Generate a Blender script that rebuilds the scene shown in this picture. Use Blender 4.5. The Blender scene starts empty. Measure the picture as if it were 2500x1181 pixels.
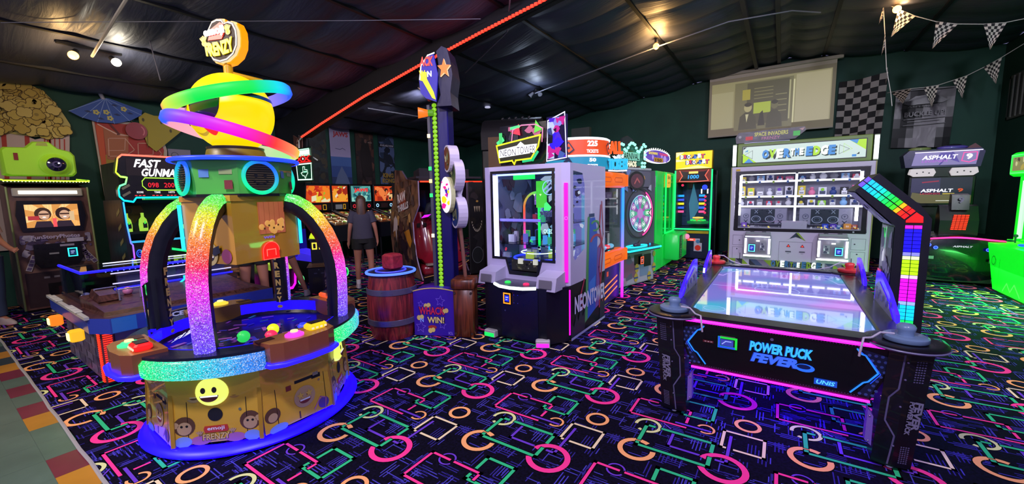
import bpy, math, random
from mathutils import Matrix, Vector
R = math.radians
PI = math.pi
SC = bpy.context.scene
COL = SC.collection

# ---------------------------------------------------------------- camera
def make_camera():
    pitch, roll, yaw = R(6.584), R(-1.1824), R(-33.748)
    f = Vector((math.sin(yaw)*math.cos(pitch), math.cos(yaw)*math.cos(pitch), -math.sin(pitch)))
    r = Vector((math.cos(yaw), -math.sin(yaw), 0))
    u = r.cross(f)
    r2 = r*math.cos(roll) + u*math.sin(roll)
    u2 = -r*math.sin(roll) + u*math.cos(roll)
    cd = bpy.data.cameras.new('camera')
    cd.sensor_width = 36
    cd.lens = 984.4/2500*36
    cd.clip_start = 0.05
    c = bpy.data.objects.new('camera', cd)
    m = Matrix((r2, u2, -f)).transposed().to_4x4()
    m.translation = Vector((0, 0, 1.6))
    c.matrix_world = m
    COL.objects.link(c)
    SC.camera = c
make_camera()

# ---------------------------------------------------------------- world, exposure, light
SC.view_settings.view_transform = 'Standard'
SC.view_settings.look = 'None'
SC.view_settings.exposure = 0.0
SC.view_settings.gamma = 1.0
SC.view_settings.use_curve_mapping = False
SC.cycles.max_bounces = 7
SC.cycles.diffuse_bounces = 3
SC.cycles.glossy_bounces = 3
SC.cycles.transmission_bounces = 4
SC.cycles.transparent_max_bounces = 12
SC.cycles.caustics_reflective = False
SC.cycles.caustics_refractive = False
SC.cycles.sample_clamp_indirect = 4.0
SC.cycles.use_light_tree = True
W = bpy.data.worlds.new('world')
SC.world = W
W.use_nodes = True
W.node_tree.nodes['Background'].inputs[0].default_value = (0.45, 0.42, 0.85, 1)
W.node_tree.nodes['Background'].inputs[1].default_value = 0.5

def spot(name, loc, to, power, col, angle=110, size=0.12, blend=0.6):
    d = bpy.data.lights.new(name, 'SPOT')
    d.energy = power; d.color = col; d.spot_size = R(angle); d.spot_blend = blend; d.shadow_soft_size = size
    o = bpy.data.objects.new(name, d)
    o.location = loc
    o.rotation_euler = (Vector(to)-Vector(loc)).to_track_quat('-Z', 'Y').to_euler()
    COL.objects.link(o)
    return o
def point(name, loc, power, col, size=0.05):
    d = bpy.data.lights.new(name, 'POINT')
    d.energy = power; d.color = col; d.shadow_soft_size = size
    o = bpy.data.objects.new(name, d)
    o.location = loc
    COL.objects.link(o)
    return o
LAV = (0.80, 0.72, 1.0)
# unseen fill spots added overhead, out of the frame, to brighten the hall
spot('unseen_fill_spot', (-1.2, -0.6, 4.3), (-2.2, 3.6, 0.6), 620, LAV, 110, 0.2)
spot('unseen_fill_spot', (1.6, 0.2, 4.3), (0.6, 4.5, 0.3), 380, LAV, 120, 0.2)
spot('unseen_fill_spot', (3.4, 3.4, 4.0), (1.0, 8.5, 0.8), 520, (0.86, 0.84, 1.0), 110, 0.2)
spot('unseen_fill_spot', (-4.4, -1.4, 3.8), (-5.6, 1.9, 0.8), 420, (1.0, 0.86, 0.72), 120, 0.2)
spot('unseen_fill_spot', (-1.0, 3.2, 4.4), (-4.8, 6.4, 0.6), 300, LAV, 120, 0.2)
spot('unseen_fill_spot', (0.4, 4.6, 4.5), (0.2, 9.6, 1.0), 320, (0.9, 0.88, 1.0), 100, 0.2)

spot('wall_fill_spot', (-6.54, 6.46, 3.85), (-9.6, 7.3, 1.6), 150, (.9, .86, 1.0), 120, .08)  # added fill spots that brighten the left wall and its posters
spot('wall_fill_spot', (-7.4, 4.0, 3.7), (-9.2, 3.6, 1.2), 60, (.85, .8, 1.0), 120, .08)
# ---------------------------------------------------------------- materials
def s2l(c):
    return c/12.92 if c <= 0.04045 else ((c+0.055)/1.055)**2.4
def rgb(h):
    if isinstance(h, str):
        h = h.lstrip('#')
        return tuple(s2l(int(h[i:i+2], 16)/255) for i in (0, 2, 4))
    return tuple(h)
_mc = {}
def D(col, rough=0.6, metal=0.0, spec=0.5, coat=0.0):
    k = ('d', col, rough, metal, spec, coat)
    if k in _mc: return _mc[k]
    m = bpy.data.materials.new('painted_'+str(col).strip('#'))
    m.use_nodes = True
    nt = m.node_tree
    b = nt.nodes['Principled BSDF']
    c = rgb(col)
    b.inputs['Base Color'].default_value = (*c, 1)
    b.inputs['Roughness'].default_value = rough
    b.inputs['Metallic'].default_value = metal
    b.inputs['Specular IOR Level'].default_value = spec
    b.inputs['Coat Weight'].default_value = coat
    # slight uneven roughness so nothing is perfectly clean
    n = nt.nodes.new('ShaderNodeTexNoise'); n.inputs['Scale'].default_value = 9
    mr = nt.nodes.new('ShaderNodeMapRange')
    mr.inputs[3].default_value = max(0.02, rough-0.08); mr.inputs[4].default_value = min(1, rough+0.08)
    nt.links.new(n.outputs[0], mr.inputs[0]); nt.links.new(mr.outputs[0], b.inputs['Roughness'])
    _mc[k] = m
    return m
def E(col, s=1.0):
    k = ('e', col, s)
    if k in _mc: return _mc[k]
    m = bpy.data.materials.new('lit_'+str(col).strip('#'))
    m.use_nodes = True
    b = m.node_tree.nodes['Principled BSDF']
    c = rgb(col)
    b.inputs['Base Color'].default_value = (c[0]*0.3, c[1]*0.3, c[2]*0.3, 1)
    b.inputs['Emission Color'].default_value = (*c, 1)
    b.inputs['Emission Strength'].default_value = s
    b.inputs['Roughness'].default_value = 0.4
    _mc[k] = m
    return m
def node_mat(name, fn):
    if name in _mc: return _mc[name]
    m = bpy.data.materials.new(name); m.use_nodes = True
    fn(m.node_tree, m.node_tree.nodes['Principled BSDF'])
    _mc[name] = m
    return m
def _glass(nt, b, ior=1.3):
    nt.nodes.remove(b)
    out = [n for n in nt.nodes if n.type == 'OUTPUT_MATERIAL'][0]
    t = nt.nodes.new('ShaderNodeBsdfTransparent'); t.inputs[0].default_value = (0.93, 0.95, 0.96, 1)
    g = nt.nodes.new('ShaderNodeBsdfGlossy'); g.inputs['Roughness'].default_value = 0.03
    fr = nt.nodes.new('ShaderNodeFresnel'); fr.inputs[0].default_value = ior
    mx = nt.nodes.new('ShaderNodeMixShader')
    nt.links.new(fr.outputs[0], mx.inputs[0]); nt.links.new(t.outputs[0], mx.inputs[1]); nt.links.new(g.outputs[0], mx.inputs[2])
    nt.links.new(mx.outputs[0], out.inputs[0])
GLASS = node_mat('clear_glass', _glass)
THIN = node_mat('thin_clear_guard', lambda nt, b: _glass(nt, b, 1.06))
def _rainbow(glitter, strength):
    def fn(nt, b):
        a = nt.nodes.new('ShaderNodeAttribute'); a.attribute_name = 'Col'
        b.inputs['Base Color'].default_value = (0.02, 0.02, 0.02, 1)
        b.inputs['Specular IOR Level'].default_value = 0.2
        if glitter:
            tc = nt.nodes.new('ShaderNodeTexCoord')
            v = nt.nodes.new('ShaderNodeTexVoronoi'); v.inputs['Scale'].default_value = 230
            nt.links.new(tc.outputs['Object'], v.inputs['Vector'])
            sp = nt.nodes.new('ShaderNodeSeparateColor'); nt.links.new(v.outputs['Color'], sp.inputs[0])
            r = nt.nodes.new('ShaderNodeMapRange'); r.inputs[1].default_value = 0.70; r.inputs[2].default_value = 1.0
            r.inputs[3].default_value = 0.0; r.inputs[4].default_value = 0.55
            nt.links.new(sp.outputs[0], r.inputs[0])
            mx = nt.nodes.new('ShaderNodeMix'); mx.data_type = 'RGBA'
            nt.links.new(r.outputs[0], mx.inputs[0]); nt.links.new(a.outputs['Color'], mx.inputs[6]); mx.inputs[7].default_value = (1, 1, 1, 1)
            nt.links.new(mx.outputs[2], b.inputs['Emission Color'])
            r2 = nt.nodes.new('ShaderNodeMapRange'); r2.inputs[3].default_value = 0.30*strength; r2.inputs[4].default_value = 1.15*strength
            nt.links.new(sp.outputs[1], r2.inputs[0]); nt.links.new(r2.outputs[0], b.inputs['Emission Strength'])
            b.inputs['Roughness'].default_value = 0.25
        else:
            nt.links.new(a.outputs['Color'], b.inputs['Emission Color'])
            b.inputs['Emission Strength'].default_value = strength
    return fn
GLIT = node_mat('glitter_colour_light', _rainbow(True, 1.5))
RAIN = node_mat('colour_changing_light', _rainbow(False, 1.05))
RAIN2 = node_mat('colour_changing_light_bright', _rainbow(False, 2.4))
def _wood(c1, c2, rough):
    def fn(nt, b):
        tc = nt.nodes.new('ShaderNodeTexCoord')
        mp = nt.nodes.new('ShaderNodeMapping'); mp.inputs['Scale'].default_value = (14, 14, 1.2)
        n = nt.nodes.new('ShaderNodeTexNoise'); n.inputs['Scale'].default_value = 1.6; n.inputs['Distortion'].default_value = 1.5; n.inputs['Detail'].default_value = 5
        cr = nt.nodes.new('ShaderNodeValToRGB')
        cr.color_ramp.elements[0].position = 0.35; cr.color_ramp.elements[0].color = (*rgb(c1), 1)
        cr.color_ramp.elements[1].position = 0.65; cr.color_ramp.elements[1].color = (*rgb(c2), 1)
        nt.links.new(tc.outputs['Object'], mp.inputs[0]); nt.links.new(mp.outputs[0], n.inputs['Vector'])
        nt.links.new(n.outputs[0], cr.inputs[0]); nt.links.new(cr.outputs[0], b.inputs['Base Color'])
        b.inputs['Roughness'].default_value = rough
    return fn
WOOD = node_mat('brown_wood', _wood('#3b1a10', '#7a3b20', 0.35))
WOODR = node_mat('red_brown_wood', _wood('#4a1620', '#8a2c30', 0.3))
def _noisy(c1, c2, scale, rough, bump=0.0, spec=0.5):
    def fn(nt, b):
        tc = nt.nodes.new('ShaderNodeTexCoord')
        n = nt.nodes.new('ShaderNodeTexNoise'); n.inputs['Scale'].default_value = scale; n.inputs['Detail'].default_value = 6
        nt.links.new(tc.outputs['Object'], n.inputs['Vector'])
        cr = nt.nodes.new('ShaderNodeValToRGB')
        cr.color_ramp.elements[0].position = 0.38; cr.color_ramp.elements[0].color = (*rgb(c1), 1)
        cr.color_ramp.elements[1].position = 0.62; cr.color_ramp.elements[1].color = (*rgb(c2), 1)
        nt.links.new(n.outputs[0], cr.inputs[0]); nt.links.new(cr.outputs[0], b.inputs['Base Color'])
        b.inputs['Roughness'].default_value = rough
        b.inputs['Specular IOR Level'].default_value = spec
        if bump:
            bp = nt.nodes.new('ShaderNodeBump'); bp.inputs['Strength'].default_value = bump; bp.inputs['Distance'].default_value = 0.05
            nt.links.new(n.outputs[0], bp.inputs['Height']); nt.links.new(bp.outputs[0], b.inputs['Normal'])
    return fn
BLACK = D('#0b0b10', 0.4)
MATTE = D('#09090d', 0.8)
DARK = D('#17171f', 0.5)
WHITE = D('#cfc9e0', 0.35)
CHROME = D('#c8c8cc', 0.2, 1.0)

# ---------------------------------------------------------------- mesh builder
_tx = {}
def text_mesh(s, bold=0.0, shear=0.0):
    k = (s, bold, shear)
    if k in _tx: return _tx[k]
    cu = bpy.data.curves.new('t', 'FONT')
    cu.body = s; cu.size = 1; cu.offset = bold; cu.shear = shear; cu.resolution_u = 2
    cu.fill_mode = 'FRONT'; cu.align_x = 'LEFT'
    ob = bpy.data.objects.new('t', cu)
    COL.objects.link(ob)
    dg = bpy.context.evaluated_depsgraph_get()
    me = ob.evaluated_get(dg).to_mesh()
    vs = [v.co.copy() for v in me.vertices]; fs = [tuple(p.vertices) for p in me.polygons]
    ob.evaluated_get(dg).to_mesh_clear()
    bpy.data.objects.remove(ob); bpy.data.curves.remove(cu)
    if not vs: vs = [Vector((0, 0, 0)), Vector((1, 0, 0)), Vector((0, 1, 0))]; fs = [(0, 1, 2)]
    x0 = min(v.x for v in vs); x1 = max(v.x for v in vs); y0 = min(v.y for v in vs); y1 = max(v.y for v in vs)
    w = max(1e-6, x1-x0); h = max(1e-6, y1-y0)
    vs = [((v.x-x0)/w, (v.y-y0)/h) for v in vs]
    _tx[k] = (vs, fs, w/h)
    return _tx[k]

class G:
    def __init__(s):
        s.v = []; s.f = []; s.m = []; s.sm = []; s.mats = []; s.M = Matrix(); s.c = []; s.cur = (1, 1, 1); s.hascol = False
    def at(s, x=0, y=0, z=0, rz=0, rx=0, ry=0):
        s.M = Matrix.Translation((x, y, z)) @ Matrix.Rotation(R(rz), 4, 'Z') @ Matrix.Rotation(R(ry), 4, 'Y') @ Matrix.Rotation(R(rx), 4, 'X')
        return s
    def add(s, vs, fs, mat, smooth=False):
        if mat not in s.mats: s.mats.append(mat)
        mi = s.mats.index(mat); b = len(s.v)
        for v in vs: s.v.append(s.M @ Vector(v)); s.c.append(s.cur)
        for f in fs: s.f.append(tuple(b+i for i in f)); s.m.append(mi); s.sm.append(smooth)
        return s
    def box(s, x0, x1, y0, y1, z0, z1, mat, bev=0.0):
        if bev <= 0:
            v = [(x0,y0,z0),(x1,y0,z0),(x1,y1,z0),(x0,y1,z0),(x0,y0,z1),(x1,y0,z1),(x1,y1,z1),(x0,y1,z1)]
            return s.add(v, [(3,2,1,0),(4,5,6,7),(0,1,5,4),(1,2,6,5),(2,3,7,6),(3,0,4,7)], mat)
        b = bev
        v = []
        for (a, c, d, e, zz) in ((x0+b,x1-b,y0+b,y1-b,z0),):
            pass
        rings = [(z0, b), (z0+b, 0), (z1-b, 0), (z1, b)]
        for z, i in rings:
            xa, xb, ya, yb = x0+i, x1-i, y0+i, y1-i
            v += [(xa+b,ya,z),(xb-b,ya,z),(xb,ya+b,z),(xb,yb-b,z),(xb-b,yb,z),(xa+b,yb,z),(xa,yb-b,z),(xa,ya+b,z)]
        f = [tuple(range(7,-1,-1)), tuple(range(24,32))]
        for r_ in range(3):
            for i in range(8):
                j = (i+1) % 8
                f.append((r_*8+i, r_*8+j, r_*8+8+j, r_*8+8+i))
        return s.add(v, f, mat)
    def quad(s, a, b, c, d, mat): return s.add([a,b,c,d], [(0,1,2,3)], mat)
    def poly(s, pts, mat): return s.add(pts, [tuple(range(len(pts)))], mat)
    # polygon on the XZ face plane, y toward the viewer is negative
    def fp(s, pts, mat, y=-0.002):
        return s.add([(p[0], y, p[1]) for p in pts], [tuple(range(len(pts)))], mat)
    def fr(s, x0, x1, z0, z1, mat, y=-0.002): return s.fp([(x0,z0),(x1,z0),(x1,z1),(x0,z1)], mat, y)
    def disc(s, x, z, r, mat, y=-0.003, n=24, rz=None, a0=0, a1=360):
        rz = rz or r
        full = abs(a1-a0) >= 360
        pts = [(x+r*math.cos(R(a0+(a1-a0)*i/n)), z+rz*math.sin(R(a0+(a1-a0)*i/n))) for i in range(n if full else n+1)]
        return s.fp(pts, mat, y)
    def ring(s, x, z, r0, r1, mat, y=-0.003, n=32, a0=0, a1=360, k=1.0):
        vs = []; fs = []
        for i in range(n+1):
            a = R(a0+(a1-a0)*i/n)
            vs += [(x+r0*math.cos(a), y, z+k*r0*math.sin(a)), (x+r1*math.cos(a), y, z+k*r1*math.sin(a))]
            if i: fs.append((2*i-2, 2*i-1, 2*i+1, 2*i))
        return s.add(vs, fs, mat)
    def stroke(s, pts, w, mat, y=-0.003, closed=False):
        n = len(pts)
        for i in range(n if closed else n-1):
            a = Vector(pts[i]); b = Vector(pts[(i+1) % n]); d = (b-a)
            if d.length < 1e-6: continue
            d.normalize(); p = Vector((-d.y, d.x))*w/2; e = d*w/2
            s.fp([tuple(a-p-e), tuple(b-p+e), tuple(b+p+e), tuple(a+p-e)], mat, y)
        return s
    def prism(s, pts, y0, y1, mat, side=None):
        n = len(pts)
        s.add([(p[0], y0, p[1]) for p in pts], [tuple(range(n))], mat)
        s.add([(p[0], y1, p[1]) for p in pts], [tuple(range(n-1, -1, -1))], side or mat)
        s.add([(p[0], y0, p[1]) for p in pts]+[(p[0], y1, p[1]) for p in pts], [((i+1) % n, i, n+i, n+(i+1) % n) for i in range(n)], side or mat)
        return s
    # polygon in plan (x,y) extruded in z
    def slab(s, pts, z0, z1, mat, side=None, top=None):
        n = len(pts)
        s.add([(p[0], p[1], z0) for p in pts], [tuple(range(n-1, -1, -1))], mat)
        s.add([(p[0], p[1], z1) for p in pts], [tuple(range(n))], top or mat)
        s.add([(p[0], p[1], z0) for p in pts]+[(p[0], p[1], z1) for p in pts], [(i, (i+1) % n, n+(i+1) % n, n+i) for i in range(n)], side or mat)
        return s
    # polygon in side view (y,z) extruded in x
    def sidep(s, pts, x0, x1, mat, sidem=None):
        n = len(pts)
        s.add([(x0, p[0], p[1]) for p in pts], [tuple(range(n))], mat)
        s.add([(x1, p[0], p[1]) for p in pts], [tuple(range(n-1, -1, -1))], mat)
        s.add([(x0, p[0], p[1]) for p in pts]+[(x1, p[0], p[1]) for p in pts], [((i+1) % n, i, n+i, n+(i+1) % n) for i in range(n)], sidem or mat)
        return s
    def cyl(s, p0, p1, r, mat, n=16, r1=None, caps=True):
        p0 = Vector(p0); p1 = Vector(p1); r1 = r if r1 is None else r1
        d = (p1-p0).normalized(); a = d.orthogonal().normalized(); b = d.cross(a)
        vs = []
        for p, rr in ((p0, r), (p1, r1)):
            for i in range(n):
                t = 2*PI*i/n
                vs.append(p+(a*math.cos(t)+b*math.sin(t))*rr)
        s.add(vs, [(i, (i+1) % n, n+(i+1) % n, n+i) for i in range(n)], mat, True)
        if caps: s.add(vs, [tuple(range(n-1, -1, -1)), tuple(range(n, 2*n))], mat)
        return s
    def tube(s, pts, r, mat, n=8, closed=False, cols=None):
        pts = [Vector(p) for p in pts]; N = len(pts); vs = []; fs = []; cc = []
        up = None
        rr = r if isinstance(r, (list, tuple)) else [r]*N
        for i, p in enumerate(pts):
            if closed: d = pts[(i+1) % N]-pts[i-1]
            else: d = pts[min(i+1, N-1)]-pts[max(i-1, 0)]
            d.normalize()
            if up is None: up = d.orthogonal().normalized()
            up = (up-d*up.dot(d)); up = up.normalized() if up.length > 1e-5 else d.orthogonal().normalized()
            b = d.cross(up)
            for j in range(n):
                t = 2*PI*j/n
                vs.append(p+(up*math.cos(t)+b*math.sin(t))*rr[i])
                if cols: cc.append(cols[i])
        for i in range(N if closed else N-1):
            k = (i+1) % N
            for j in range(n): fs.append((i*n+j, i*n+(j+1) % n, k*n+(j+1) % n, k*n+j))
        st = len(s.c)
        s.add(vs, fs, mat, True)
        if cols:
            s.c[st:] = cc; s.hascol = True
        if not closed: 
            e = (N-1)*n
            s.add(vs[:n], [tuple(range(n-1, -1, -1))], mat); s.add(vs[e:], [tuple(range(n))], mat)
            if cols:
                s.c[-2*n:-n] = [cols[0]]*n; s.c[-n:] = [cols[-1]]*n
        return s
    # band of rectangular section along points; nrm gives the outward direction at each point, ax the width direction
    def band(s, pts, nrm, ax, w, t, mat, cols=None, closed=False):
        N = len(pts); vs = []; fs = []; cc = []
        for i, p in enumerate(pts):
            p = Vector(p); n_ = Vector(nrm[i]).normalized(); a = Vector(ax[i]).normalized()
            for u_, k in ((-w/2, -t/2), (w/2, -t/2), (w*0.5, t*0.15), (w*0.3, t/2), (-w*0.3, t/2), (-w*0.5, t*0.15)):
                vs.append(p+a*u_+n_*k)
                if cols: cc.append(cols[i])
        for i in range(N if closed else N-1):
            k = (i+1) % N
            for j in range(6): fs.append((i*6+j, i*6+(j+1) % 6, k*6+(j+1) % 6, k*6+j))
        if not closed: fs += [tuple(range(5, -1, -1)), tuple(range((N-1)*6, N*6))]
        st = len(s.c)
        s.add(vs, fs, mat, True)
        if cols: s.c[st:] = cc; s.hascol = True
        return s
    def lathe(s, prof, mat, n=24, a0=0, a1=360, smooth=True, k=(1, 1)):
        vs = []; fs = []; m = len(prof); full = abs(a1-a0) >= 360
        N = n if full else n+1
        for i in range(N):
            a = R(a0+(a1-a0)*i/n)
            for r_, z in prof: vs.append((r_*math.cos(a)*k[0], r_*math.sin(a)*k[1], z))
        for i in range(n):
            j = (i+1) % N
            for q in range(m-1): fs.append((i*m+q, j*m+q, j*m+q+1, i*m+q+1))
        return s.add(vs, fs, mat, smooth)
    def sph(s, c, r, mat, n=16, m=10):
        r = r if isinstance(r, (list, tuple)) else (r, r, r)
        vs = []; fs = []
        for i in range(m+1):
            e = -PI/2+PI*i/m
            for j in range(n):
                a = 2*PI*j/n
                vs.append((c[0]+r[0]*math.cos(e)*math.cos(a), c[1]+r[1]*math.cos(e)*math.sin(a), c[2]+r[2]*math.sin(e)))
        for i in range(m):
            for j in range(n):
                fs.append((i*n+j, i*n+(j+1) % n, (i+1)*n+(j+1) % n, (i+1)*n+j))
        return s.add(vs, fs, mat, True)
    def text(s, t, x, z, h, mat, w=None, y=-0.004, bold=0.0, shear=0.0, align='c', depth=0.0, arc=0.0):
        vs, fs, asp = text_mesh(t, bold, shear)
        w = w or h*asp
        ox = x-w/2 if align == 'c' else (x if align == 'l' else x-w)
        def P(u, q, yy):
            px = ox+u*w; pz = z+q*h
            if arc: pz += arc*(1-((u-0.5)*2)**2)
            return (px, yy, pz)
        s.add([P(a, b, y-depth) for a, b in vs], fs, mat)
        if depth:
            ec = {}
            for f in fs:
                for i in range(len(f)):
                    e = (f[i], f[(i+1) % len(f)])
                    if (e[1], e[0]) in ec: del ec[(e[1], e[0])]
                    else: ec[e] = 1
            for a, b in ec:
                p, q = vs[a], vs[b]
                s.add([P(*p, y-depth), P(*p, y), P(*q, y), P(*q, y-depth)], [(0, 1, 2, 3)], mat)
        return s
    def splash(s, x0, x1, z0, z1, mats, n, seed, y=-0.003, size=0.25):
        rn = random.Random(seed)
        w = x1-x0; h = z1-z0
        for i in range(n):
            cx = x0+rn.random()*w; cz = z0+rn.random()*h; rr = size*min(w, h)*(0.4+rn.random())
            k = rn.randint(3, 7); a = rn.random()*6.3
            pts = []
            for j in range(k):
                q = rr*(0.5+0.6*rn.random())
                px = cx+q*math.cos(a+6.283*j/k); pz = cz+q*math.sin(a+6.283*j/k)
                pts.append((min(max(px, x0), x1), min(max(pz, z0), z1)))
            s.fp(pts, mats[rn.randrange(len(mats))], y-0.0002*i)
        return s
    def out(s, name, parent=None, label=None, cat=None, group=None, kind=None, loc=None, rz=0):
        me = bpy.data.meshes.new(name)
        me.from_pydata([tuple(v) for v in s.v], [], s.f)
        for m in s.mats: me.materials.append(m)
        me.polygons.foreach_set('material_index', s.m)
        me.polygons.foreach_set('use_smooth', s.sm)
        if s.hascol:
            ca = me.color_attributes.new('Col', 'FLOAT_COLOR', 'POINT')
            ca.data.foreach_set('color', [x for c in s.c for x in (*c, 1)])
        me.update()
        if any(s.sm): me.set_sharp_from_angle(angle=R(50))
        o = bpy.data.objects.new(name, me)
        COL.objects.link(o)
        if parent: o.parent = parent
        if loc: o.location = loc
        if rz: o.rotation_euler = (0, 0, R(rz))
        if label: o['label'] = label
        if cat: o['category'] = cat
        if group: o['group'] = group
        if kind: o['kind'] = kind
        return o
def thing(name, label, cat, loc=(0, 0, 0), rz=0, group=None):
    o = bpy.data.objects.new(name, None)
    o.empty_display_size = 0.1
    COL.objects.link(o)
    o.location = loc; o.rotation_euler = (0, 0, R(rz))
    o['label'] = label; o['category'] = cat
    if group: o['group'] = group
    return o
def dup(root, loc, rz=0, label=None):
    r = root.copy(); COL.objects.link(r); r.location = loc; r.rotation_euler = (0, 0, R(rz))
    if label: r['label'] = label
    for ch in list(root.children):
        c = ch.copy(); COL.objects.link(c); c.parent = r
        for g in ch.children:
            d = g.copy(); COL.objects.link(d); d.parent = c
    return r
def hsv(h, s=1.0, v=1.0):
    import colorsys
    return colorsys.hsv_to_rgb(h % 1.0, s, v)
def reader(parent, x, y, z, col='#2030ff', ring='#30e0ff', rz=0, rx=0, s=1.0, name='card_reader'):
    "lit card reader with a small screen, standing proud of a face"
    g = G().at(x, y, z, rz, rx)
    w, h = 0.045*s, 0.06*s
    g.box(-w, w, -0.02, 0, -h, h, BLACK, 0.008)
    g.stroke([(-w*0.8, -h*0.8), (w*0.8, -h*0.8), (w*0.8, h*0.8), (-w*0.8, h*0.8)], 0.012*s, E(ring, 1.6), -0.022, True)
    g.fr(-w*0.55, w*0.55, -h*0.5, h*0.5, E(col, 0.8), -0.022)
    g.fr(-w*0.35, w*0.35, h*0.1, h*0.25, E('#c8d0ff', 0.9), -0.023)
    g.fr(-w*0.35, w*0.15, -h*0.25, -h*0.12, E('#c8d0ff', 0.9), -0.023)
    return g.out(name, parent)
# ================================================================ the room
YB = 12.2; XL = -10.2; XR = 3.5; RZ = 4.75; SL = 0.12; YN = -3.0
FLOOR_M = D('#1a1a1c', 0.9)
G().box(XL-0.3, XR+0.3, YN, YB+0.3, -0.12, -0.02, FLOOR_M).out('floor', kind='structure')
# --- tiled walkway
def _tile(c):
    def fn(nt, b):
        tc = nt.nodes.new('ShaderNodeTexCoord')
        n = nt.nodes.new('ShaderNodeTexNoise'); n.inputs['Scale'].default_value = 3; n.inputs['Detail'].default_value = 8
        nt.links.new(tc.outputs['Object'], n.inputs['Vector'])
        cr = nt.nodes.new('ShaderNodeValToRGB')
        q = rgb(c)
        cr.color_ramp.elements[0].position = 0.3; cr.color_ramp.elements[0].color = (q[0]*0.75, q[1]*0.75, q[2]*0.75, 1)
        cr.color_ramp.elements[1].position = 0.7; cr.color_ramp.elements[1].color = (*q, 1)
        nt.links.new(n.outputs[0], cr.inputs[0]); nt.links.new(cr.outputs[0], b.inputs['Base Color'])
        b.inputs['Roughness'].default_value = 0.22
    return fn
TG = node_mat('grey_green_vinyl', _tile('#5d7465')); TM = node_mat('maroon_vinyl', _tile('#7c2c40')); TO = node_mat('orange_vinyl', _tile('#c98a2e')); TK = node_mat('dark_grey_vinyl', _tile('#3b464a'))
g = G()
cols = {-11: TO, -12: TM, -15: TO, -16: TM, -18: TM, -20: TM, -21: TO, -22: TK, -23: TO, -24: TK, -26: TM, -27: TO}
for i in range(-34, 21):
    x0 = i*0.299-0.2
    for j in range(-10, 2):
        y0 = 0.325+(j-0)*0.299
        y1 = min(y0+0.298, 0.47)
        if y0 > 0.46: continue
        m = TG
        if j == 0: m = cols.get(i, TG)
        g.quad((x0, y0, 0), (x0+0.298, y0, 0), (x0+0.298, y1, 0), (x0, y1, 0), m)
g.quad((XL, YN, -0.002), (XR, YN, -0.002), (XR, 0.47, -0.002), (XL, 0.47, -0.002), D('#49584e', 0.5))
g.out('floor_tiles', kind='structure')
# --- patterned carpet
CB = node_mat('dark_navy_carpet', _noisy('#06040f', '#0e0a22', 60, 0.95, spec=0.1))
def cm(name, c):
    return node_mat('carpet_'+name, _noisy(c, c, 80, 0.95, spec=0.1))
cG = cm('green', '#35c47e'); cP = cm('pink', '#ff3f93'); cV = cm('purple', '#6e3fc4'); cO = cm('peach', '#ffb070'); cY = cm('pale_yellow', '#e0e49a'); cW = cm('cream', '#f2dcae')
cH = cm('indigo_fleck', '#4a44b4'); cH2 = cm('dim_indigo_fleck', '#332a86'); cK = cm('black_outline', '#030208')
def bar(L, a, b, w, m, z):
    a = Vector(a); b = Vector(b); d = (b-a).normalized(); p = Vector((-d.y, d.x))*w/2; e = d*w/2
    L.append(([a-p-e, b-p+e, b+p+e, a+p-e], m, z))
def ringe(L, c, r0, r1, m, z, a0=0, a1=360, n=26):
    for i in range(n):
        t0 = R(a0+(a1-a0)*i/n); t1 = R(a0+(a1-a0)*(i+1)/n)
        L.append(([Vector((c[0]+r*math.cos(t), c[1]+r*math.sin(t))) for r, t in ((r0, t0), (r1, t0), (r1, t1), (r0, t1))], m, z))
TILE = []
rn = random.Random(5)
Ux, Uy, Vx, Vy = 0.9031, 0.4512, -0.9036, 0.4508
def hatch(L):
    for k in range(118):
        s_, t_ = rn.random(), rn.random()
        cx = s_*Ux+t_*Vx*-1; cy = s_*Uy+t_*Vy*-1
        ln = 0.04+0.11*rn.random(); n = rn.choice((1, 1, 2, 3)); w = 0.0065
        hz = rn.random() < 0.5; m = cH if rn.random() < 0.6 else cH2
        for q in range(n):
            o = q*0.02; sh = rn.uniform(-0.02, 0.02)
            if hz: bar(L, (cx-ln/2+sh, cy+o), (cx+ln/2+sh, cy+o), w, m, 0.0003)
            else: bar(L, (cx+o, cy-ln/2+sh), (cx+o, cy+ln/2+sh), w, m, 0.0004)
hatch(TILE)
z1, z2, z3 = 0.0009, 0.0012, 0.0015
def bars(pts, w, m, z, out=0.012):
    for a, b in zip(pts, pts[1:]):
        bar(TILE, a, b, w+out, cK, z-0.0002)
    for a, b in zip(pts, pts[1:]):
        bar(TILE, a, b, w, m, z)
def rings(c, r0, r1, m, z, a0=0, a1=360):
    ringe(TILE, c, r0-0.006, r1+0.006, cK, z-0.0002, a0, a1); ringe(TILE, c, r0, r1, m, z, a0, a1)
gw, pw = 0.023, 0.018
rings((-0.479, 0.219), 0.067, 0.089, cY, z1, -125, 190)
rings((-0.471, -0.083), 0.083, 0.115, cO, z1, 60, 372)
bars([(-0.440, 0.222), (-0.486, 0.222), (-0.486, 0.035)], gw, cG, z2)
bars([(-0.486, -0.008), (-0.486, -0.032), (-0.072, -0.032), (-0.072, 0.058)], gw, cG, z3)
bars([(-0.072, 0.130), (-0.072, 0.226), (-0.38, 0.226)], gw, cG, z2)
bars([(-0.31, 0.196), (-0.31, 0.057), (-0.135, 0.057)], pw, cV, z1)
bars([(-0.035, 0.06), (0.015, 0.06), (0.015, 0.09)], pw, cV, z1); bars([(0.015, 0.145), (0.015, 0.366)], pw, cV, z2)
rings((0.003, 0.0), 0.101, 0.137, cP, z2, -156, 160)
bars([(-0.008, 0.222), (-0.028, 0.222), (-0.028, 0.425), (0.2, 0.425), (0.2, 0.222), (0.048, 0.222)], pw, cW, z1)
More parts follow.
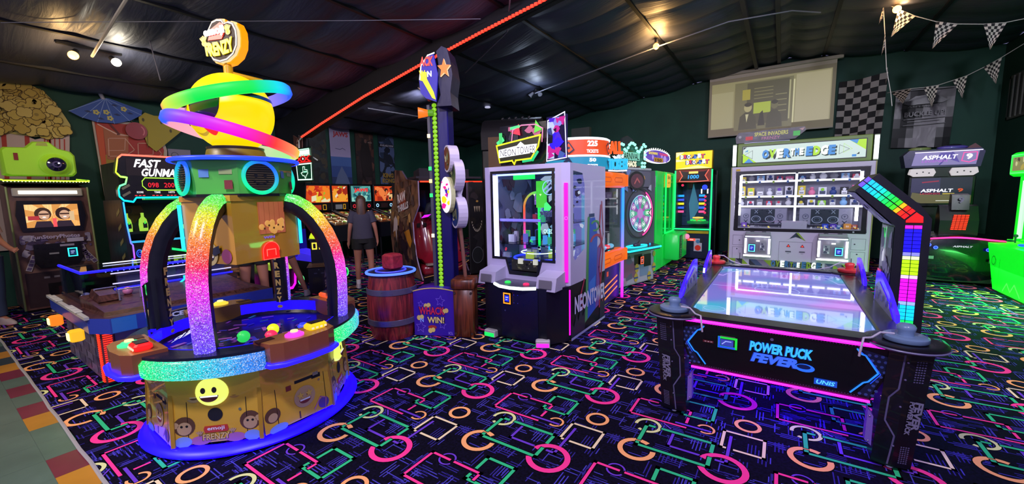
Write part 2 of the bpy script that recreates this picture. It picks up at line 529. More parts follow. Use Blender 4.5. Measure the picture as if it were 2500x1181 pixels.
rings((0.098, 0.563), 0.058, 0.082, cO, z1)
rings((-0.137, 0.374), 0.043, 0.058, cO, z1, -120, 165)
bars([(-0.321, 0.358), (-0.11, 0.358)], pw, cV, z2)
rings((-0.515, 0.566), 0.045, 0.056, cV, z1, 10, 330)
bars([(-0.50, 0.567), (-0.638, 0.567), (-0.638, 0.323), (-0.26, 0.323)], pw, cP, z2)
bars([(-0.455, 0.567), (-0.262, 0.567), (-0.262, 0.51)], pw, cP, z3); bars([(-0.262, 0.455), (-0.262, 0.392)], pw, cP, z2)
bars([(-0.31, 0.60), (-0.31, 0.708), (-0.113, 0.708), (-0.113, 0.494), (-0.31, 0.494), (-0.31, 0.53)], gw-0.002, cG, z1)
bars([(-0.39, 0.30), (-0.34, 0.26)], 0.012, cV, z1)
OX, OY = -1.8304*1.6+0.9036, 1.8272*1.6-0.4508
g = G()
CY0 = 0.475
acc = {}
for i in range(-16, 17):
    for j in range(-16, 17):
        bx = OX+i*Ux+j*Vx; by = OY+i*Uy+j*Vy
        if bx < XL-1 or bx > XR+1 or by < CY0-0.9 or by > YB+0.8: continue
        far = by > 8.5 or bx < -8.5
        for pts, m, z in TILE:
            if far and (m is cK): continue
            ps = [(bx+p.x, by+p.y) for p in pts]
            mn = min(p[1] for p in ps)
            if mn < CY0:
                if max(p[1] for p in ps) <= CY0+0.002: continue
                ps = [(x, max(y, CY0)) for x, y in ps]
            if max(p[1] for p in ps) > YB or min(p[0] for p in ps) < XL or max(p[0] for p in ps) > XR: continue
            g.add([(x, y, z) for x, y in ps], [(0, 1, 2, 3)], m)
g.quad((XL, CY0, 0), (XR, CY0, 0), (XR, YB, 0), (XL, YB, 0), CB)
g.out('floor_carpet', kind='structure')
# rolled white edge of the carpet
g = G()
rn = random.Random(3)
pts = [(x*0.25, 0.474+rn.uniform(-0.004, 0.004), 0.004) for x in range(-40, 25)]
g.tube(pts, 0.011, D('#a9a6a0', 0.5), 6)
g.out('trim_1', kind='structure')
# --- walls
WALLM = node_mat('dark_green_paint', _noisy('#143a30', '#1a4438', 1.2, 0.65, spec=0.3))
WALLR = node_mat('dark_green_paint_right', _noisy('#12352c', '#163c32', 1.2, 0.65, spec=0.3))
zl = RZ+SL*XL; zr = RZ-SL*XR
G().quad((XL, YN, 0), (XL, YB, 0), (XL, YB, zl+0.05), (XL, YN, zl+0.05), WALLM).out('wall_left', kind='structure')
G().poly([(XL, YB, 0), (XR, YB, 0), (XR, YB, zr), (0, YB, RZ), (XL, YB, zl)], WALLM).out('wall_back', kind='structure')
# --- sagging black insulation ceiling
def _ceil(nt, b):
    tc = nt.nodes.new('ShaderNodeTexCoord')
    n = nt.nodes.new('ShaderNodeTexNoise'); n.inputs['Scale'].default_value = 2.2; n.inputs['Detail'].default_value = 5; n.inputs['Distortion'].default_value = 1.0
    mp = nt.nodes.new('ShaderNodeMapping'); mp.inputs['Scale'].default_value = (0.6, 5.0, 1)
    nt.links.new(tc.outputs['Object'], mp.inputs[0]); nt.links.new(mp.outputs[0], n.inputs['Vector'])
    bp = nt.nodes.new('ShaderNodeBump'); bp.inputs['Strength'].default_value = 0.14; bp.inputs['Distance'].default_value = 0.12
    nt.links.new(n.outputs[0], bp.inputs['Height']); nt.links.new(bp.outputs[0], b.inputs['Normal'])
    b.inputs['Base Color'].default_value = (0.045, 0.050, 0.085, 1)
    b.inputs['Roughness'].default_value = 0.52
    b.inputs['Specular IOR Level'].default_value = 0.6
CEIL = node_mat('black_insulation_sheet', _ceil)
g = G()
purl = [-10.2, -8.7, -7.25, -5.8+0.0, -4.95+0.0, -3.5, -2.07, -0.66, 0.0, 0.66, 2.07, 3.5]
purl = [-10.2, -9.25, -7.82, -6.38, -4.95, -3.5, -2.07, -0.66, 0.0, 0.66, 2.07, 3.5]
NY = 260
vs = []; fs = []
xs = []
for a, b in zip(purl, purl[1:]):
    for k in range(6): xs.append((a+(b-a)*k/6, k/6, b-a))
xs.append((3.5, 0, 1))
rn = random.Random(9)
ph = [rn.uniform(-0.3, 0.3) for _ in range(40)]
for jx, (x, t, w) in enumerate(xs):
    for jy in range(NY+1):
        y = YN+(YB-YN)*jy/NY
        z = RZ-SL*abs(x)
        sag = 0.045*math.sin(PI*t)*min(1, w)
        u = y/0.72+ph[jx//6]*0.25
        f = u-math.floor(u)
        sag += 0.075*(abs(math.sin(PI*f))**0.55)*(0.35+0.65*math.sin(PI*t))
        vs.append((x, y, z-sag+0.02))
for a in range(len(xs)-1):
    for b in range(NY):
        fs.append((a*(NY+1)+b, a*(NY+1)+b+1, (a+1)*(NY+1)+b+1, (a+1)*(NY+1)+b))
g.add(vs, fs, CEIL, True)
# seams pressed up by the purlins
for x in purl[1:-1]:
    if x == 0: continue
    z = RZ-SL*abs(x)
    g.box(x-0.03, x+0.03, YN, YB, z-0.03, z+0.02, D('#101017', 0.5))
o = g.out('ceiling', kind='structure')
for sx, lab in ((-0.66, 'l'), (-0.2, 'r')):
    z = RZ-SL*abs(sx)
    G().box(sx-0.035, sx+0.035, 5.3, YB-0.02, z-0.13, z-0.02, D('#2a2a36', 0.5)).out('ceiling_beam', kind='structure')
# tapered rigid frame, with the red light strip along its lower flange
YF = 5.12
fx = [(-8.85, 2.97), (-8.1, 3.16), (-6.63, 3.50), (-5.09, 3.79), (-3.86, 4.0), (-2.64, 4.19), (-0.5, 4.45), (0.5, 4.45), (3.49, 4.0)]
g = G()
pl = [(x, z) for x, z in fx]
top = [(x, RZ-SL*abs(x)-0.005) for x in (3.49, 0, -8.85)]
g.prism(pl+top, YF, YF+0.03, D('#0d0d14', 0.6))
for (a, b), (c, d) in zip(fx, fx[1:]):
    g.add([(a, YF-0.09, b), (c, YF-0.09, d), (c, YF+0.12, d), (a, YF+0.12, b), (a, YF-0.09, b+0.02), (c, YF-0.09, d+0.02), (c, YF+0.12, d+0.02), (a, YF+0.12, b+0.02)],
          [(3,2,1,0),(4,5,6,7),(0,1,5,4),(2,3,7,6)], D('#0d0d14', 0.6))
g.prism([(-10.19, 0), (-9.45, 0), (-8.85, 2.97), (-8.85, RZ-SL*8.85-0.01), (-10.19, RZ-SL*10.19-0.01)], YF, YF+0.03, D('#0b0f17', 0.6))
g.out('ceiling_frame', kind='structure')
g = G()
strip = []
for (a, b), (c, d) in zip(fx[:6], fx[1:7]):
    n = max(2, int(abs(c-a)/0.06))
    for i in range(n):
        strip.append((a+(c-a)*i/n, b+(d-b)*i/n))
for i, (x, z) in enumerate(strip):
    if i % 1 == 0: g.box(x-0.02, x+0.02, YF-0.12, YF-0.092, z-0.012, z+0.022, E('#ff3a28', 2.6))
g.tube([(x, YF-0.098, z+0.004) for x, z in strip], 0.016, E('#e02a1c', 1.2), 6)
g.out('light_strip', label='red LED strip running along the lower edge of the black roof frame', cat='light strip')
g = G()
g.tube([(-8.85, YF-0.1, 2.97), (-8.95, YF-0.12, 2.9), (-8.92, YF-0.15, 2.72), (-8.7, YF-0.15, 2.6), (-8.45, YF-0.12, 2.5), (-8.40, YF-0.05, 2.44)], 0.014, D('#b8c0b4', 0.5), 6)
g.out('cable', label='white cable dropping from the left end of the red LED strip', cat='cable')
# ================================================================ round smiley coin machine in front
GOLD = D('#d8a832', 0.25, 0.0, 0.6, 0.5); GOLDD = D('#8a6420', 0.35); GOLDB = D('#b98c2a', 0.3, 0.1)
YEL = E('#ffdf00', 1.0)
def frenzy():
    T = thing('coin_pusher_machine', 'tall round smiley coin machine with rainbow arches and a glowing yellow globe', 'arcade machine', (-3.36, 1.40, 0), -46)
    # local +x = direction of the arch nearest the camera; arches at 0, 90, 180, 270; play stations at 45, 135 ...
    def P(r, a, z=0): return (r*math.cos(R(a)), r*math.sin(R(a)), z)
    # cabinet body: octagon, tapering to the floor
    hw = 24
    def octa(r, z):
        return [P(r, k*90+d, z) for k in range(4) for d in (-hw, hw)]
    g = G()
    a = octa(0.625, 0.06); b = octa(0.665, 0.56)
    g.add(a+b, [(i, (i+1) % 8, 8+(i+1) % 8, 8+i) for i in range(8)]+[tuple(range(8, 16))], GOLD)
    body = g.out('body', T)
    # art panels for each face, with doors, smileys and lettering
    BR = D('#5a3a22', 0.5); LB = D('#7d9bc8', 0.4); PAL = D('#c9bfae', 0.4); MR = D('#7a2a24', 0.5); PNK = D('#b06a86', 0.5); TAN = D('#b9986a', 0.5); PUR = D('#5a3c86', 0.5)
    def face_frame(g, am, w):
        r0 = 0.647*math.cos(R(w))
        g.at(*P(r0, am, .30), rz=am+90, rx=-4.2); g.M = g.M @ Matrix.Translation((0, 0, -.30))
    def smile(g, x, z, r, m, dark, teeth=True, y=-0.006):
        g.disc(x, z, r, m, y, 28)
        g.disc(x-r*.3, z+r*.15, r*.13, dark, y-.001, 14, r*.2); g.disc(x+r*.3, z+r*.15, r*.13, dark, y-.001, 14, r*.2)
        g.disc(x, z-r*.22, r*.56, dark, y-.001, 18, r*.42, 180, 360)
        g.fr(x-r*.48, x+r*.48, z-r*.33, z-r*.2, D('#e8e8e8', .4), y-.002)
    for k in range(4):
        # under the arch
        g = G(); face_frame(g, k*90, hw)
        W_ = 0.255
        g.fr(-W_, W_, 0.07, 0.54, GOLD, -.002)
        for x in (-W_, W_): g.box(x-.012, x+.012, -.012, .004, .06, .55, GOLDB)
        g.fr(-W_+.02, -.19, .40, .50, LB, -.003); g.fr(.05, .17, .46, .54, PAL, -.003); g.fr(-.18, -.06, .47, .54, PAL, -.003); g.fr(.18, .23, .42, .49, MR, -.003)
        g.stroke([(-.17, .10), (-.17, .50), (.17, .50), (.17, .10)], .004, BLACK, -.004)
        g.disc(.135, .27, .009, CHROME, -.008, 10)
        # monkeys-and-sweets style blobs, kept generic
        for sx in (-1, 1):
            g.disc(sx*.19, .19, .062, BR, -.004, 18); g.disc(sx*.19, .175, .042, TAN, -.005, 16); g.disc(sx*.24, .2, .02, TAN, -.005); g.disc(sx*.2, .09, .05, LB, -.0045, 12, .035)
            g.disc(sx*.205, .19, .008, BLACK, -.006, 8); g.disc(sx*.175, .19, .008, BLACK, -.006, 8)
            g.disc(sx*.10, .09, .06, PNK, -.0042, 14, .03)
        g.out('art_panel', T)
        g = G(); face_frame(g, k*90, hw)
        smile(g, -.125, .385, .048, TAN, BR); smile(g, .105, .39, .045, D('#b07c3a', .5), BR)
        g.out('sticker', T)
        # glowing smiley
        g = G(); face_frame(g, k*90, hw)
        g.M = g.M @ Matrix.Translation((-.015, -.01, .405)) @ Matrix.Scale(1.22, 4)
        g.M = g.M @ Matrix.Rotation(R(90), 4, 'X')
        g.lathe([(.0, .035), (.03, .033), (.055, .026), (.074, .012), (.078, 0), (.078, -.01)], E('#e6f06a', 1.1), 28)
        g.M = g.M @ Matrix.Rotation(R(-90), 4, 'X')
        for sx in (-.026, .026): g.disc(sx, .016, .012, D('#3a2a28', .5), -.036, 12, .016)
        g.disc(0, -.012, .044, D('#6a2a30', .5), -.034, 18, .034, 180, 360); g.fr(-.04, .04, -.02, -.012, E('#ffffff', .9), -.0355)
        g.out('lit_smiley', T)
        g = G(); face_frame(g, k*90, hw)
        g.disc(-.01, .25, .043, MATTE, -.006, 24); g.out('speaker_hole', T)
        g = G(); face_frame(g, k*90, hw)
        g.prism([(-.075, .135), (.055, .135), (.062, .15), (.055, .178), (-.075, .178), (-.082, .16)], -.006, -.004, D('#c03a2a', .4))
        g.text('emoji', -.01, .143, .03, D('#e8e4dc', .4), w=.10, y=-.008, bold=.02)
        g.text('FRENZY', -.01, .085, .045, D('#6a4a14', .5), w=.165, y=-.0055, bold=.05)
        g.text('FRENZY', -.01, .088, .04, D('#e0c060', .4), w=.155, y=-.007, bold=.02)
        for sx in (-1, 1):
            for q in range(4): g.stroke([(sx*.095-.01, .12), (sx*.095-.01+(q-1.5)*.011, .15-abs(q-1.5)*.004)], .007, TAN, -.006)
        g.out('lettering', T)
        # under the play station
        am = k*90+45
        g = G(); face_frame(g, am, 45-hw)
        W_ = 0.235
        g.fr(-W_, W_, .07, .54, GOLD, -.002)
        g.fr(-W_+.01, -.16, .40, .52, LB, -.003); g.fr(-.15, -.05, .47, .54, PAL, -.003); g.fr(.1, .2, .50, .54, PUR, -.003)
        g.stroke([(-.15, .08), (-.15, .47), (-.13, .49), (.19, .49), (.19, .08)], .004, BLACK, -.004)
        g.fr(-.02, .14, .33, .47, MATTE, -.005); g.fr(.1, .165, .32, .47, MATTE, -.005)
        g.fr(.11, .15, .34, .46, CHROME, -.007); g.disc(-.09, .41, .03, D('#1a1e30', .5), -.005, 16, .018); g.fr(-.08, -.045, .3, .335, MR, -.005); g.fr(-.11, -.04, .445, .46, MR, -.005)
        smile(g, .04, .22, .075, TAN, MR)
        for sx in (-.3, .3):
            pts = []
            for q in range(10):
                rr = .028 if q % 2 == 0 else .012
                pts.append((.04+sx*.1+rr*math.sin(R(36*q)), .235+rr*math.cos(R(36*q))))
            g.fp(pts, D('#d6b24a', .4), -.009)
        g.disc(.15, .3, .008, CHROME, -.008, 8)
        g.disc(-.18, .18, .05, BR, -.004); g.disc(-.18, .165, .03, TAN, -.005); g.disc(-.15, .08, .06, LB, -.0044, 14, .03); g.disc(.17, .12, .04, PUR, -.004)
        g.fr(-.01, .0, .08, .13, BR, -.004); g.stroke([(.1, .1), (.15, .17), (.19, .15), (.18, .07)], .008, PNK, -.005)
        g.out('door_panel', T)
    # lit foot ring
    g = G()
    g.lathe([(.70, .012), (.715, .03), (.70, .052), (.655, .06), (.62, .06)], E('#0c00ff', 4.0), 64)
    g.lathe([(.66, .0), (.70, .012)], MATTE, 64)
    g.out('foot_light', T)
    # rim: glitter bands between stations
    def hue_rim(a):
        t = ((a+180) % 90)/90
        return t
    for k in range(4):
        g = G(); pts = []; nr = []; ax = []; cc = []
        for i in range(25):
            a = k*90-27+54*i/24
            pts.append(P(.725, a, .605)); nr.append(P(1, a)); ax.append((0, 0, 1))
            t = i/24
            cc.append(tuple(Vector((0.0, 1.0, 0.16)).lerp(Vector((0.03, 0.25, 1.0)), min(1, t*1.15))*(1-max(0, t-.75)*1.2)))
        g.band(pts, nr, ax, .125, .075, GLIT, cc)
        g.out('rim_light', T)
        g = G(); ps = [P(.74, k*90-27+54*i/12, .675) for i in range(13)]+[P(.60, k*90+27-54*i/12, .675) for i in range(13)]
        g.slab([(p[0], p[1]) for p in ps], .662, .682, D('#181a30', .25))
        g.out('rim_top', T)
    # play stations
    BRW = D('#8a4a30', .35, 0, .5, .3)
    for k in range(4):
        am = k*90+45
        g = G().at(rz=am-90)
        pts = [(-.24, .58), (-.215, .745), (-.15, .785), (0, .80), (.15, .785), (.215, .745), (.24, .58)]
        g.slab(pts, .575, .705, GOLDD if k == 2 else BRW, top=D('#9a6a3a', .25) if k != 2 else D('#a07a2a', .3))
        st = g.out('control_panel', T)
        g = G().at(rz=am-90)
        g.tube([(x*1.03, y*1.015, .568) for x, y in pts], .018, E('#1a10ff', 3.2), 8)
        g.out('station_light', T)
        g = G().at(*P(.70, am-3, .705), rz=am-90)
        c = ('#ff30c0', '#ff5040', '#30ff90', '#ffe040')[(k+1) % 4] if False else {0: '#ff40c8', 1: '#ffd040', 2: '#40f090', 3: '#40f090'}[k if k != 3 else 3]
        c = {3: '#ff40d0', 2: '#40f090', 0: '#ff6040', 1: '#ffd040'}[{0: 3, 3: 2, 1: 0, 2: 1}[k]]
        g.lathe([(.058, 0), (.058, .010), (.045, .016), (.042, .016), (.040, .022), (.0, .030)], E(c, 1.3), 24)
        g.lathe([(.024, .026), (.022, .036), (0, .040)], E('#ffe9a0', 1.2), 16)
        g.out('button', st)
        rc = {0: '#ffd020', 3: '#ff2020', 1: '#ff6020', 2: '#ffe060'}[k]
        g = G().at(*P(.69, am+10, .705), rz=am-90+180)
        g.box(-.065, .065, -.045, .045, 0, .045, E(rc, 1.0), .012)
        g.box(-.045, .045, -.03, .03, .044, .05, D('#1a0a10', .3))
        for q in range(4): g.box(-.05+q*.03, -.035+q*.03, -.05, -.044, .012, .024, E('#ffc0a0', 1.4))
        g.out('card_reader', st)
        g = G().at(*P(.66, am-17, .7065), rz=am-90+180)
        g.box(-.05, .05, -.03, .03, 0, .003, D('#3a1a18', .5)); g.out('instruction_plate', st)
    # playfield
    g = G()
    g.lathe([(.60, .60), (.58, .575), (.0, .57)], D('#15103a', .2), 48)
    g.out('playfield', T)
    g = G()
    for k in range(4):
        am = 45+k*90
        for q in range(16):
            a0 = am-45+q*90/16; a1 = am-45+(q+1)*90/16
            g.quad(P(.598, a0, .578), P(.598, a1, .578), P(.598, a1, .685), P(.598, a0, .685), E('#1c08ff', 1.7))
    g.out('blue_ring_light', T)
    g = G()
    rr = random.Random(4)
    for i in range(70):
        a = rr.random()*360; r_ = .1+.45*rr.random(); c = rr.choice(['#7a3ad0', '#3a30c0', '#a04ab0', '#2a70b0', '#7030a0', '#b060c0', '#4050e0'])
        g.at(*P(r_, a, .573+i*.0002), rz=rr.random()*360)
        s_ = .02+.03*rr.random()
        g.box(-s_, s_, -s_*.3, s_*.3, 0, .0005, E(c, .45))
    # lettering reflected in the glass, painted mirrored on the playfield
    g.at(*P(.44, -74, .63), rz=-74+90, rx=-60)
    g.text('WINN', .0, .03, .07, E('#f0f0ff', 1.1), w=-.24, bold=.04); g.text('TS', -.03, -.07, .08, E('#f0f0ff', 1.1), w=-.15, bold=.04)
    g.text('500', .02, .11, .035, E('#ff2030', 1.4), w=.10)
    g.out('playfield_decals', T)
    # hanging four-sided prize box
    g = G().at(rz=14)
    pr_ = [(.36*math.cos(R(k*90)), .36*math.sin(R(k*90))) for k in range(4)]
    g.slab(pr_, 1.17, 1.61, D('#c08c2a', .3, 0, .5, .4))
    g.slab([(x*1.03, y*1.03) for x, y in pr_], 1.60, 1.64, D('#c08a30', .3))
    box = g.out('prize_box', T)
    for k in range(4):
        fm = k*90+45+14
        w2 = .36/math.sqrt(2)
        g = G().at(*P(w2, fm), rz=fm+90)
        if k % 2 == 0:
            g.fr(-.07, .14, 1.36, 1.59, E('#c86a48', .55), -.004)
            for q in range(5): g.fr(-.065+q*.04, -.063+q*.04, 1.36, 1.59, E('#8a3a28', .5), -.0045)
            rr = random.Random(k)
            for q in range(22):
                x = -.055+.18*rr.random(); z = 1.375+.075*rr.random()
                g.M2 = g.M
                g.sph((x, -.008, z), (.022, .006, .022), E('#e0a050', .75), 10, 6)
            for q in range(5): g.disc(-.04+q*.037, 1.40+(q % 2)*.02, .008, E('#5a2a18', .5), -.017, 8)
        else:
            g.ring(.0, 1.42, .072, .076, D('#8a6a20', .4), -.004, 28)
            g.text('COLLECT THE', 0, 1.43, .012, D('#7a5a1a', .4), w=.10); g.fr(-.04, .04, 1.40, 1.415, D('#7a5a1a', .4))
        g.out('prize_window' if k % 2 == 0 else 'panel_badge', box)
        g = G().at(*P(w2, fm), rz=fm+90)
        if k % 2 == 0:
            g.text('WIN', -.0, 1.325, .018, E('#7a60e0', .8), w=.09, bold=.04)
            pts = [(.0+.065*math.cos(R(a)), 1.235+.065*math.sin(R(a))) for a in range(0, 181, 12)]+[(-.065, 1.175), (.065, 1.175)]
            g.prism(pts, -.012, -.002, E('#ff1414', 1.1))
            g.stroke([(-.035, 1.2), (-.035, 1.245), (.035, 1.245), (.035, 1.2)], .006, E('#ff7060', 1.4), -.014)
            g.stroke(pts, .006, E('#ff5048', 1.5), -.014)
            g.out('red_hatch', box)
        else:
            smile(g, -.0, 1.24, .085, D('#b0a070', .4), D('#2a2430', .4))
            g.poly([(-.09, -.012, 1.245), (-.02, -.012, 1.25), (-.0, -.012, 1.215), (-.06, -.012, 1.2)], D('#23263a', .3)); g.poly([(.02, -.012, 1.27), (.11, -.012, 1.3), (.12, -.012, 1.25), (.05, -.012, 1.225)], D('#23263a', .3))
            g.disc(.17, 1.225, .05, D('#a04a80', .4), -.005, 18)
            g.out('art_sticker', box)
    # side light tubes of the box
    for k in (0, 2):
        g = G(); p = P(.375, k*90+90+14, 0)
        g.tube([(p[0], p[1], 1.26), (p[0], p[1], 1.58)], .012, E('#20b8ff', 2.2), 8); g.out('light_tube', T)
    # clear guard wall
    g = G()
    pts = [P(.60, a) for a in range(0, 361, 10)]
    for a, b in zip(pts, pts[1:]): g.quad((a[0], a[1], .68), (b[0], b[1], .68), (b[0], b[1], 1.05), (a[0], a[1], 1.05), THIN)
    g.out('glass_guard', T)
    # arches
    prof = [(.655, .68), (.665, .85), (.668, 1.0), (.66, 1.12), (.635, 1.24), (.59, 1.36), (.525, 1.47), (.45, 1.555), (.38, 1.60), (.32, 1.615)]
    prof2 = []
    for (a, b), (c, d) in zip(prof, prof[1:]):
        for q in range(4): prof2.append((a+(c-a)*q/4, b+(d-b)*q/4))
    prof2.append(prof[-1])
    stops = [(0.0, (.10, .05, 1.0)), (.12, (.25, .05, 1.0)), (.3, (.9, .02, .75)), (.42, (1.0, .01, .06)), (.56, (1.0, .22, .0)), (.68, (.9, .75, .0)), (.8, (.15, .9, .02)), (1.0, (.0, .75, .12))]
    def ramp(t):
        for (a, ca), (b, cb) in zip(stops, stops[1:]):
            if t <= b: return tuple(Vector(ca).lerp(Vector(cb), (t-a)/(b-a)))
        return stops[-1][1]
    for k in range(4):
        a = k*90; rad = Vector(P(1, a)); tan = Vector(P(1, a+90))
        pts = []; nr = []; ax = []; cc = []; L = len(prof2)
        for i, (r_, z) in enumerate(prof2):
            p0 = prof2[max(0, i-1)]; p1 = prof2[min(L-1, i+1)]
            dr, dz = p1[0]-p0[0], p1[1]-p0[1]; l = math.hypot(dr, dz)
            n = rad*(dz/l)+Vector((0, 0, -dr/l))
            pts.append(rad*r_+Vector((0, 0, z))); nr.append(n); ax.append(tan); cc.append(ramp(i/(L-1)))
        g = G()
        g.band([p+n*.006 for p, n in zip(pts, nr)], nr, ax, .105, .055, GLIT, cc)
        arch = g.out('arch', T)
        g = G()
        g.band([p-n*.062 for p, n in zip(pts, nr)], [-n for n in nr], ax, .088, .085, D('#10101c', .35))
        g.out('arch_backing', arch)
        g = G().at(*P(.553, a), rz=a+90+180)
        for q, ch in enumerate('FRENZY'):
            g.text(ch, 0, 1.07-q*.078, .058, D('#d8b868', .4), w=.042, y=-.004, bold=.06)
        g.disc(0, 1.17, .022, D('#8a8a90', .5), -.004, 14); g.disc(0, .645, .022, D('#c0a050', .5), -.004, 14, .014)
        g.out('arch_lettering', arch)
    # header
    g = G().at(rz=45)
    def ring8(r, z): return [(r*math.cos(R(22.5+45*i)), r*math.sin(R(22.5+45*i)), z) for i in range(8)]
    a = ring8(.335, 1.645); b = ring8(.352, 1.87)
    g.add(a+b, [(i, (i+1) % 8, 8+(i+1) % 8, 8+i) for i in range(8)]+[tuple(range(7, -1, -1))], D('#58b848', .35, 0, .5, .3))
    g.add(ring8(.34, 1.63)+ring8(.34, 1.65), [(i, (i+1) % 8, 8+(i+1) % 8, 8+i) for i in range(8)], BLACK)
    hd = g.out('header', T)
    for k in range(4):
        am = k*90+45
        g = G().at(*P(.322, am, 1.76), rz=am+90, rx=-3); g.M = g.M @ Matrix.Translation((0, 0, -1.80))
        g.disc(0, 1.80, .10, D('#2a2a2a', .5), -.012, 32)
        for q in range(-6, 7):
            hwid = math.sqrt(max(0, .096**2-(q*.015)**2)); g.box(-hwid, hwid, -.02, -.012, 1.80+q*.015-.003, 1.80+q*.015+.003, D('#6a5a40', .4, .5))
        g.disc(-.03, 1.81, .012, BLACK, -.022, 10); g.disc(.03, 1.81, .012, BLACK, -.022, 10); g.ring(0, 1.80, .045, .055, BLACK, -.022, 16, 200, 340)
        sp = g.out('speaker', hd)
        g = G().at(*P(.324, am, 1.76), rz=am+90, rx=-3); g.M = g.M @ Matrix.Translation((0, 0, -1.80))
        pts = [(.107*math.cos(R(t)), -.018, 1.80+.107*math.sin(R(t))) for t in range(0, 360, 10)]
        cc = []
        for t in range(0, 360, 10):
            f = (math.cos(R(t-240))+1)/2
            cc.append(tuple(Vector((.02, .12, 1.0)).lerp(Vector((.0, 1.0, .35)), f)))
        g.tube(pts, .013, RAIN, 8, True, cc)
        g.out('speaker_light', sp)
        g = G().at(*P(.322, am-45, 1.76), rz=am-45+90, rx=-3); g.M = g.M @ Matrix.Translation((0, 0, -1.80))
        g.fr(-.1, -.04, 1.80, 1.90, D('#5a88b8', .4)); g.fr(.02, .1, 1.82, 1.90, D('#9fae6a', .4)); g.fr(.05, .1, 1.72, 1.78, D('#7a3030', .4), -.003); g.fr(-.05, .03, 1.87, 1.91, D('#203a6a', .4), -.003)
        g.out('header_sticker', hd)
    # blue lit plate
    g = G()
    g.lathe([(.0, 1.87), (.375, 1.87), (.392, 1.885), (.375, 1.90), (.0, 1.91)], D('#1a3a9a', .25), 48)
    g.out('top_plate', T)
    g = G(); g.tube([P(.392, a, 1.885) for a in range(0, 360, 6)], .014, E('#1430ff', 3.0), 8, True); g.out('plate_light', T)
    g = G(); g.lathe([(.19, 1.92), (.18, 1.96), (.16, 1.99)], D('#8a7a20', .4), 32); g.out('neck', T)
    # globe with sunglasses
    GC = Vector((0, 0, 2.235)); GR = (.265, .265, .275)
    g = G(); g.sph(GC, GR, YEL, 48, 28); globe = g.out('globe', T)
    FD = 46-88   # face direction in local degrees
    def SP(az, el, k=1.012):
        a = R(FD+az); e = R(el)
        return (GC.x+GR[0]*k*math.cos(e)*math.cos(a), GC.y+GR[1]*k*math.cos(e)*math.sin(a), GC.z+GR[2]*k*math.sin(e))
    def patch(g, top, bot, mat, k=1.015, n=24):
        # top/bot: functions t in 0..1 -> (az, el)
        vs = []; fs = []
        for i in range(n+1):
            t = i/n
            A = top(t); B = bot(t)
            for q in range(5): vs.append(SP(A[0]+(B[0]-A[0])*q/4, A[1]+(B[1]-A[1])*q/4, k))
        for i in range(n):
            for q in range(4): fs.append((i*5+q, i*5+q+1, (i+1)*5+q+1, (i+1)*5+q))
        g.add(vs, fs, mat, True)
    g = G()
    SGM = D('#0c0c10', .15, 0, .8, .6)
    patch(g, lambda t: (-120+260*t, 24-5*abs(t-.46)), lambda t: (-120+260*t, 19-7*abs(t-.46)*1.0), SGM, 1.03, 40)
    for c in (-27, 27):
        patch(g, lambda t, c=c: (c-25+50*t, 18), lambda t, c=c: (c-25+50*t, 18-40*math.sqrt(max(0, 1-((t-.5)*2)**2))**.7), D('#2a241c', .1, 0, .8, .8), 1.035, 24)
    for sd in (1,):
        patch(g, lambda t: (55+75*t, 24-3*t), lambda t: (55+75*t, 18-3*t), SGM, 1.035, 20)
    g.out('sunglasses', globe)
    g = G()
    patch(g, lambda t: (-28+74*t, -16-9*math.sin(PI*t)), lambda t: (-28+74*t, -16-26*math.sin(PI*t)), E('#c9a400', .9), 1.012)
    patch(g, lambda t: (-28+74*t, -18-9*math.sin(PI*t)), lambda t: (-28+74*t, -18-19*math.sin(PI*t)), E('#f2cf00', 1.0), 1.018)
    patch(g, lambda t: (20+26*t, -29-1*math.sin(PI*t)), lambda t: (20+26*t, -29-12*math.sin(PI*t)), E('#ff2a14', 1.0), 1.03)
    g.out('mouth', globe)
    # bottom dark collar
    g = G(); g.lathe([(.17, 1.945), (.18, 1.985), (.15, 1.98)], D('#3a3010', .4), 32); g.out('collar', globe)
    # two tilted rainbow hoops
    def hoop(cz, rad_, tilt, ang, h0, flip, stops_):
        g = G(); n = 72; pts = []; nr = []; ax = []; cc = []
        M = Matrix.Rotation(R(ang), 4, 'Z') @ Matrix.Rotation(R(tilt), 4, 'Y')
        up = M @ Vector((0, 0, 1))
        for i in range(n):
            a = 2*PI*i/n
            p = M @ Vector((rad_*math.cos(a), rad_*math.sin(a), 0))
            pts.append(p+Vector((0, 0, cz))); nr.append(p.normalized()); ax.append(up)
            t = (i/n) % 1.0
            for (x0, c0), (x1, c1) in zip(stops_, stops_[1:]):
                if x0 <= t <= x1: cc.append(tuple(Vector(c0).lerp(Vector(c1), (t-x0)/(x1-x0)))); break
        g.band(pts, nr, ax, .078, .04, RAIN, cc, True)
        return g.out('rainbow_hoop', T)
    # angle 0 of each hoop = the camera's right as seen from the machine
    rt = 46-22.7+90    # local angle pointing to the camera's right
    B = (.03, .12, 1.0); C_ = (.0, .75, .9); Gn = (.0, .85, .08); Y_ = (.75, .85, .05); O_ = (1.0, .3, .12); Rd = (1.0, .02, .03); M_ = (1.0, .0, .75); V_ = (.35, .02, 1.0)
    PK = (1.0, .45, .5)
    hoop(2.325, .385, -15, rt, 0, 1, [(0, B), (.5, PK), (.52, O_), (.56, Y_), (.66, Gn), (.8, Gn), (.88, C_), (.96, B), (1.0, B)])
    hoop(2.065, .405, 16, rt, 0, 1, [(0, Y_), (.04, (.3, .9, .3)), (.35, PK), (.47, (1., .35, .5)), (.5, B), (.56, B), (.64, V_), (.76, M_), (.84, Rd), (.92, O_), (1.0, Y_)])
    # top bracket and sign
    g = G(); g.tube([(0, 0, 2.46), (0.0, 0, 2.56)], .03, D('#c89a10', .3), 10)
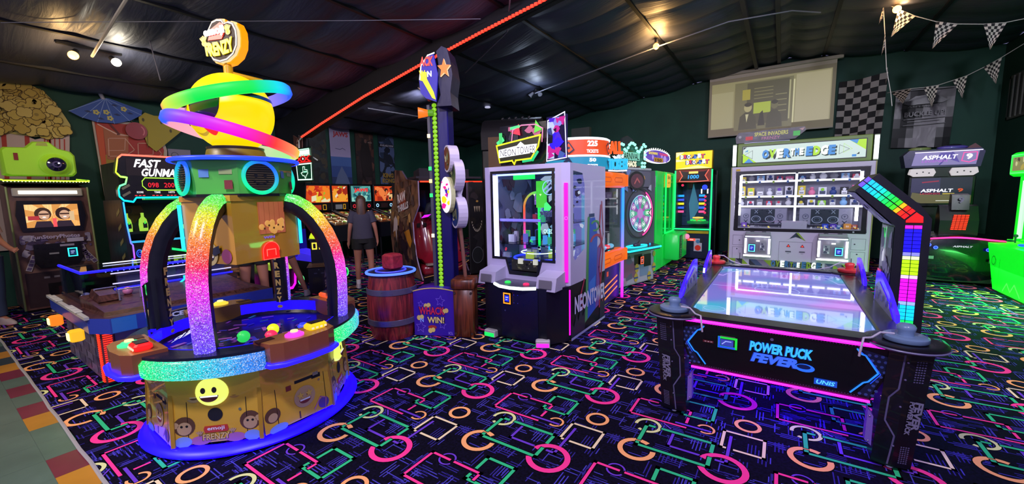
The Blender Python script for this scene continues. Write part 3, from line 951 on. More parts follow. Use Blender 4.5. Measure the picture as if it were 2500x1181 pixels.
    g.tube([(0, 0, 2.52), (.2*math.cos(R(rt)), .2*math.sin(R(rt)), 2.49), (.32*math.cos(R(rt)), .32*math.sin(R(rt)), 2.43)], .014, D('#c89a10', .3), 8)
    g.out('bracket', T)
    fd = 46-66   # sign faces this local direction
    SK = Matrix.Rotation(R(fd+90), 4, 'Z') @ Matrix.Translation((0, 0, 2.72)) @ Matrix.Rotation(R(-6), 4, 'Y') @ Matrix.Scale(.93, 4) @ Matrix.Translation((0, .0, -2.735))
    S = G(); S.M = SK
    def shape(k, cx=0, cz=2.735):
        pts = [(-.13, -.02), (-.16, .0), (-.165, .05), (-.12, .075), (-.09, .12), (-.05, .165), (.0, .175), (.045, .165), (.06, .13), (.10, .14), (.145, .12), (.165, .06), (.16, -.0), (.145, -.06), (.10, -.12), (.03, -.155), (-.04, -.16), (-.10, -.135), (-.125, -.09), (-.14, -.05)]
        return [(cx+x*k, cz+z*k) for x, z in pts]
    S.prism(shape(1.0), -.02, .045, E('#ffb000', .8), E('#ff9000', 1.3))
    S.prism(shape(.94), -.045, -.02, D('#3a2a10', .4), E('#ffe0b0', .9))
    S.fp(shape(.90), E('#fff2e0', .9), -.047)
    S.fp(shape(.84), D('#2a1406', .6), -.050)
    sg = S.out('sign', T)
    S = G(); S.M = SK
    S.prism([(-.10, 2.755), (-.06, 2.83), (.03, 2.865), (.055, 2.85), (.05, 2.78), (.02, 2.745)], -.056, -.048, E('#d82808', .8))
    S.text('emoji', -.03, 2.765, .075, E('#ffffff', 1.5), w=.18, y=-.058, bold=.05, depth=.006)
    S.text('FRENZY', -.01, 2.645, .10, E('#ffe400', 1.1), w=.245, y=-.056, bold=.05, arc=-.015, depth=.006)
    for sx, cz in ((-.135, 2.755), (.085, 2.80)):
        for q in range(5): S.stroke([(sx, cz-.02), (sx+(q-2)*.013, cz+.035-abs(q-2)*.006)], .010, E('#f0c800', 1.1), -.058)
        S.disc(sx, cz-.015, .022, E('#e0b800', 1.0), -.057, 14)
    S.out('sign_lettering', sg)
    S = G(); S.tube([(0, 0, 2.55), (0, 0, 2.63)], .022, D('#d8a010', .3), 10); S.out('sign_post', sg)
    # balls on the playfield
    for (c, dx, dy, dz) in (('#30e060', -.03, -.02, 0), ('#f2ff20', .03, .06, 0.0), ('#ff3060', .06, -.04, 0), ('#3040ff', .13, .05, 0)):
        o = G(); o.sph((0, 0, 0), .042, E(c, .9), 20, 12)
        a = P(1, 20); b = P(1, 110)
        x = .22+dx; y = .0+dy
        q = Matrix.Translation((-3.36, 1.40, 0)) @ Matrix.Rotation(R(-46), 4, 'Z') @ Vector((.20-dy*1.6, .10+dx*2.2+dy*.2, .632+dz))
        lb = {'#30e060': 'green', '#f2ff20': 'yellow', '#ff3060': 'pink red', '#3040ff': 'blue'}[c]
        o.disc(-.0, .005, .012, D('#204020', .5), -.0425, 8)
        o.out('ball', label='glowing %s ball lying on the playfield of the smiley coin machine' % lb, cat='ball', group='coloured balls on the playfield', loc=q)
frenzy()
# ================================================================ white prize tower machine
def neon_tower():
    T = thing('prize_tower_machine', 'white prize machine with a tall glass front and glowing Neon Tower marquee', 'arcade machine', (-2.39, 3.84, 0))
    LV = D('#c4bcdc', .35, 0, .5, .2); G2 = D('#8e88a6', .4)
    g = G()
    g.slab([(-.54, 0), (-.40, -.24), (.40, -.24), (.54, 0), (.54, 1.06), (-.54, 1.06)], .02, .62, D('#0c0c16', .35))
    g.out('base', T)
    g = G()
    g.box(-.17, .30, -.247, -.24, .04, .60, D('#11102a', .3)); g.disc(-.12, .33, .010, CHROME, -.25, 10)
    for x, z in ((.0, .52), (.05, .52), (.0, .43), (.05, .43)): g.disc(x, z, .005, CHROME, -.25, 8)
    g.out('door', T)
    reader(T, -.08, -.247, .475, '#2030ff', '#ff9020', s=1.15)
    for x, c, nm, a in ((-.31, '#10ff50', 'green', 0), (.36, '#ff20e0', 'pink', 28)):
        g = G().at(x, -.255, .0, rz=a*1.0)
        g.box(-.075, .075, -.05, .03, .0, .085, D('#b8b4b0', .4), .01); g.box(-.065, .065, -.053, -.05, .015, .055, E(c, 1.8)); g.out('foot_light', T)
    # upper shell, hollow
    g = G()
    z0, z1 = .62, 1.93
    fw = [(-.54, z0), (.46, z0), (.46, z1), (-.54, z1)]
    win = [(-.46, .86), (-.27, .86), (-.22, .69), (.17, .69), (.22, .86), (.385, .86), (.385, 1.88), (-.46, 1.88)]
    # front face pieces round the window
    g.fp([(-.54, z0), (-.22, z0), (-.22, .69), (-.27, .86), (-.46, .86), (-.46, 1.88), (-.46, z1), (-.54, z1)], LV, 0)
    g.fp([(-.22, z0), (.17, z0), (.17, .69), (-.22, .69)], LV, 0)
    g.fp([(.17, z0), (.46, z0), (.46, z1), (.385, z1), (.385, .86), (.22, .86), (.17, .69)], LV, 0)
    g.fp([(-.46, 1.88), (.385, 1.88), (.385, z1), (-.46, z1)], LV, 0)
    # chamfer post with a pink light channel, then the side
    g.quad((.46, 0, z0), (.54, .05, z0), (.54, .05, z1), (.46, 0, z1), LV)
    sw = [(.12, .93), (.16, .88), (.40, .98), (.42, 1.7), (.36, 1.83), (.12, 1.85)]
    def sd(p, m, x=.54): g.poly([(x, a, b) for a, b in p], m)
    sd([(.05, z0), (.12, z0), (.12, z1), (.05, z1)], LV); sd([(.12, 1.85), (.36, 1.83), (.42, 1.7), (.42, z1), (.12, z1)], LV)
    sd([(.12, z0), (.42, z0), (.42, .98), (.40, .98), (.16, .88), (.12, .93)], LV); sd([(.42, z0), (1.06, z0), (1.06, z1), (.42, z1)], LV)
    g.quad((-.54, 0, z0), (-.54, 1.06, z0), (-.54, 1.06, z1), (-.54, 0, z1), LV); g.quad((-.54, 1.06, z0), (.54, 1.06, z0), (.54, 1.06, z1), (-.54, 1.06, z1), LV)
    g.poly([(-.54, 0, z1), (.46, 0, z1), (.54, .05, z1), (.54, 1.06, z1), (-.54, 1.06, z1)], LV)
    g.quad((-.54, 0, z0), (.46, 0, z0), (.54, 1.06, z0), (-.54, 1.06, z0), D('#d6d2e6', .4))
    sh = g.out('cabinet', T)
    g = G(); inn = []
    # black window frame
    o_ = win; c = (-.03, 1.25)
    i_ = [(-.425, .89), (-.25, .89), (-.2, .735), (.15, .735), (.2, .89), (.35, .89), (.35, 1.85), (-.425, 1.85)]
    for k in range(8):
        j = (k+1) % 8; g.fp([o_[k], o_[j], i_[j], i_[k]], D('#15141c', .3), -.006)
    g.out('window_frame', T)
    g = G(); g.fp(i_, GLASS, .004); g.poly([(.538, a, b) for a, b in sw], GLASS); g.out('glass_pane', T)
    g = G(); g.box(.492, .508, .02, .024, .05, .60, E('#ff10d0', 1.6)); 
    g.out('pink_light', T)
    g = G().at(.502, .022, 0, rz=32); g.box(-.02, .02, -.012, -.002, .66, 1.72, E('#f010c0', 1.25)); g.ring(0, 1.35, .014, .018, E('#ff80e0', 1.2), -.014, 14); g.out('pink_light', T)
    g = G().at(.53, .015, 0, rz=60); g.box(-.018, .018, -.012, -.002, .08, .58, E('#ff10d0', 1.5)); g.out('pink_light', T)
    # interior
    g = G()
    rr = random.Random(11)
    g.at(0, 1.02, 0); g.fr(-.5, .5, .64, 1.9, D('#6a6c80', .3), 0)
    g.splash(-.45, .4, .7, 1.85, [D('#b8b8c8', .3), D('#6a6c7a', .3), D('#20222c', .3), E('#9ad8ff', .5), E('#b090ff', .4), D('#2c4a3a', .3), E('#80e0b0', .6), E('#c0d8f0', .6), E('#5050d0', .6)], 150, 21, -.004, .09)
    g.at(-.49, .3, 0, rz=90); g.fr(-.2, .7, .7, 1.88, D('#8a8aa0', .3), -.0); g.splash(-.15, .65, .75, 1.8, [D('#c8c8dc', .3), D('#5a5c70', .3), D('#20222c', .3), D('#7a3a4a', .3)], 50, 5, -.004, .12)
    g.at(0, 0, 0)
    for q in range(34):
        x = -.40+.70*rr.random(); y = .15+.7*rr.random(); z = rr.choice((.86, 1.03, 1.03, 1.29)); h = .04+.09*rr.random(); w = .02+.03*rr.random()
        g.box(x-w, x+w, y-.02, y+.02, z, z+h, rr.choice([D('#b8c0cc', .2, .4), D('#3a4250', .2), E('#40c890', .5), E('#7070e0', .6), D('#c03a4a', .3), D('#d8d8e4', .2), E('#c8e850', .5), E('#50b0ff', .6)]))
    g.at(0, 1.02, 0)
    g.at(0, 0, 0)
    for zz in (1.02, 1.28): g.box(-.5, .5, .15, 1.0, zz, zz+.006, GLASS)
    g.box(-.5, -.47, .1, .16, .8, 1.84, E('#c8d0ff', 4.0)); g.box(.37, .40, .12, .16, .75, 1.84, E('#6a80ff', 4.0))
    g.box(-.45, .35, .1, .13, 1.83, 1.85, E('#8090ff', 4.0)); g.box(-.22, .05, .12, .16, 1.78, 1.84, E('#20ff60', 1.2))
    g.box(-.02, .10, .3, .34, 1.45, 1.76, E('#50e040', .8)); g.box(.02, .36, .9, .93, 1.0, 1.7, E('#5a50ff', .7))
    g.box(-.48, .12, .2, .23, 1.29, 1.32, E('#8a80ff', .9))
    g.at(0, .88, 0); g.fr(.04, .44, .75, 1.84, E('#8a88e8', .5), 0); g.fr(.30, .44, .75, 1.6, E('#7ab8f0', .55), -.004); g.splash(.06, .42, .8, 1.8, [E('#b0b0ff', .6), D('#40406a', .4), E('#e0e8ff', .7), D('#7a2a60', .4)], 30, 17, -.008, .12)  # glowing panel added at the back to brighten the right of the interior
    g.at(0, .28, 0); g.ring(.16, 1.68, .075, .085, E('#90c0ff', 1.3), 0, 28); g.stroke([(.10, 1.66), (.18, 1.73)], .02, E('#a0b0e0', .9), 0); g.stroke([(.13, 1.63), (.22, 1.70)], .02, E('#a0b0e0', .9), 0)
    g.at(0, .2, 0)
    for sx in (.02, .10): g.fp([(sx-.015, 1.61), (sx+.015, 1.61), (sx, 1.585)], E('#d0ffb0', 1.2), -.01)
    g.fp([(.14, 1.42), (.22, 1.42), (.24, 1.46), (.18, 1.52), (.15, 1.50)], E('#50ff80', 1.0), -.01)
    g.text('OLED', .2, 1.16, .05, E('#c0fff0', 1.2), w=.13, y=-.01, bold=.03); g.text('AL', -.03, 1.05, .035, E('#40ff60', 1.4), w=.05, y=-.01); g.text('0', -.40, .93, .04, E('#ff2030', 1.5), y=-.0, shear=.2)
    for q in range(6): g.fp([(.08+q*.045, 1.35), (.12+q*.045, 1.35), (.14+q*.045, 1.38), (.12+q*.045, 1.41), (.08+q*.045, 1.41), (.10+q*.045, 1.38)], D('#60708a', .3), -.01)
    g.at(0, 0, 0)
    g.out('interior', T)
    g = G(); pts = []; cc = []
    for i in range(14):
        t = i/13
        if t < .5: p = (-.22, .35, .95+t*1.0)
        else: a = (t-.5)*2*PI/2; p = (-.22+.17*(1-math.cos(a)), .35, 1.45+.18*math.sin(a))
        pts.append(p); cc.append(tuple(Vector((.8, .05, .9)).lerp(Vector((1, .1, .03)), min(1, t*2.2)) if t < .45 else Vector((1, .1, .03)).lerp(Vector((.1, .8, .1)), (t-.45)/.55)))
    g.tube(pts, .014, RAIN, 8, False, cc); g.out('coloured_rail', T)
    g = G(); g.cyl((-.04, .4, .98), (-.04, .4, 1.50), .016, E('#10ff50', 1.5), 10); g.cyl((.12, .35, .95), (.12, .35, 1.2), .01, E('#30b8ff', 1.4), 8); g.cyl((.42, .3, 1.1), (.42, .3, 1.5), .012, E('#ff30d0', 1.6), 8); g.out('light_tube', T)
    g = G(); g.at(-.03, .36, .80); g.lathe([(.29, .0), (.30, .02), (.30, .05), (.0, .06)], D('#3a3a48', .2, .5), 32); g.tube([(.30*math.cos(R(a)), .30*math.sin(R(a)), .055) for a in range(0, 360, 12)], .010, E('#2030ff', 2.2), 6, True)
    g.tube([(.21*math.cos(R(a)), .21*math.sin(R(a)), .12) for a in range(0, 360, 14)], .006, E('#e0ffe8', 1.6), 6, True)
    for a in (20, 80, 150, 215, 280): g.box(.1*math.cos(R(a))-.03, .1*math.cos(R(a))+.03, .1*math.sin(R(a))-.03, .1*math.sin(R(a))+.03, .06, .16, D(['#c0c4d0', '#50586a', '#e0e0e8', '#2a7a6a', '#8a2a4a'][a % 5], .2, .3)); 
    g.out('turntable', T)
    # bottom winner tray
    g = G(); g.box(-.2, .15, .02, .06, .74, .86, D('#3a382c', .4)); g.splash(-.19, .14, .745, .855, [D('#8a8460', .4), D('#c8c8b0', .4), BLACK, D('#5a5848', .4)], 24, 2, .018, .16); g.box(-.1, -.04, .0, .03, .82, .88, E('#d0d0c0', .8)); g.box(.1, .15, .0, .03, .82, .88, E('#d0d0c0', .8)); g.out('tray', T)
    # console
    for sx in (-1, 1):
        g = G(); x0 = -.50 if sx < 0 else .27
        g.sidep([(-.24, .60), (.0, .60), (.0, .78), (-.20, .74)], x0, x0+.23, D('#b4adc8', .35))
        g.at(x0+.115, -.235, .67, rx=-6); g.box(-.075, .075, -.006, .0, -.045, .045, D('#6a6670', .7), .004); g.at()
        g.out('speaker_pod', T)
    g = G(); pts = [(-.27, .0), (-.27, -.22), (-.15, -.30), (0, -.325), (.15, -.30), (.27, -.22), (.27, 0)]
    g.slab(pts, .60, .635, D('#4a4858', .25)); sh2 = g.out('shelf', T)
    g = G(); g.tube([(x, y-.01, .615) for x, y in pts[1:-1]], .017, E('#eafff2', 2.6), 8); g.out('shelf_light', T)
    for x, c in ((-.11, '#30ff60'), (.13, '#ff3070')):
        g = G().at(x, -.20, .637); g.lathe([(.035, 0), (.035, .01), (.025, .018), (0, .022)], E(c, .8), 18); g.out('button', T)
    # side artwork
    g = G().at(.541, 0, 0, rz=90)
    GR_ = D('#4f9a5a', .35); BL = D('#2c55c0', .35); BL2 = D('#3c78dc', .35); RD = D('#b02c50', .35); DK = D('#2a2838', .4); LP = D('#b4a0e0', .4)
    g.fr(.42, .98, .02, .62, D('#a99cd0', .4), .002); g.fr(.05, .42, .02, .62, D('#a99cd0', .4), .002); g.fr(.98, 1.06, .02, .62, D('#a99cd0', .4), .002)
    g.fp([(.42, .1), (.50, .13), (.56, 1.35), (.50, 1.33)], GR_, -.002); g.fp([(.50, .13), (.74, .2), (.80, 1.1), (.72, 1.32), (.56, 1.32)], BL, -.003)
    g.fp([(.52, .3), (.70, .36), (.74, .62), (.54, .56)], BL2, -.004); g.fp([(.74, .2), (.85, .22), (.92, 1.0), (.80, .95)], D('#7a4aa0', .35), -.003)
    g.fr(.54, .70, 1.33, 1.37, D('#23336a', .4), -.004)
    g.ring(.72, 1.22, .10, .15, GR_, -.005, 24, -120, 150, .45); g.ring(.76, 1.02, .14, .20, RD, -.005, 24, -60, 170, .5)
    g.stroke([(.90, 1.45), (.86, 1.2), (.98, .9), (.88, .4), (.86, .2)], .035, RD, -.006); g.stroke([(.93, 1.5), (.98, 1.1), (.84, .7), (.96, .25)], .022, RD, -.007)
    g.stroke([(.40, .62), (.30, .46), (.36, .30)], .03, RD, -.004)
    g.fp([(.05, .02), (.42, .02), (.42, .28), (.36, .2), (.3, .34), (.24, .18), (.18, .26), (.12, .14), (.05, .2)], DK, -.004)
    g.fp([(.88, .02), (1.05, .02), (1.05, .60), (.98, .5), (.9, .62)], DK, -.0035)
    g.text('NEON', .36, .28, .20, D('#d8d0ee', .3), w=.46, y=-.009, bold=.04); g.text('TOWER', .82, .28, .20, D('#d8d0ee', .3), w=.44, y=-.009, bold=.04)
    g.fr(.05, 1.06, .0, .03, D('#b8b0cc', .4), -.006)
    g.out('side_artwork', T)
    # marquee
    g = G().at(0, .10, 0)
    g.fr(-.40, .22, 1.95, 2.40, D('#15151f', .2), .03)
    g.splash(-.38, .2, 2.05, 2.38, [D('#303040', .3), E('#c83060', .6), E('#3a9a40', .6), D('#101018', .3), E('#e070a0', .5)], 26, 8, .02, .2)
    g.fp([(-.20, 2.30), (-.10, 2.27), (-.12, 2.40)], E('#ff3050', .9), -.0); g.fp([(.08, 2.28), (.18, 2.31), (.10, 2.42)], E('#60e040', .9), -.0)
    g.stroke([(-.22, 2.20), (-.20, 2.34), (-.08, 2.38), (.10, 2.37), (.19, 2.32), (.18, 2.18)], .012, E('#ff90c0', .9), -.002)
    g.stroke([(-.40, 2.21), (-.35, 2.24)], .05, E('#50ff90', .9), -.002); g.stroke([(-.22, 2.36), (-.12, 2.37)], .03, E('#50ff90', .9), -.002); g.stroke([(-.37, 2.3), (-.37, 2.16)], .045, E('#40d070', .9), -.003)
    g.out('marquee_backdrop', T)
    g = G().at(0, .06, 0)
    fr = [(-.38, 2.17), (-.22, 2.19), (.20, 2.24), (.17, 2.12), (.08, 2.0), (-.12, 1.99), (-.14, 1.95), (-.17, 1.99), (-.34, 1.98)]
    g.prism(fr, -.03, .0, D('#2a2c18', .4), D('#8a8a20', .4)); g.stroke(fr, .018, E('#e8e820', 1.0), -.034, True)
    g.fp([(-.35, 2.03), (.13, 2.06), (.16, 2.15), (.0, 2.15), (-.05, 2.19), (-.1, 2.15), (-.35, 2.12)], E('#ffffff', 1.6), -.036)
    g.text('NEON', -.22, 2.045, .075, D('#5a5a66', .4), w=.21, y=-.04, bold=.0); g.text('TOWER', .02, 2.055, .08, D('#5a5a66', .4), w=.24, y=-.04, bold=.0)
    g.stroke([(-.02, 1.975), (.1, 1.985), (.16, 2.06)], .03, E('#20d080', .9), -.033)
    g.out('marquee', T)
    g = G().at(.26, .06, 0, rz=-10)
    g.fr(.0, .26, 1.96, 2.42, D('#4a3c90', .3), 0); g.stroke([(0, 1.96), (.02, 2.38), (.24, 2.44), (.26, 1.98)], .012, E('#e0e0ff', 1.2), -.004, True)
    g.fp([(.01, 1.98), (.1, 1.98), (.11, 2.39), (.01, 2.36)], E('#c8d4ff', .8), -.002)
    g.splash(.02, .25, 1.98, 2.40, [E('#5020e0', .7), E('#e020a0', .6), D('#181828', .3), E('#a0a0ff', .6), D('#4a6ab0', .3), E('#3010ff', .8)], 26, 31, -.004, .3)
    g.text('NEON', .05, 2.2, .1, D('#30304a', .4), w=.07, y=-.01)
    g.box(0, .26, .0, .02, 1.96, 2.42, D('#30285a', .3))
    g.out('marquee_wing', T)
neon_tower()

# ================================================================ cartoon whacking game: barrel, tower, plinth
def whack():
    T = thing('hammer_strike_tower', 'tall dark blue Whack N Win strength tower with a column of green lights', 'arcade machine', (-3.04, 3.37, 0), 25)
    NB = D('#0e085a', .35); NAV = D('#0f1038', .4)
    # front apron
    g = G()
    for i in range(10):
        x0 = -.50+.48*i/10; x1 = -.50+.48*(i+1)/10
        zt = lambda x: .50+.05*math.sin((x+.6)*5.2)+.06*(x+.58)
        g.add([(x0, -.02, .01), (x1, -.02, .01), (x1, -.02, zt(x1)), (x0, -.02, zt(x0)), (x0, .3, .01), (x1, .3, .01), (x1, .3, zt(x1)), (x0, .3, zt(x0))], [(0, 1, 2, 3), (3, 2, 6, 7), (5, 4, 7, 6)], D('#3b1c9c', .35))
    g.tube([(-.50+.48*i/10, -.02, .50+.05*math.sin((.48*i/10+.10)*5.2)+.06*(.48*i/10+.08)) for i in range(11)], .006, D('#d8b86a', .4), 6)
    ap = g.out('apron', T)
    g = G().at(-.02, -.022, 0); g.M = g.M @ Matrix.Diagonal((.87, 1, 1, 1))
    LT = D('#7a5ad8', .4)
    def star(x, z, r, m, y=-.002, w=.006):
        pts = [(x+(r if q % 2 == 0 else r*.45)*math.sin(R(36*q+8)), z+(r if q % 2 == 0 else r*.45)*math.cos(R(36*q+8))) for q in range(10)]
        g.stroke(pts, w, m, y, True)
    star(-.18, .42, .065, LT); star(-.46, .11, .07, LT); star(-.16, .14, .05, LT); star(-.45, .38, .04, LT)
    BN = D('#d8c06a', .4)
    for x, z in ((-.36, .36), (-.12, .30), (-.46, .22), (-.31, .07)):
        g.disc(x-.02, z, .03, BN, -.003, 12); g.disc(x+.02, z+.01, .028, BN, -.0031, 12)
    g.text('WHACK', -.30, .255, .10, D('#2a1030', .4), w=.37, y=-.004, bold=.06); g.text('WHACK', -.30, .26, .09, D('#d02a50', .35), w=.35, y=-.006, bold=.03)
    g.text('N', -.44, .17, .05, D('#8aa8ff', .35), w=.05, y=-.006, bold=.03); g.text('WIN!', -.25, .155, .085, D('#2a1030', .4), w=.25, y=-.004, bold=.06); g.text('WIN!', -.25, .16, .075, D('#e8d080', .35), w=.23, y=-.006, bold=.03)
    g.disc(-.30, .11, .06, D('#a0302a', .4), -.0028, 14, .025); g.text('ICL', -.05, .03, .03, D('#b8a0ff', .4), w=.06, y=-.004)
    g.out('lettering', ap)
    g = G(); g.box(-.02, .21, -.035, .2, .0, .56, WOOD, .01); g.box(-.04, .23, -.055, .22, .56, .68, WOOD, .015)
    for x, z in ((.0, .52), (.19, .52), (.0, .05), (.19, .05)): g.cyl((x, -.045, z), (x, -.03, z), .014, D('#3a2a22', .4), 8)
    g.out('post', T)
    # tower
    g = G()
    g.box(-.27, -.05, .12, .34, .0, 2.62, NB, .01)
    g.box(-.285, -.25, .10, .16, .0, 2.62, D('#3a3c4a', .5), .004)
    g.out('column', T)
    g = G()
    for i in range(44):
        z = .57+i*.0475
        g.sph((-.20, .112, z), (.028, .014, .024), E('#8fd820', .75), 10, 6)
        g.at(0, .118, 0); g.fr(-.235, -.165, z-.024, z+.024, MATTE, 0); g.at()
    for z, c in ((1.92, '#20ff60'), (1.78, '#ffe080'), (1.62, '#20ff60'), (1.16, '#ffe0b0'), (2.28, '#ffe0a0')): g.box(-.285, -.255, .085, .10, z-.02, z+.02, E(c, 2.2))
    g.out('light_column', T)
    # round signs on the right edge
    for (z, r, x, c1, rot) in ((2.02, .11, -.02, '#6a3020', 0), (1.84, .13, .03, '#3a4a2a', 0), (1.42, .13, .05, '#1a2a6a', 0)):
        g = G().at(x, .1, z, rz=-52)
        g.prism([(r*math.cos(R(a)), r*1.35*math.sin(R(a))) for a in range(0, 360, 15)], -.055, .055, D('#c6bcd0', .35), D('#c6bcd0', .35))
        g.disc(0, 0, r*.86, D(c1, .4), -.057, 24, r*1.18); g.splash(-r*.5, r*.5, -r*.7, r*.7, [D('#7a7a5a', .4), D('#c0b08a', .4), D('#202028', .4)], 8, int(z*10), -.059, .4)
        g.out('round_sign', T)
    g = G().at(.06, .16, 0); g.tube([(0, 0, 1.93), (.02, 0, 1.8), (-.03, 0, 1.62), (.02, 0, 1.45)], .04, D('#c6bcd0', .35), 10); g.out('sign_bracket', T)
    g = G().at(-.06, .05, 1.62, rz=-35)
    g.prism([(.10*math.cos(R(a)), .20*math.sin(R(a))) for a in range(0, 360, 15)], -.03, .03, E('#f8f0ff', .9), D('#c8c890', .4)); g.splash(-.07, .07, -.15, .15, [E('#ff20a0', .9), E('#ffe820', .9), E('#4020c0', .8), E('#ffffff', .9)], 14, 5, -.033, .35)
    g.out('round_sign', T)
    g = G().at(.06, .12, 0); g.cyl((.03, 0, .68), (-.01, 0, 1.28), .022, D('#8a5a4a', .3, .3), 10); g.out('hammer_handle', T)
    # head sign
    g = G()
    hd = [(-.14, 2.58), (-.09, 2.70), (-.11, 2.85), (-.10, 3.02), (-.12, 3.15), (-.06, 3.20), (.0, 3.17), (.03, 3.05), (.05, 2.9), (.02, 2.72), (.03, 2.58)]
    g.prism(hd, .02, .32, D('#0a0834', .35), D('#08062c', .4))
    g.out('sign_body', T)
    g = G().at(0, .01, 0, rz=0)
    g.prism([(-.30, 2.72), (-.24, 2.66), (-.13, 2.62), (-.10, 2.9), (-.14, 3.12), (-.22, 3.08), (-.29, 2.98), (-.31, 2.85)], -.03, .0, D('#2a20a0', .4), D('#2020a0', .4))
    g.fp([(-.30, 2.85), (-.27, 2.84), (-.17, 2.66), (-.13, 2.64), (-.15, 2.72), (-.22, 2.86), (-.22, 2.93), (-.29, 2.94)], E('#e0f020', 1.1), -.034)
    g.text('ACK', -.22, 2.99, .10, E('#ff5040', 1.1), w=.15, y=-.036, bold=.04, shear=.15); g.text('W', -.27, 2.87, .08, E('#ffe830', 1.0), w=.07, y=-.036, bold=.04)
    g.text('N', -.19, 2.88, .06, E('#ffffff', 1.2), w=.05, y=-.036, bold=.04)
    g.stroke([(-.30, 2.86), (-.28, 3.0), (-.20, 3.10), (-.13, 3.12)], .014, E('#ffffff', 1.0), -.035)
    g.out('sign_lettering', T)
    g = G().at(-.03, .015, 2.96)
    pts = [((.075 if q % 2 == 0 else .034)*math.sin(R(36*q)), (.10 if q % 2 == 0 else .045)*math.cos(R(36*q))) for q in range(10)]
    g.prism(pts, -.03, 0, E('#ff7a20', 1.2), E('#ffd0a0', 1.2)); g.out('star', T)
    # small cannon and beak
    g = G(); g.cyl((-.27, .10, 2.53), (-.37, .06, 2.53), .035, E('#ff7a20', 1.0), 14, .06); g.cyl((-.2, .1, 2.53), (-.27, .1, 2.53), .035, E('#60a020', .7), 12); g.out('cannon', T)
    g = G(); g.add([(-.27, .08, 2.70), (-.36, .05, 2.80), (-.25, .08, 2.76), (-.26, .12, 2.72)], [(0, 1, 2), (0, 2, 3), (0, 3, 1), (1, 3, 2)], D('#a07a4a', .4)); g.sph((-.24, .09, 2.68), .03, D('#8a2a3a', .4), 10, 6); g.out('beak', T)
    # barrel
    B = thing('strike_barrel', 'dark red wooden barrel with two steel hoops and a blue lit rim', 'barrel', (-3.76, 3.07, 0))
    prof = []
    for i in range(13):
        t = i/12; prof.append((.245+.04*math.sin(PI*t), .0+.73*t))
    g = G(); g.lathe(prof+[(0, .73)], WOODR, 28); g.out('staves', B)
    for z in (.20, .55):
        g = G(); r_ = .245+.04*math.sin(PI*z/.73)
        g.lathe([(r_+.004, z-.035), (r_+.012, z-.03), (r_+.012, z+.03), (r_+.004, z+.035)], D('#6a6484', .3, .6), 32); g.out('hoop', B)
    g = G(); g.lathe([(.265, .73), (.285, .745), (.265, .76), (.2, .765), (0, .765)], D('#1a1c3a', .3), 36); g.out('rim', B)
    g = G(); g.tube([(.272*math.cos(R(a)), .272*math.sin(R(a)), .755) for a in range(0, 360, 10)], .016, E('#4a70ff', 1.8), 8, True); g.tube([(.17*math.cos(R(a)), .17*math.sin(R(a)), .768) for a in range(0, 360, 12)], .008, E('#3a40ff', 1.8), 6, True); g.out('rim_light', B)
    K = G(); K.box(-.095, .095, -.09, .09, .773, .955, node_mat('red_padded_vinyl', _noisy('#7a1024', '#96182e', 30, .6, .15)), .022)
    K.out('strike_pad', label='dark red padded block standing on top of the wooden barrel', cat='strike pad', loc=(-3.76, 3.10, 0))
whack()

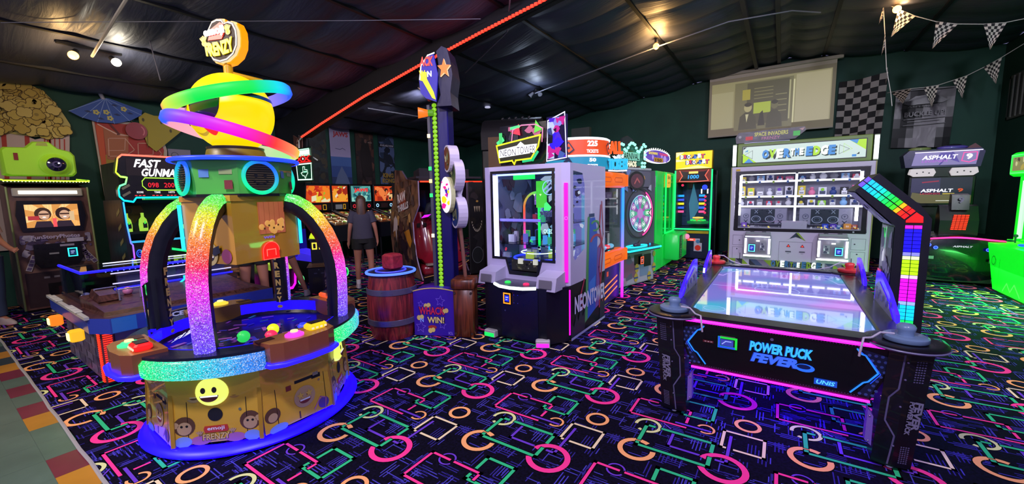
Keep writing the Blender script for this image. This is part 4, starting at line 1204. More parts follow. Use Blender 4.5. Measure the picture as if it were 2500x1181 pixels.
# ================================================================ sit-down dinosaur shooter
def dino():
    T = thing('sit_down_shooter_cabinet', 'dark two-seat shooting cabinet with red seats and a painted brown side panel', 'arcade machine', (-5.53, 5.28, 0), 66)
    BRN = node_mat('mottled_brown_print', _noisy('#3a241c', '#86604a', 4, .4))
    sp = [(.02, .04), (.20, .26), (.34, .48), (.42, .80), (.44, 1.12), (.22, 1.30), (.05, 1.45), (.04, 1.90), (.68, 1.96), (.97, 2.14), (1.42, 2.18), (1.51, 1.69), (1.85, 1.35), (1.97, 1.0), (1.97, .75), (1.88, .3), (1.8, .04)]
    for x, nm in ((.0, 'l'), (.985, 'r')):
        g = G(); g.sidep(sp, x-.03, x+.0, BRN if nm == 'l' else D('#15131a', .4), D('#6a5a70', .3))
        if nm == 'l':
            g.M = Matrix.Translation((-.032, 0, 0)) @ Matrix.Rotation(R(-90), 4, 'Z')
            # x of this frame runs toward the front (-y): x = -depth
            g.splash(-1.75, -.30, .08, .75, [D('#241820', .5), D('#3a2a28', .5), D('#20241a', .5), D('#4a3a2a', .5)], 40, 3, -.002, .25)
            g.splash(-1.8, -.5, .75, 1.3, [D('#9a6a3a', .4), D('#6a4030', .5), D('#3c2426', .5), D('#c89858', .4)], 24, 4, -.006, .2)
            g.fp([(-1.72, .85), (-1.62, 1.14), (-1.48, 1.22), (-1.36, 1.12), (-1.4, .9), (-1.44, .95), (-1.48, .66), (-1.56, .9)], D('#d8c8c0', .4), -.012)
            g.fp([(-.95, .9), (-.62, .98), (-.48, .75), (-.6, .6), (-.75, .7)], D('#d08a24', .4), -.012)
            g.splash(-1.40, -.22, 1.42, 1.92, [D('#4a3838', .5), D('#3a2c2c', .5), D('#5a4038', .5)], 14, 5, -.006, .3)
            g.stroke([(-.5, 1.8), (-.35, 1.55)], .014, D('#9a8a80', .4), -.013); g.stroke([(-1.5, 1.35), (-1.0, 1.2), (-.7, 1.25)], .02, D('#8a6a50', .4), -.013)
            g.disc(-.95, 1.52, .23, D('#8a2018', .4), -.014, 24, .20)
            g.M = g.M @ Matrix.Translation((-.95, 0, 1.50)) @ Matrix.Rotation(R(-9), 4, 'Y')
            g.text('RAW', -.02, .02, .19, D('#e8e4e8', .3), w=.56, y=-.018, bold=.05); g.text('THRILLS', .0, -.16, .14, D('#e8e4e8', .3), w=.72, y=-.018, bold=.05)
        g.out('side_panel', T)
    g = G()
    for (a, b), (c, d) in zip(sp[0:7], sp[1:8]): g.tube([(-.015, a-.008, b), (-.015, c-.008, d)], .010, D('#c8b8d8', .3, .5), 6)
    for (a, b), (c, d) in zip(sp[11:15], sp[12:16]): g.tube([(-.015, a+.008, b), (-.015, c+.008, d)], .010, D('#c8b8d8', .3, .5), 6)
    g.out('edge_trim', T)
    W_ = .955
    g = G(); g.box(.0, W_, 1.2, 1.8, .05, 1.9, MATTE); g.box(.0, W_, .05, 1.4, 1.90, 1.95, D('#1e1820', .5)); g.slab([(-.03, .10), (1.32, .10), (1.2, 1.3), (.05, 1.3)], 1.95, 1.99, D('#2a2430', .5))
    g.slab([(.05, .15), (1.1, .2), (.9, 1.2), (.3, 1.2)], 1.99, 2.14, D('#26222c', .5))
    g.out('canopy', T)
    g = G(); g.box(.02, .50, .02, .05, 1.875, 1.90, E('#ff3418', 2.4)); g.box(.60, 1.30, .02, .05, 1.875, 1.90, E('#ff3418', 2.0)); g.out('red_light', T)
    g = G(); g.box(.05, .92, 1.18, 1.2, 1.0, 1.75, D('#1a1238', .15)); g.out('screen', T)
    RS = D('#8a1a2c', .22, 0, .6, .6)
    for x0, w0 in ((.01, .48), (.50, .45)):
        g = G()
        prof = [(.10, .30), (.24, .28), (.45, .34), (.62, .52), (.72, .85), (.80, 1.15), (.86, 1.30)]
        n = len(prof); vs = []
        for i, (y, z) in enumerate(prof):
            for q in range(9):
                t = q/8; e = abs(t-.5)*2
                lift = (e**2.5)*(.14 if i < 4 else .10)
                ww = w0*(1.0 if i < 5 else (.86 if i == 5 else .6))
                xx = x0+w0/2+(t-.5)*ww
                if i < 3: vs.append((xx, y, z+lift))
                else: vs.append((xx, y-lift*1.6, z))
        fs = [(i*9+q, i*9+q+1, (i+1)*9+q+1, (i+1)*9+q) for i in range(n-1) for q in range(8)]
        g.add(vs, fs, RS, True)
        g.box(x0+.05, x0+w0-.05, .14, .5, .10, .30, RS, .03)
        g.at(x0+w0/2, .70, 0); g.fr(-.10, -.03, 1.0, 1.08, D('#1a0a0e', .4)); g.fr(.03, .10, 1.0, 1.08, D('#1a0a0e', .4))
        g.out('seat', T)
    for x in (.10, .28, .58): 
        g = G(); g.box(x, x+.13, .06, .16, .30, .335, D('#9a8a80', .5)); g.out('seat_pad', T)
    g = G(); g.tube([(.30, .6, 1.25), (.36, .5, 1.42), (.48, .46, 1.48), (.62, .5, 1.42), (.68, .6, 1.25)], [.05, .08, .085, .08, .05], D('#2a3236', .6), 10); g.tube([(.34, .5, 1.2), (.42, .44, 1.36), (.54, .42, 1.38)], .05, D('#20262a', .6), 8); g.out('mounted_gun', T)
    g = G(); g.add([(.10, .30, 1.20), (.24, .30, 1.22), (.30, .28, 1.27), (.16, .28, 1.26)], [(0, 1, 2, 3)], E('#d020ff', 1.4)); g.out('purple_light', T)
    g = G(); g.box(.0, W_, .0, 1.2, .0, .12, D('#100c1a', .4)); g.tube([(.0, -.02, .10), (.25, -.03, .13), (.5, -.03, .17), (.75, -.03, .24), (.93, -.02, .34)], .008, D('#c89a5a', .3), 6); g.out('step', T)
    g = G(); g.box(.985, 1.32, .02, .07, .04, 1.90, D('#121116', .45), .01)
    g.at(1.15, .02, 0)
    g.splash(-.15, .15, .3, 1.8, [D('#1c1a20', .5), D('#2a2226', .5), D('#1a1614', .5)], 16, 3, -.004, .4)
    g.disc(.02, 1.50, .03, D('#b08a40', .4), -.012, 8, .02)
    for q in range(11):
        a = R(190+q*15); g.fp([(-.0+.12*math.cos(a), 1.15+.26*math.sin(a)), (-.0+.10*math.cos(a+.12), 1.15+.20*math.sin(a+.12)), (-.0+.12*math.cos(a+.2), 1.15+.26*math.sin(a+.2))], D('#b8b0a0', .4), -.014)
    for q in range(3): g.fp([(-.06+q*.05, 1.40), (-.02+q*.05, 1.40), (-.04+q*.05, 1.28)], D('#a89a80', .4), -.014)
    g.disc(.0, .42, .13, D('#1d2024', .4), -.012, 24, .17); g.ring(.0, .42, .12, .13, D('#5a6066', .4), -.014, 24, k=1.3)
    g.out('front_wing', T)
    # small blue-white lamp left on the canopy
    g = G(); g.sph((0, 0, .05), (.02, .02, .035), E('#d8e8ff', 2.2), 10, 8); g.sph((-.05, 0, .12), .018, E('#4060ff', 2.4), 8, 6); g.sph((.03, 0, .13), .014, E('#6080ff', 2.2), 8, 6); g.box(-.03, .03, -.03, .03, 0, .02, DARK)
    g.out('lamp', label='tiny blue and white lamp standing on the roof of the dark shooting cabinet', cat='lamp', loc=(-5.75, 6.0, 2.142))
dino()
def black_cab():
    T = thing('tall_ride_cabinet', 'tall black cabinet with a plain tan panel rising behind the white prize machine', 'arcade machine', (-5.25, 7.25, 0), 20)
    g = G(); g.box(-.30, 1.0, .0, 1.1, 0, 2.6, D('#0e0d12', .45), .03); g.out('cabinet', T)
    g = G(); g.sidep([(.0, 2.6), (-.02, 2.95), (.1, 3.2), (.3, 3.28), (.9, 3.15), (1.1, 2.6)], -.30, 1.0, D('#141218', .6)); 
    for q in range(5): g.cyl((.1+q*.15, .3, 3.28-.0*q), (.14+q*.15, .3, 3.30-.0*q), .03, D('#2a2a30', .3), 8)
    g.out('hood', T)
    g = G(); g.box(-.14, .6, -.015, .0, 2.1, 2.9, D('#6a4c30', .6)); g.out('panel', T)
    return
    g = G()
    g.splash(-.25, .3, .9, 1.9, [D('#1c1a20', .5), D('#2a2226', .5), D('#141316', .5)], 16, 3, -.004, .3)
    g.disc(.0, 1.65, .04, D('#b08a40', .4), -.01, 8, .025)
    for q in range(9):
        a = R(200+q*17); g.fp([(.0+.20*math.cos(a), 1.2+.34*math.sin(a)), (.0+.17*math.cos(a+.12), 1.2+.28*math.sin(a+.12)), (.0+.2*math.cos(a+.2), 1.2+.34*math.sin(a+.2))], D('#b8b0a0', .4), -.012)
    for q in range(4): g.fp([(-.15+q*.06, 1.5), (-.1+q*.06, 1.5), (-.12+q*.06, 1.36)], D('#a89a80', .4), -.012)
    g.disc(.05, .55, .22, D('#1d2024', .4), -.01, 24); g.ring(.05, .55, .2, .215, D('#5a6066', .4), -.012, 24)
    g.out('front_artwork', T)
black_cab()
# ================================================================ back of the hall
g = G()
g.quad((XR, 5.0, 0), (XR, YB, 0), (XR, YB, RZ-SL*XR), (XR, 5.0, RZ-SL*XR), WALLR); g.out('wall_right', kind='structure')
g = G().at(XR-.02, 0, 0, rz=-90)
g.stroke([(-11.75, 2.85), (-11.75, 3.6), (-10.2, 3.6), (-10.2, 2.85)], .05, D('#4a4a48', .5), -.01, True); g.fr(-11.75, -10.2, 2.85, 3.6, D('#1c211f', .4), -.005)
for q in range(1, 8): g.box(-11.75+q*.19-.015, -11.75+q*.19+.015, -.03, -.01, 2.85, 3.6, D('#5a5a56', .5))
g.out('window_1', kind='structure')
# projection screen
S = thing('projection_screen', 'white pull-down projection screen showing a dim yellowish film on the back wall', 'projection screen', (-.39, 12.0, 0))
g = G(); g.box(-1.40, 1.40, -.06, .04, 4.50, 4.58, D('#9a968a', .5), .01); g.out('housing', S)
g = G(); g.box(-1.31, 1.29, -.012, -.004, 3.03, 4.50, D('#a09a80', .8)); g.box(-1.31, 1.29, -.02, .0, 3.0, 3.03, D('#8a8678', .5))
g.fr(-1.31, 1.29, 4.42, 4.50, D('#b8b2a4', .8), -.014); g.out('fabric', S)
g = G().at(0, -.013, 0)
b0 = '#8f8a60'
g.fr(-1.25, 1.22, 3.2, 4.33, E('#8c875f', .75), -.002)
g.fr(-.72, .50, 3.12, 4.28, E('#6f6b4a', .75), -.004)
g.fr(-1.25, -.75, 3.2, 4.1, E('#9a9670', .75), -.003); g.fr(.55, 1.2, 3.2, 4.3, E('#a39c78', .75), -.003)
g.fr(-.45, .42, 3.25, 4.25, E('#55523a', .7), -.006)
for q in range(4): g.fr(-.3, .1, 3.85+q*.08, 3.87+q*.08, E('#7f7a52', .7), -.007); g.fr(.15, .38, 3.5+q*.13, 3.52+q*.13, E('#8a865c', .7), -.007)
g.fr(-.55, -.38, 3.85, 4.1, E('#9a9038', .8), -.008); g.fr(-.3, .06, 3.5, 3.76, E('#9fae3c', .8), -.008)
g.fr(.50, .53, 3.2, 4.2, E('#c8c496', .75), -.008); g.fr(.42, .45, 3.3, 4.2, E('#a8a478', .75), -.008)
for x, s_ in ((-.42, 1), (.14, .85)):
    g.fp([(x-.2*s_, 3.13), (x-.17*s_, 3.45), (x-.06*s_, 3.55), (x+.06*s_, 3.55), (x+.17*s_, 3.42), (x+.2*s_, 3.13)], E('#4a4833', .7), -.010)
    g.disc(x, 3.66, .085*s_, E('#a8a070' if s_ == 1 else '#6a6646', .75), -.011, 16, .11*s_); g.disc(x, 3.73, .08*s_, E('#3f3d2c', .6), -.012, 14, .05)
g.fp([(-.47, 3.5), (-.44, 3.3), (-.40, 3.5)], E('#b8b48a', .8), -.012)
g.fp([(-.2, 3.2), (-.16, 3.5), (-.1, 3.56), (-.05, 3.2)], E('#3a3828', .6), -.011)
g.out('projected_picture', S)
# chequered flag
g = G().at(0, 12.17, 0)
KK = D('#0c0c10', .8); WW = D('#8e8a86', .8)
rn = random.Random(2)
x0, x1, zt, zb = .98, 1.80, 4.02, 2.72
def fl(u, v):
    return (x0+(x1-x0)*u-.03*v, -.02-.03*math.sin(u*9+v*2)*(.3+v), zt+.05*u-.0-(zt-zb)*v-.02*math.sin(u*5))
for i in range(6):
    for j in range(10):
        c = WW if (i+j) % 2 else KK
        for a in range(2):
            u0 = (i+a/2)/6; u1 = (i+(a+1)/2)/6
            g.add([fl(u0, (j+1)/10), fl(u1, (j+1)/10), fl(u1, j/10), fl(u0, j/10)], [(0, 1, 2, 3)], c)
g.out('hanging_flag', label='large black and white chequered flag hanging on the back wall beside the projection screen', cat='flag')
# banner
B = thing('wall_banner', 'faded dark vinyl banner with the words BUCKLE UP hanging right of the chequered flag', 'banner', (1.95, 12.1, 0))
g = G().at(); 
def bn(u, v): return (.9*u-.02*v, -.02*math.sin(u*7+v*3), 3.68-.05*u-1.22*v)
for i in range(8):
    for j in range(6): g.add([bn(i/8, (j+1)/6), bn((i+1)/8, (j+1)/6), bn((i+1)/8, j/6), bn(i/8, j/6)], [(0, 1, 2, 3)], D('#14151a', .35), True)
g.out('sheet', B)
g = G(); g.at(0, -.06, 0); LG = D('#4a4c50', .4); 
g.text('BUCKLE UP!', .46, 3.08, .10, D('#6a6c70', .4), w=.62, bold=.02); g.text('ASPHALT 9', .44, 3.27, .035, LG, w=.5); g.fr(.14, .78, 3.02, 3.035, LG); g.fr(.2, .7, 2.97, 2.98, LG); g.fr(.14, .78, 2.9, 2.912, LG); g.stroke([(.02, 3.64), (.86, 3.60)], .02, LG)
g.fp([(.12, 3.36), (.3, 3.5), (.6, 3.5), (.8, 3.36), (.7, 3.32), (.2, 3.32)], D('#26282e', .3))
g.out('lettering', B)
# pennant strings
def garland(name, lab, pts, pen, seed):
    T = thing(name, lab, 'bunting', pts[0])
    o = Vector(pts[0])
    g = G(); g.tube([Vector(p)-o for p in pts], .006, D('#b8b4b0', .6), 5); g.out('string', T)
    for k, (a, b, tip) in enumerate(pen):
        g = G(); a = Vector(a)-o; b = Vector(b)-o; t = Vector(tip)-o
        N = 9
        def q(u, v): 
            p = a.lerp(b, u)
            return p.lerp(t, v)+Vector((0, -.012*math.sin(u*5+v*4), 0))
        for i in range(6):
            for j in range(N):
                v0, v1 = j/N, (j+1)/N
                g.add([q(i/6, v1), q((i+1)/6, v1), q((i+1)/6, v0), q(i/6, v0)], [(0, 1, 2, 3)], D('#c0b8ac', .7) if (i+j) % 2 else D('#0b0b0d', .7))
        g.out('pennant', T)
y1 = 9.2
P1 = [(1.25, y1, 4.58), (1.43, y1, 4.44), (1.63, y1, 4.29), (1.87, y1, 4.15), (2.1, y1, 4.06), (2.38, y1, 3.99), (2.6, y1, 3.96), (2.8, y1, 3.97), (3.1, y1, 4.05), (3.45, y1, 4.2)]
garland('pennant_string', 'string of small chequered pennants swooping across the ceiling to the right wall', P1,
        [((1.42, y1, 4.45), (1.63, y1, 4.29), (1.36, y1, 4.03)), ((1.87, y1, 4.15), (2.12, y1, 4.06), (1.86, y1, 3.75)), ((2.38, y1, 3.99), (2.62, y1, 3.96), (2.48, y1, 3.61)), ((2.95, y1, 4.0), (3.18, y1, 4.08), (3.08, y1, 3.68))], 1)
P3 = [(1.24, y1+.02, 4.57), (1.28, 9.6, 4.35), (1.33, 10.2, 4.1), (1.4, 10.9, 4.05), (1.5, 11.6, 4.05), (1.75, 11.9, 4.0)]
P3 = [(1.24, 9.25, 4.57), (1.29, 9.25, 4.1), (1.345, 9.25, 3.55), (1.43, 9.3, 3.17), (1.46, 9.3, 2.95)]
garland('pennant_string', 'limp string of chequered pennants hanging straight down in front of the chequered flag', P3,
        [((1.24, 9.25, 4.57), (1.255, 9.25, 4.4), (1.20, 9.25, 4.28)), ((1.29, 9.25, 4.13), (1.31, 9.25, 3.95), (1.265, 9.25, 3.78)), ((1.35, 9.26, 3.6), (1.37, 9.26, 3.5), (1.35, 9.26, 3.32))], 2)
y2 = 11.0
P2 = [(1.73, y2+.6, 3.56), (1.97, y2, 3.49), (2.15, y2, 3.48), (2.34, y2, 3.49), (2.55, y2, 3.55), (2.71, y2, 3.60), (2.93, y2, 3.72), (3.10, y2, 3.83), (3.36, y2, 4.02), (3.48, y2, 4.12)]
garland('pennant_string', 'lower string of chequered pennants sagging in front of the dark banner', P2,
        [((1.78, y2+.5, 3.53), (1.99, y2, 3.49), (1.88, y2, 3.22)), ((2.15, y2, 3.48), (2.36, y2, 3.49), (2.29, y2, 3.1)), ((2.53, y2, 3.54), (2.72, y2, 3.61), (2.68, y2, 3.21)), ((2.90, y2, 3.71), (3.12, y2, 3.84), (3.08, y2, 3.4))], 3)

# ================================================================ wide prize merchandiser in the middle of the back row
def over_edge():
    T = thing('wide_prize_machine', 'wide white prize machine with rows of prizes behind glass, signed Over the Edge', 'arcade machine', (0, 9.4, 0))
    X0, X1 = -.87, 1.34
    WH = D('#b8b0c8', .35); EDG = D('#8a8a50', .4)
    g = G()
    g.box(X0, X1, 0, .9, .04, .80, WH)
    g.box(X0, -.80, 0, .9, .80, 2.07, WH); g.box(1.28, X1, 0, .9, .80, 2.07, WH); g.box(-.80, 1.28, 0, .9, 1.99, 2.07, WH); g.box(-.80, 1.28, .86, .9, .80, 1.99, D('#202028', .5))
    for x in (X0, X1): g.box(x-.008, x+.008, -.01, .9, .02, 2.07, EDG)
    g.box(X0+.03, X1-.03, .05, .85, 0, .04, MATTE)
    g.out('cabinet', T)
    g = G(); o_ = [(-.79, .79), (1.27, .79), (1.27, 1.98), (-.79, 1.98)]; i_ = [(-.72, .85), (1.20, .85), (1.20, 1.92), (-.72, 1.92)]
    for k in range(4): g.fp([o_[k], o_[(k+1) % 4], i_[(k+1) % 4], i_[k]], D('#101014', .3), -.006)
    for x in (-.6, 1.1): g.disc(x, .82, .015, D('#c8c8d0', .3, .8), -.01, 10)
    g.box(-.79, -.72, -.008, -.004, 1.99, 2.03, D('#c09a20', .5)); g.out('window_frame', T)
    g = G(); g.fp(i_, GLASS, .01); g.out('glass_pane', T)
    # interior
    g = G()
    g.box(-.79, 1.27, .55, .57, .8, 1.98, D('#9a9aae', .4))
    g.box(-.79, 1.27, .02, .85, .79, .86, D('#b8b8c8', .3)); g.splash(-.7, 1.18, .86, .9, [E('#ffe860', .8), D('#c8c8d0', .3), D('#8a8a98', .3)], 40, 6, .05, .6)
    for z in (1.28, 1.48, 1.78):
        g.box(-.78, 1.26, .30, .56, z-.012, z, D('#c0c0cc', .3)); g.box(-.78, 1.26, .28, .30, z-.025, z+.01, E('#f4f4ff', 2.2))
    for q in range(8):
        for z in (1.48, 1.78):
            x = -.62+q*.235; c = ('#7f9a30', '#3a5a9a')[q % 2]
            g.at(x, .27, 0); g.fp([(-.02, z+.005), (.02, z+.005), (.02, z-.03), (0, z-.05), (-.02, z-.03)], E(c, .6), -.0); g.at()
    g.out('shelves', T)
    g = G()
    for x, z0, z1 in ((-.70, 1.5, 1.90), (-.71, 1.1, 1.32), (-.71, 1.36, 1.46), (1.165, 1.68, 1.90), (1.13, 1.02, 1.28)):
        g.box(x-.022, x+.022, .03, .07, z0, z1, E('#f4f6ff', 6.0))
    g.box(.205, .235, .03, .06, .98, 1.90, E('#f0f2ff', 5.0)); g.box(-.70, .2, .04, .06, 1.905, 1.92, E('#f0f2ff', 4.0)); g.box(.24, 1.14, .04, .06, 1.905, 1.92, E('#f0f2ff', 4.0))
    g.out('white_light', T)
    # centre divider and pushers
    g = G(); g.box(.20, .24, .06, .5, .86, 1.90, D('#b0b0c0', .3)); g.slab([(.02, .02), (.42, .02), (.36, .2), (.08, .2)], .86, 1.0, D('#b4b4c6', .3)); g.out('divider', T)
    for cx in (-.30, .70):
        g = G().at(cx, .25, 0)
        g.fr(-.40, .40, .92, 1.24, D('#8f8fa4', .3), 0); g.fr(-.22, .20, .93, 1.22, D('#243038', .3), -.003)
        for sx in (-.12, .12):
            g.ring(sx, 1.02, .07, .085, D('#9aa6ba', .3), -.006, 24, k=.8); g.ring(sx, 1.02, .04, .05, D('#5a6a80', .3), -.006, 20, k=.8)
            g.stroke([(sx-.025, 1.14), (sx+.025, 1.20)], .01, D('#9aa6ba', .3), -.006); g.stroke([(sx+.025, 1.14), (sx-.025, 1.20)], .01, D('#9aa6ba', .3), -.006)
        for sx in (-.30, .29): g.ring(sx, 1.08, .04, .05, D('#50566a', .3), -.006, 20); g.fp([(sx-.02, 1.10), (sx+.02, 1.10), (sx, 1.06)], D('#50566a', .3), -.006); g.stroke([(sx-.03, .93), (sx+.03, 1.0)], .012, D('#34384a', .3), -.006); g.stroke([(sx+.03, .93), (sx-.03, 1.0)], .012, D('#34384a', .3), -.006)
        for q in range(5): g.fp([(-.38+q*.05, .90), (-.34+q*.05, .90), (-.36+q*.05, .93)], D('#30343a', .3), -.003)
        g.out('pusher_board', T)
    # marquee
    g = G()
    g.box(-.78, 1.27, .0, .4, 2.075, 2.53, D('#5f7a2a', .4), .01)
    for k in (0, 1): pass
    mq = g.out('marquee', T)
    g = G(); g.at(0, -.002, 0)
    g.fr(-.70, 1.20, 2.13, 2.47, D('#14181a', .4)); g.fr(-.685, 1.185, 2.145, 2.455, E('#c8dcd4', .85), -.003)
    LG_ = E('#a8d818', .9); LB_ = E('#3f8ad0', .85); DG = D('#1a2a20', .4)
    g.fp([(-.685, 2.145), (-.45, 2.145), (-.685, 2.33)], LG_, -.005); g.fp([(-.66, 2.145), (-.50, 2.145), (-.58, 2.23)], LB_, -.006); g.fp([(1.185, 2.455), (.95, 2.455), (1.185, 2.27)], LG_, -.005); g.fp([(.95, 2.455), (1.08, 2.455), (1.06, 2.38)], LB_, -.006)
    g.fp([(-.68, 2.45), (-.62, 2.45), (-.68, 2.40)], DG, -.006); g.fp([(-.66, 2.36), (-.6, 2.40), (-.6, 2.36)], LB_, -.006); g.fr(1.0, 1.06, 2.16, 2.20, LB_, -.006); g.fp([(1.06, 2.2), (1.1, 2.2), (1.1, 2.24)], DG, -.006)
    for sx, d in ((-.52, -1), (.82, 1)): g.stroke([(sx, 2.22), (sx, 2.38), (sx+d*.14, 2.30)], .005, DG, -.006, True); g.stroke([(sx+d*.06, 2.24), (sx+d*.06, 2.40), (sx+d*.18, 2.30)], .004, LG_, -.006, True)
    def word(t, x, w, c1, c2, h=.17, z=2.21):
        g.text(t, x+.012, z-.02, h, D('#1e3a2a', .4), w=w*1.03, y=-.008, bold=.06, shear=0.05)
        n = len(t)
        for i, ch in enumerate(t):
            cw = w/n; g.text(ch, x-w/2+cw*(i+.5), z, h, [c1, c2, E('#f2fff2', .95)][i % 3], w=cw*.95, y=-.012-.001*i, bold=.07, shear=.05)
    word('OVER', -.13, .46, LB_, LG_, z=2.21); word('THE', .20, .20, E('#f2fff2', .95), LB_, z=2.24, h=.13); word('EDGE', .55, .44, LB_, LG_, z=2.22)
    g.out('marquee_sign', mq)
    g = G()
    for x in (-.83, 1.32):
        g = G(); g.box(x-.03, x+.03, -.03, .05, 2.10, 2.50, E('#f2f6ff', 3.0)); g.box(x-.035, x+.035, -.01, .3, 2.08, 2.52, D('#6a7a5a', .4)); g.out('white_light', T)
    # control boxes
    for cx in (-.36, .81):
        g = G(); g.box(cx-.22, cx+.22, -.16, .0, .32, .74, D('#7c7688', .3), .015); g.slab([(cx-.20, -.14), (cx+.20, -.14), (cx+.21, .0), (cx-.21, .0)], .74, .78, D('#8a8a96', .3))
        for sx in (-.1, .1): g.cyl((cx+sx, -.07, .78), (cx+sx, -.07, .79), .035, D('#5a5a66', .3), 14)
        cb = g.out('control_box', T)
        g = G()
        for sx in (-.2, .2): g.box(cx+sx-.018, cx+sx+.018, -.175, -.158, .36, .66, E('#f0f6ff', 2.6))
        g.box(cx-.23, cx+.23, -.175, -.158, .30, .33, E('#ffffff', 2.8)); g.box(cx-.21, cx+.21, -.172, -.16, .685, .705, E('#e8f0ff', 1.5)); g.box(cx-.02, cx+.04, -.17, -.16, .60, .625, E('#ffffff', 1.4))
        g.out('box_light', cb)
        sgn = -1 if cx < 0 else 1
        reader(cb, cx+sgn*.09, -.162, .47, '#2038e0', '#60d8ff', s=1.35)
        g = G().at(cx-sgn*.09, -.16, .5); g.box(-.05, .05, -.012, 0, -.08, .08, D('#b0aec0', .3, .5)); g.splash(-.04, .04, -.07, .07, [D('#50506a', .4), D('#d8d8e8', .3)], 5, 3, -.014, .5); g.out('coin_slot', cb)
    g = G(); g.at(0, -.003, 0)
    LN = D('#6a6478', .5)
    for x0, x1, z0, z1 in ((-.80, -.62, .50, .70), (-.80, -.62, .14, .46), (1.08, 1.28, .50, .70), (1.08, 1.28, .14, .46), (.0, .52, .10, .60)): g.stroke([(x0, z0), (x1, z0), (x1, z1), (x0, z1)], .004, LN, -.002, True)
    for x, z in ((-.68, .6), (-.72, .42), (1.13, .6), (1.17, .42), (.5, .12), (.08, .12)): g.disc(x, z, .012, D('#3a3648', .4), -.004, 10)
    for x in (-.66, 1.10): g.fr(x-.006, x+.006, .2, .34, D('#4a4658', .4), -.004)
    cA, cB, cC = D('#23304a', .4), D('#7f9a30', .4), D('#a8c0b0', .4)
    g.fp([(.16, .66), (.26, .78), (.26, .70)], cA, -.005); g.fp([(.26, .78), (.36, .66), (.26, .70)], D('#1a2a26', .4), -.005); g.fp([(.26, .78), (.30, .78), (.42, .62), (.36, .66)], cB, -.0052); g.fp([(.10, .62), (.16, .66), (.20, .70)], cC, -.005)
    for x in (.15, .37): g.fp([(x-.035, .50), (x+.035, .50), (x, .56)], D('#8a2a30', .4), -.004); g.disc(x, .52, .012, E('#ff3a30', 1.4), -.006, 10); g.fr(x-.045, x+.045, .40, .425, D('#5a566a', .4), -.005); g.fr(x-.02, x+.02, .375, .38, LN, -.005)
    pc = [D('#3f4a70', .4), D('#7a6a8a', .4), D('#7f9a30', .4), D('#2a2c3a', .4), D('#b4aec8', .4)]
    for i in range(18):
        x = -.86+i*.122
        if .0 < x < .0: continue
        g.fp([(x, .10), (x+.12, .10), (x, .22)], pc[i % 4], -.004); g.fp([(x+.12, .10), (x+.12, .22), (x, .22)], pc[(i+2) % 5], -.004)
    word('OVER', .03, .30, D('#3f6aa0', .4), D('#7f9a30', .4), h=.14, z=.09); word('THE', .27, .16, D('#7f9a30', .4), D('#3f6aa0', .4), h=.10, z=.11); word('EDGE', .52, .30, D('#3f6aa0', .4), D('#7f9a30', .4), h=.14, z=.09)
    g.out('front_artwork', T)
    # prizes
    rr = random.Random(7)
    pal = [('red', '#c03050'), ('white', '#d8d8e4'), ('yellow', '#d8c030'), ('dark blue', '#203a80'), ('pink', '#e078a0'), ('black', '#18181e'), ('grey', '#80808c'), ('lime green', '#90d030'), ('purple', '#6a40b0'), ('light blue', '#80b0e0')]
    ordn = ['first', 'second', 'third', 'fourth', 'fifth', 'sixth', 'seventh', 'eighth', 'ninth', 'tenth', 'eleventh', 'twelfth']
    rows = [('bottom shelf', 1.28, ['white', 'white', 'grey', 'red', 'grey', 'white', 'black', 'white', 'lime green', 'grey', 'light blue', 'white'], .13),
            ('middle shelf', 1.48, ['yellow', 'yellow', 'grey', 'white', 'grey', 'white', 'yellow', 'pink', 'white', 'dark blue', 'black', 'pink'], .20),
            ('top shelf', 1.78, ['yellow', 'grey', 'light blue', 'white', 'red', 'pink', 'dark blue', 'white', 'white', 'grey', 'light blue', 'red'], .11)]
    pd = dict(pal)
    for (nm, z, cs, hh) in rows:
        for i, c in enumerate(cs):
            x = -.70+i*.163+(0.04 if x_after(i) else 0)
            h = hh*(.75+.35*rr.random()); w = .05+.02*rr.random()
            g = G(); kx = rr.random()
            if kx < .65:
                g.box(-w, w, -.03, .03, 0, h, D(pd[c], .4), .004); g.fr(-w*.7, w*.7, h*.15, h*.55, D('#e0e0e8' if c not in ('white',) else '#404a6a', .4), -.031)
                g.disc(0, h*.72, w*.45, D(pd[rr.choice(list(pd))], .4), -.032, 12); g.fr(-w*.5, w*.5, h*.25, h*.32, D('#2a2a38', .4), -.033)
            else:
                g.sph((0, 0, w*.95), (w*.95, .03, w*.95), D(pd[c], .5), 12, 8); g.sph((0, 0, w*2.2), (w*.6, .028, w*.55), D(pd[c], .5), 10, 6)
                g.disc(-w*.2, w*2.25, w*.1, BLACK, -.03, 8); g.disc(w*.2, w*2.25, w*.1, BLACK, -.03, 8)
            half = 'left' if i < 6 else 'right'
            g.out('prize', label='%s prize, %s along the %s of the wide prize machine' % (c, ordn[i], nm), cat='prize', group='prizes on the shelves of the wide prize machine', loc=(x, 9.4+.40, z+.001))
    for x, z, c, nm, s_ in ((-.62, .90, '#7a50c0', 'purple', 1), (.70, .90, '#2040c0', 'dark blue', 1), (.82, .90, '#5030b0', 'violet', 1), (.90, .90, '#3060a0', 'mid blue', .8), (1.02, .90, '#d89040', 'orange', 1.1), (1.12, .98, '#a04a30', 'brick red', .9)):
        g = G(); g.box(-.05*s_, .05*s_, -.03, .03, 0, .09*s_, D(c, .35), .004); g.fr(-.035*s_, .035*s_, .03, .07, E(c, .6), -.031); g.text('50', 0, .035, .03, E('#e8e8ff', .7), y=-.033)
        if z > .95: z = .902; 
        g.out('prize', label='%s prize box lying on the floor of the wide prize machine' % nm, cat='prize', group='prizes on the floor of the wide prize machine', loc=(x, 9.4+.12, z-.04+.002))
def x_after(i): return i >= 6
over_edge()
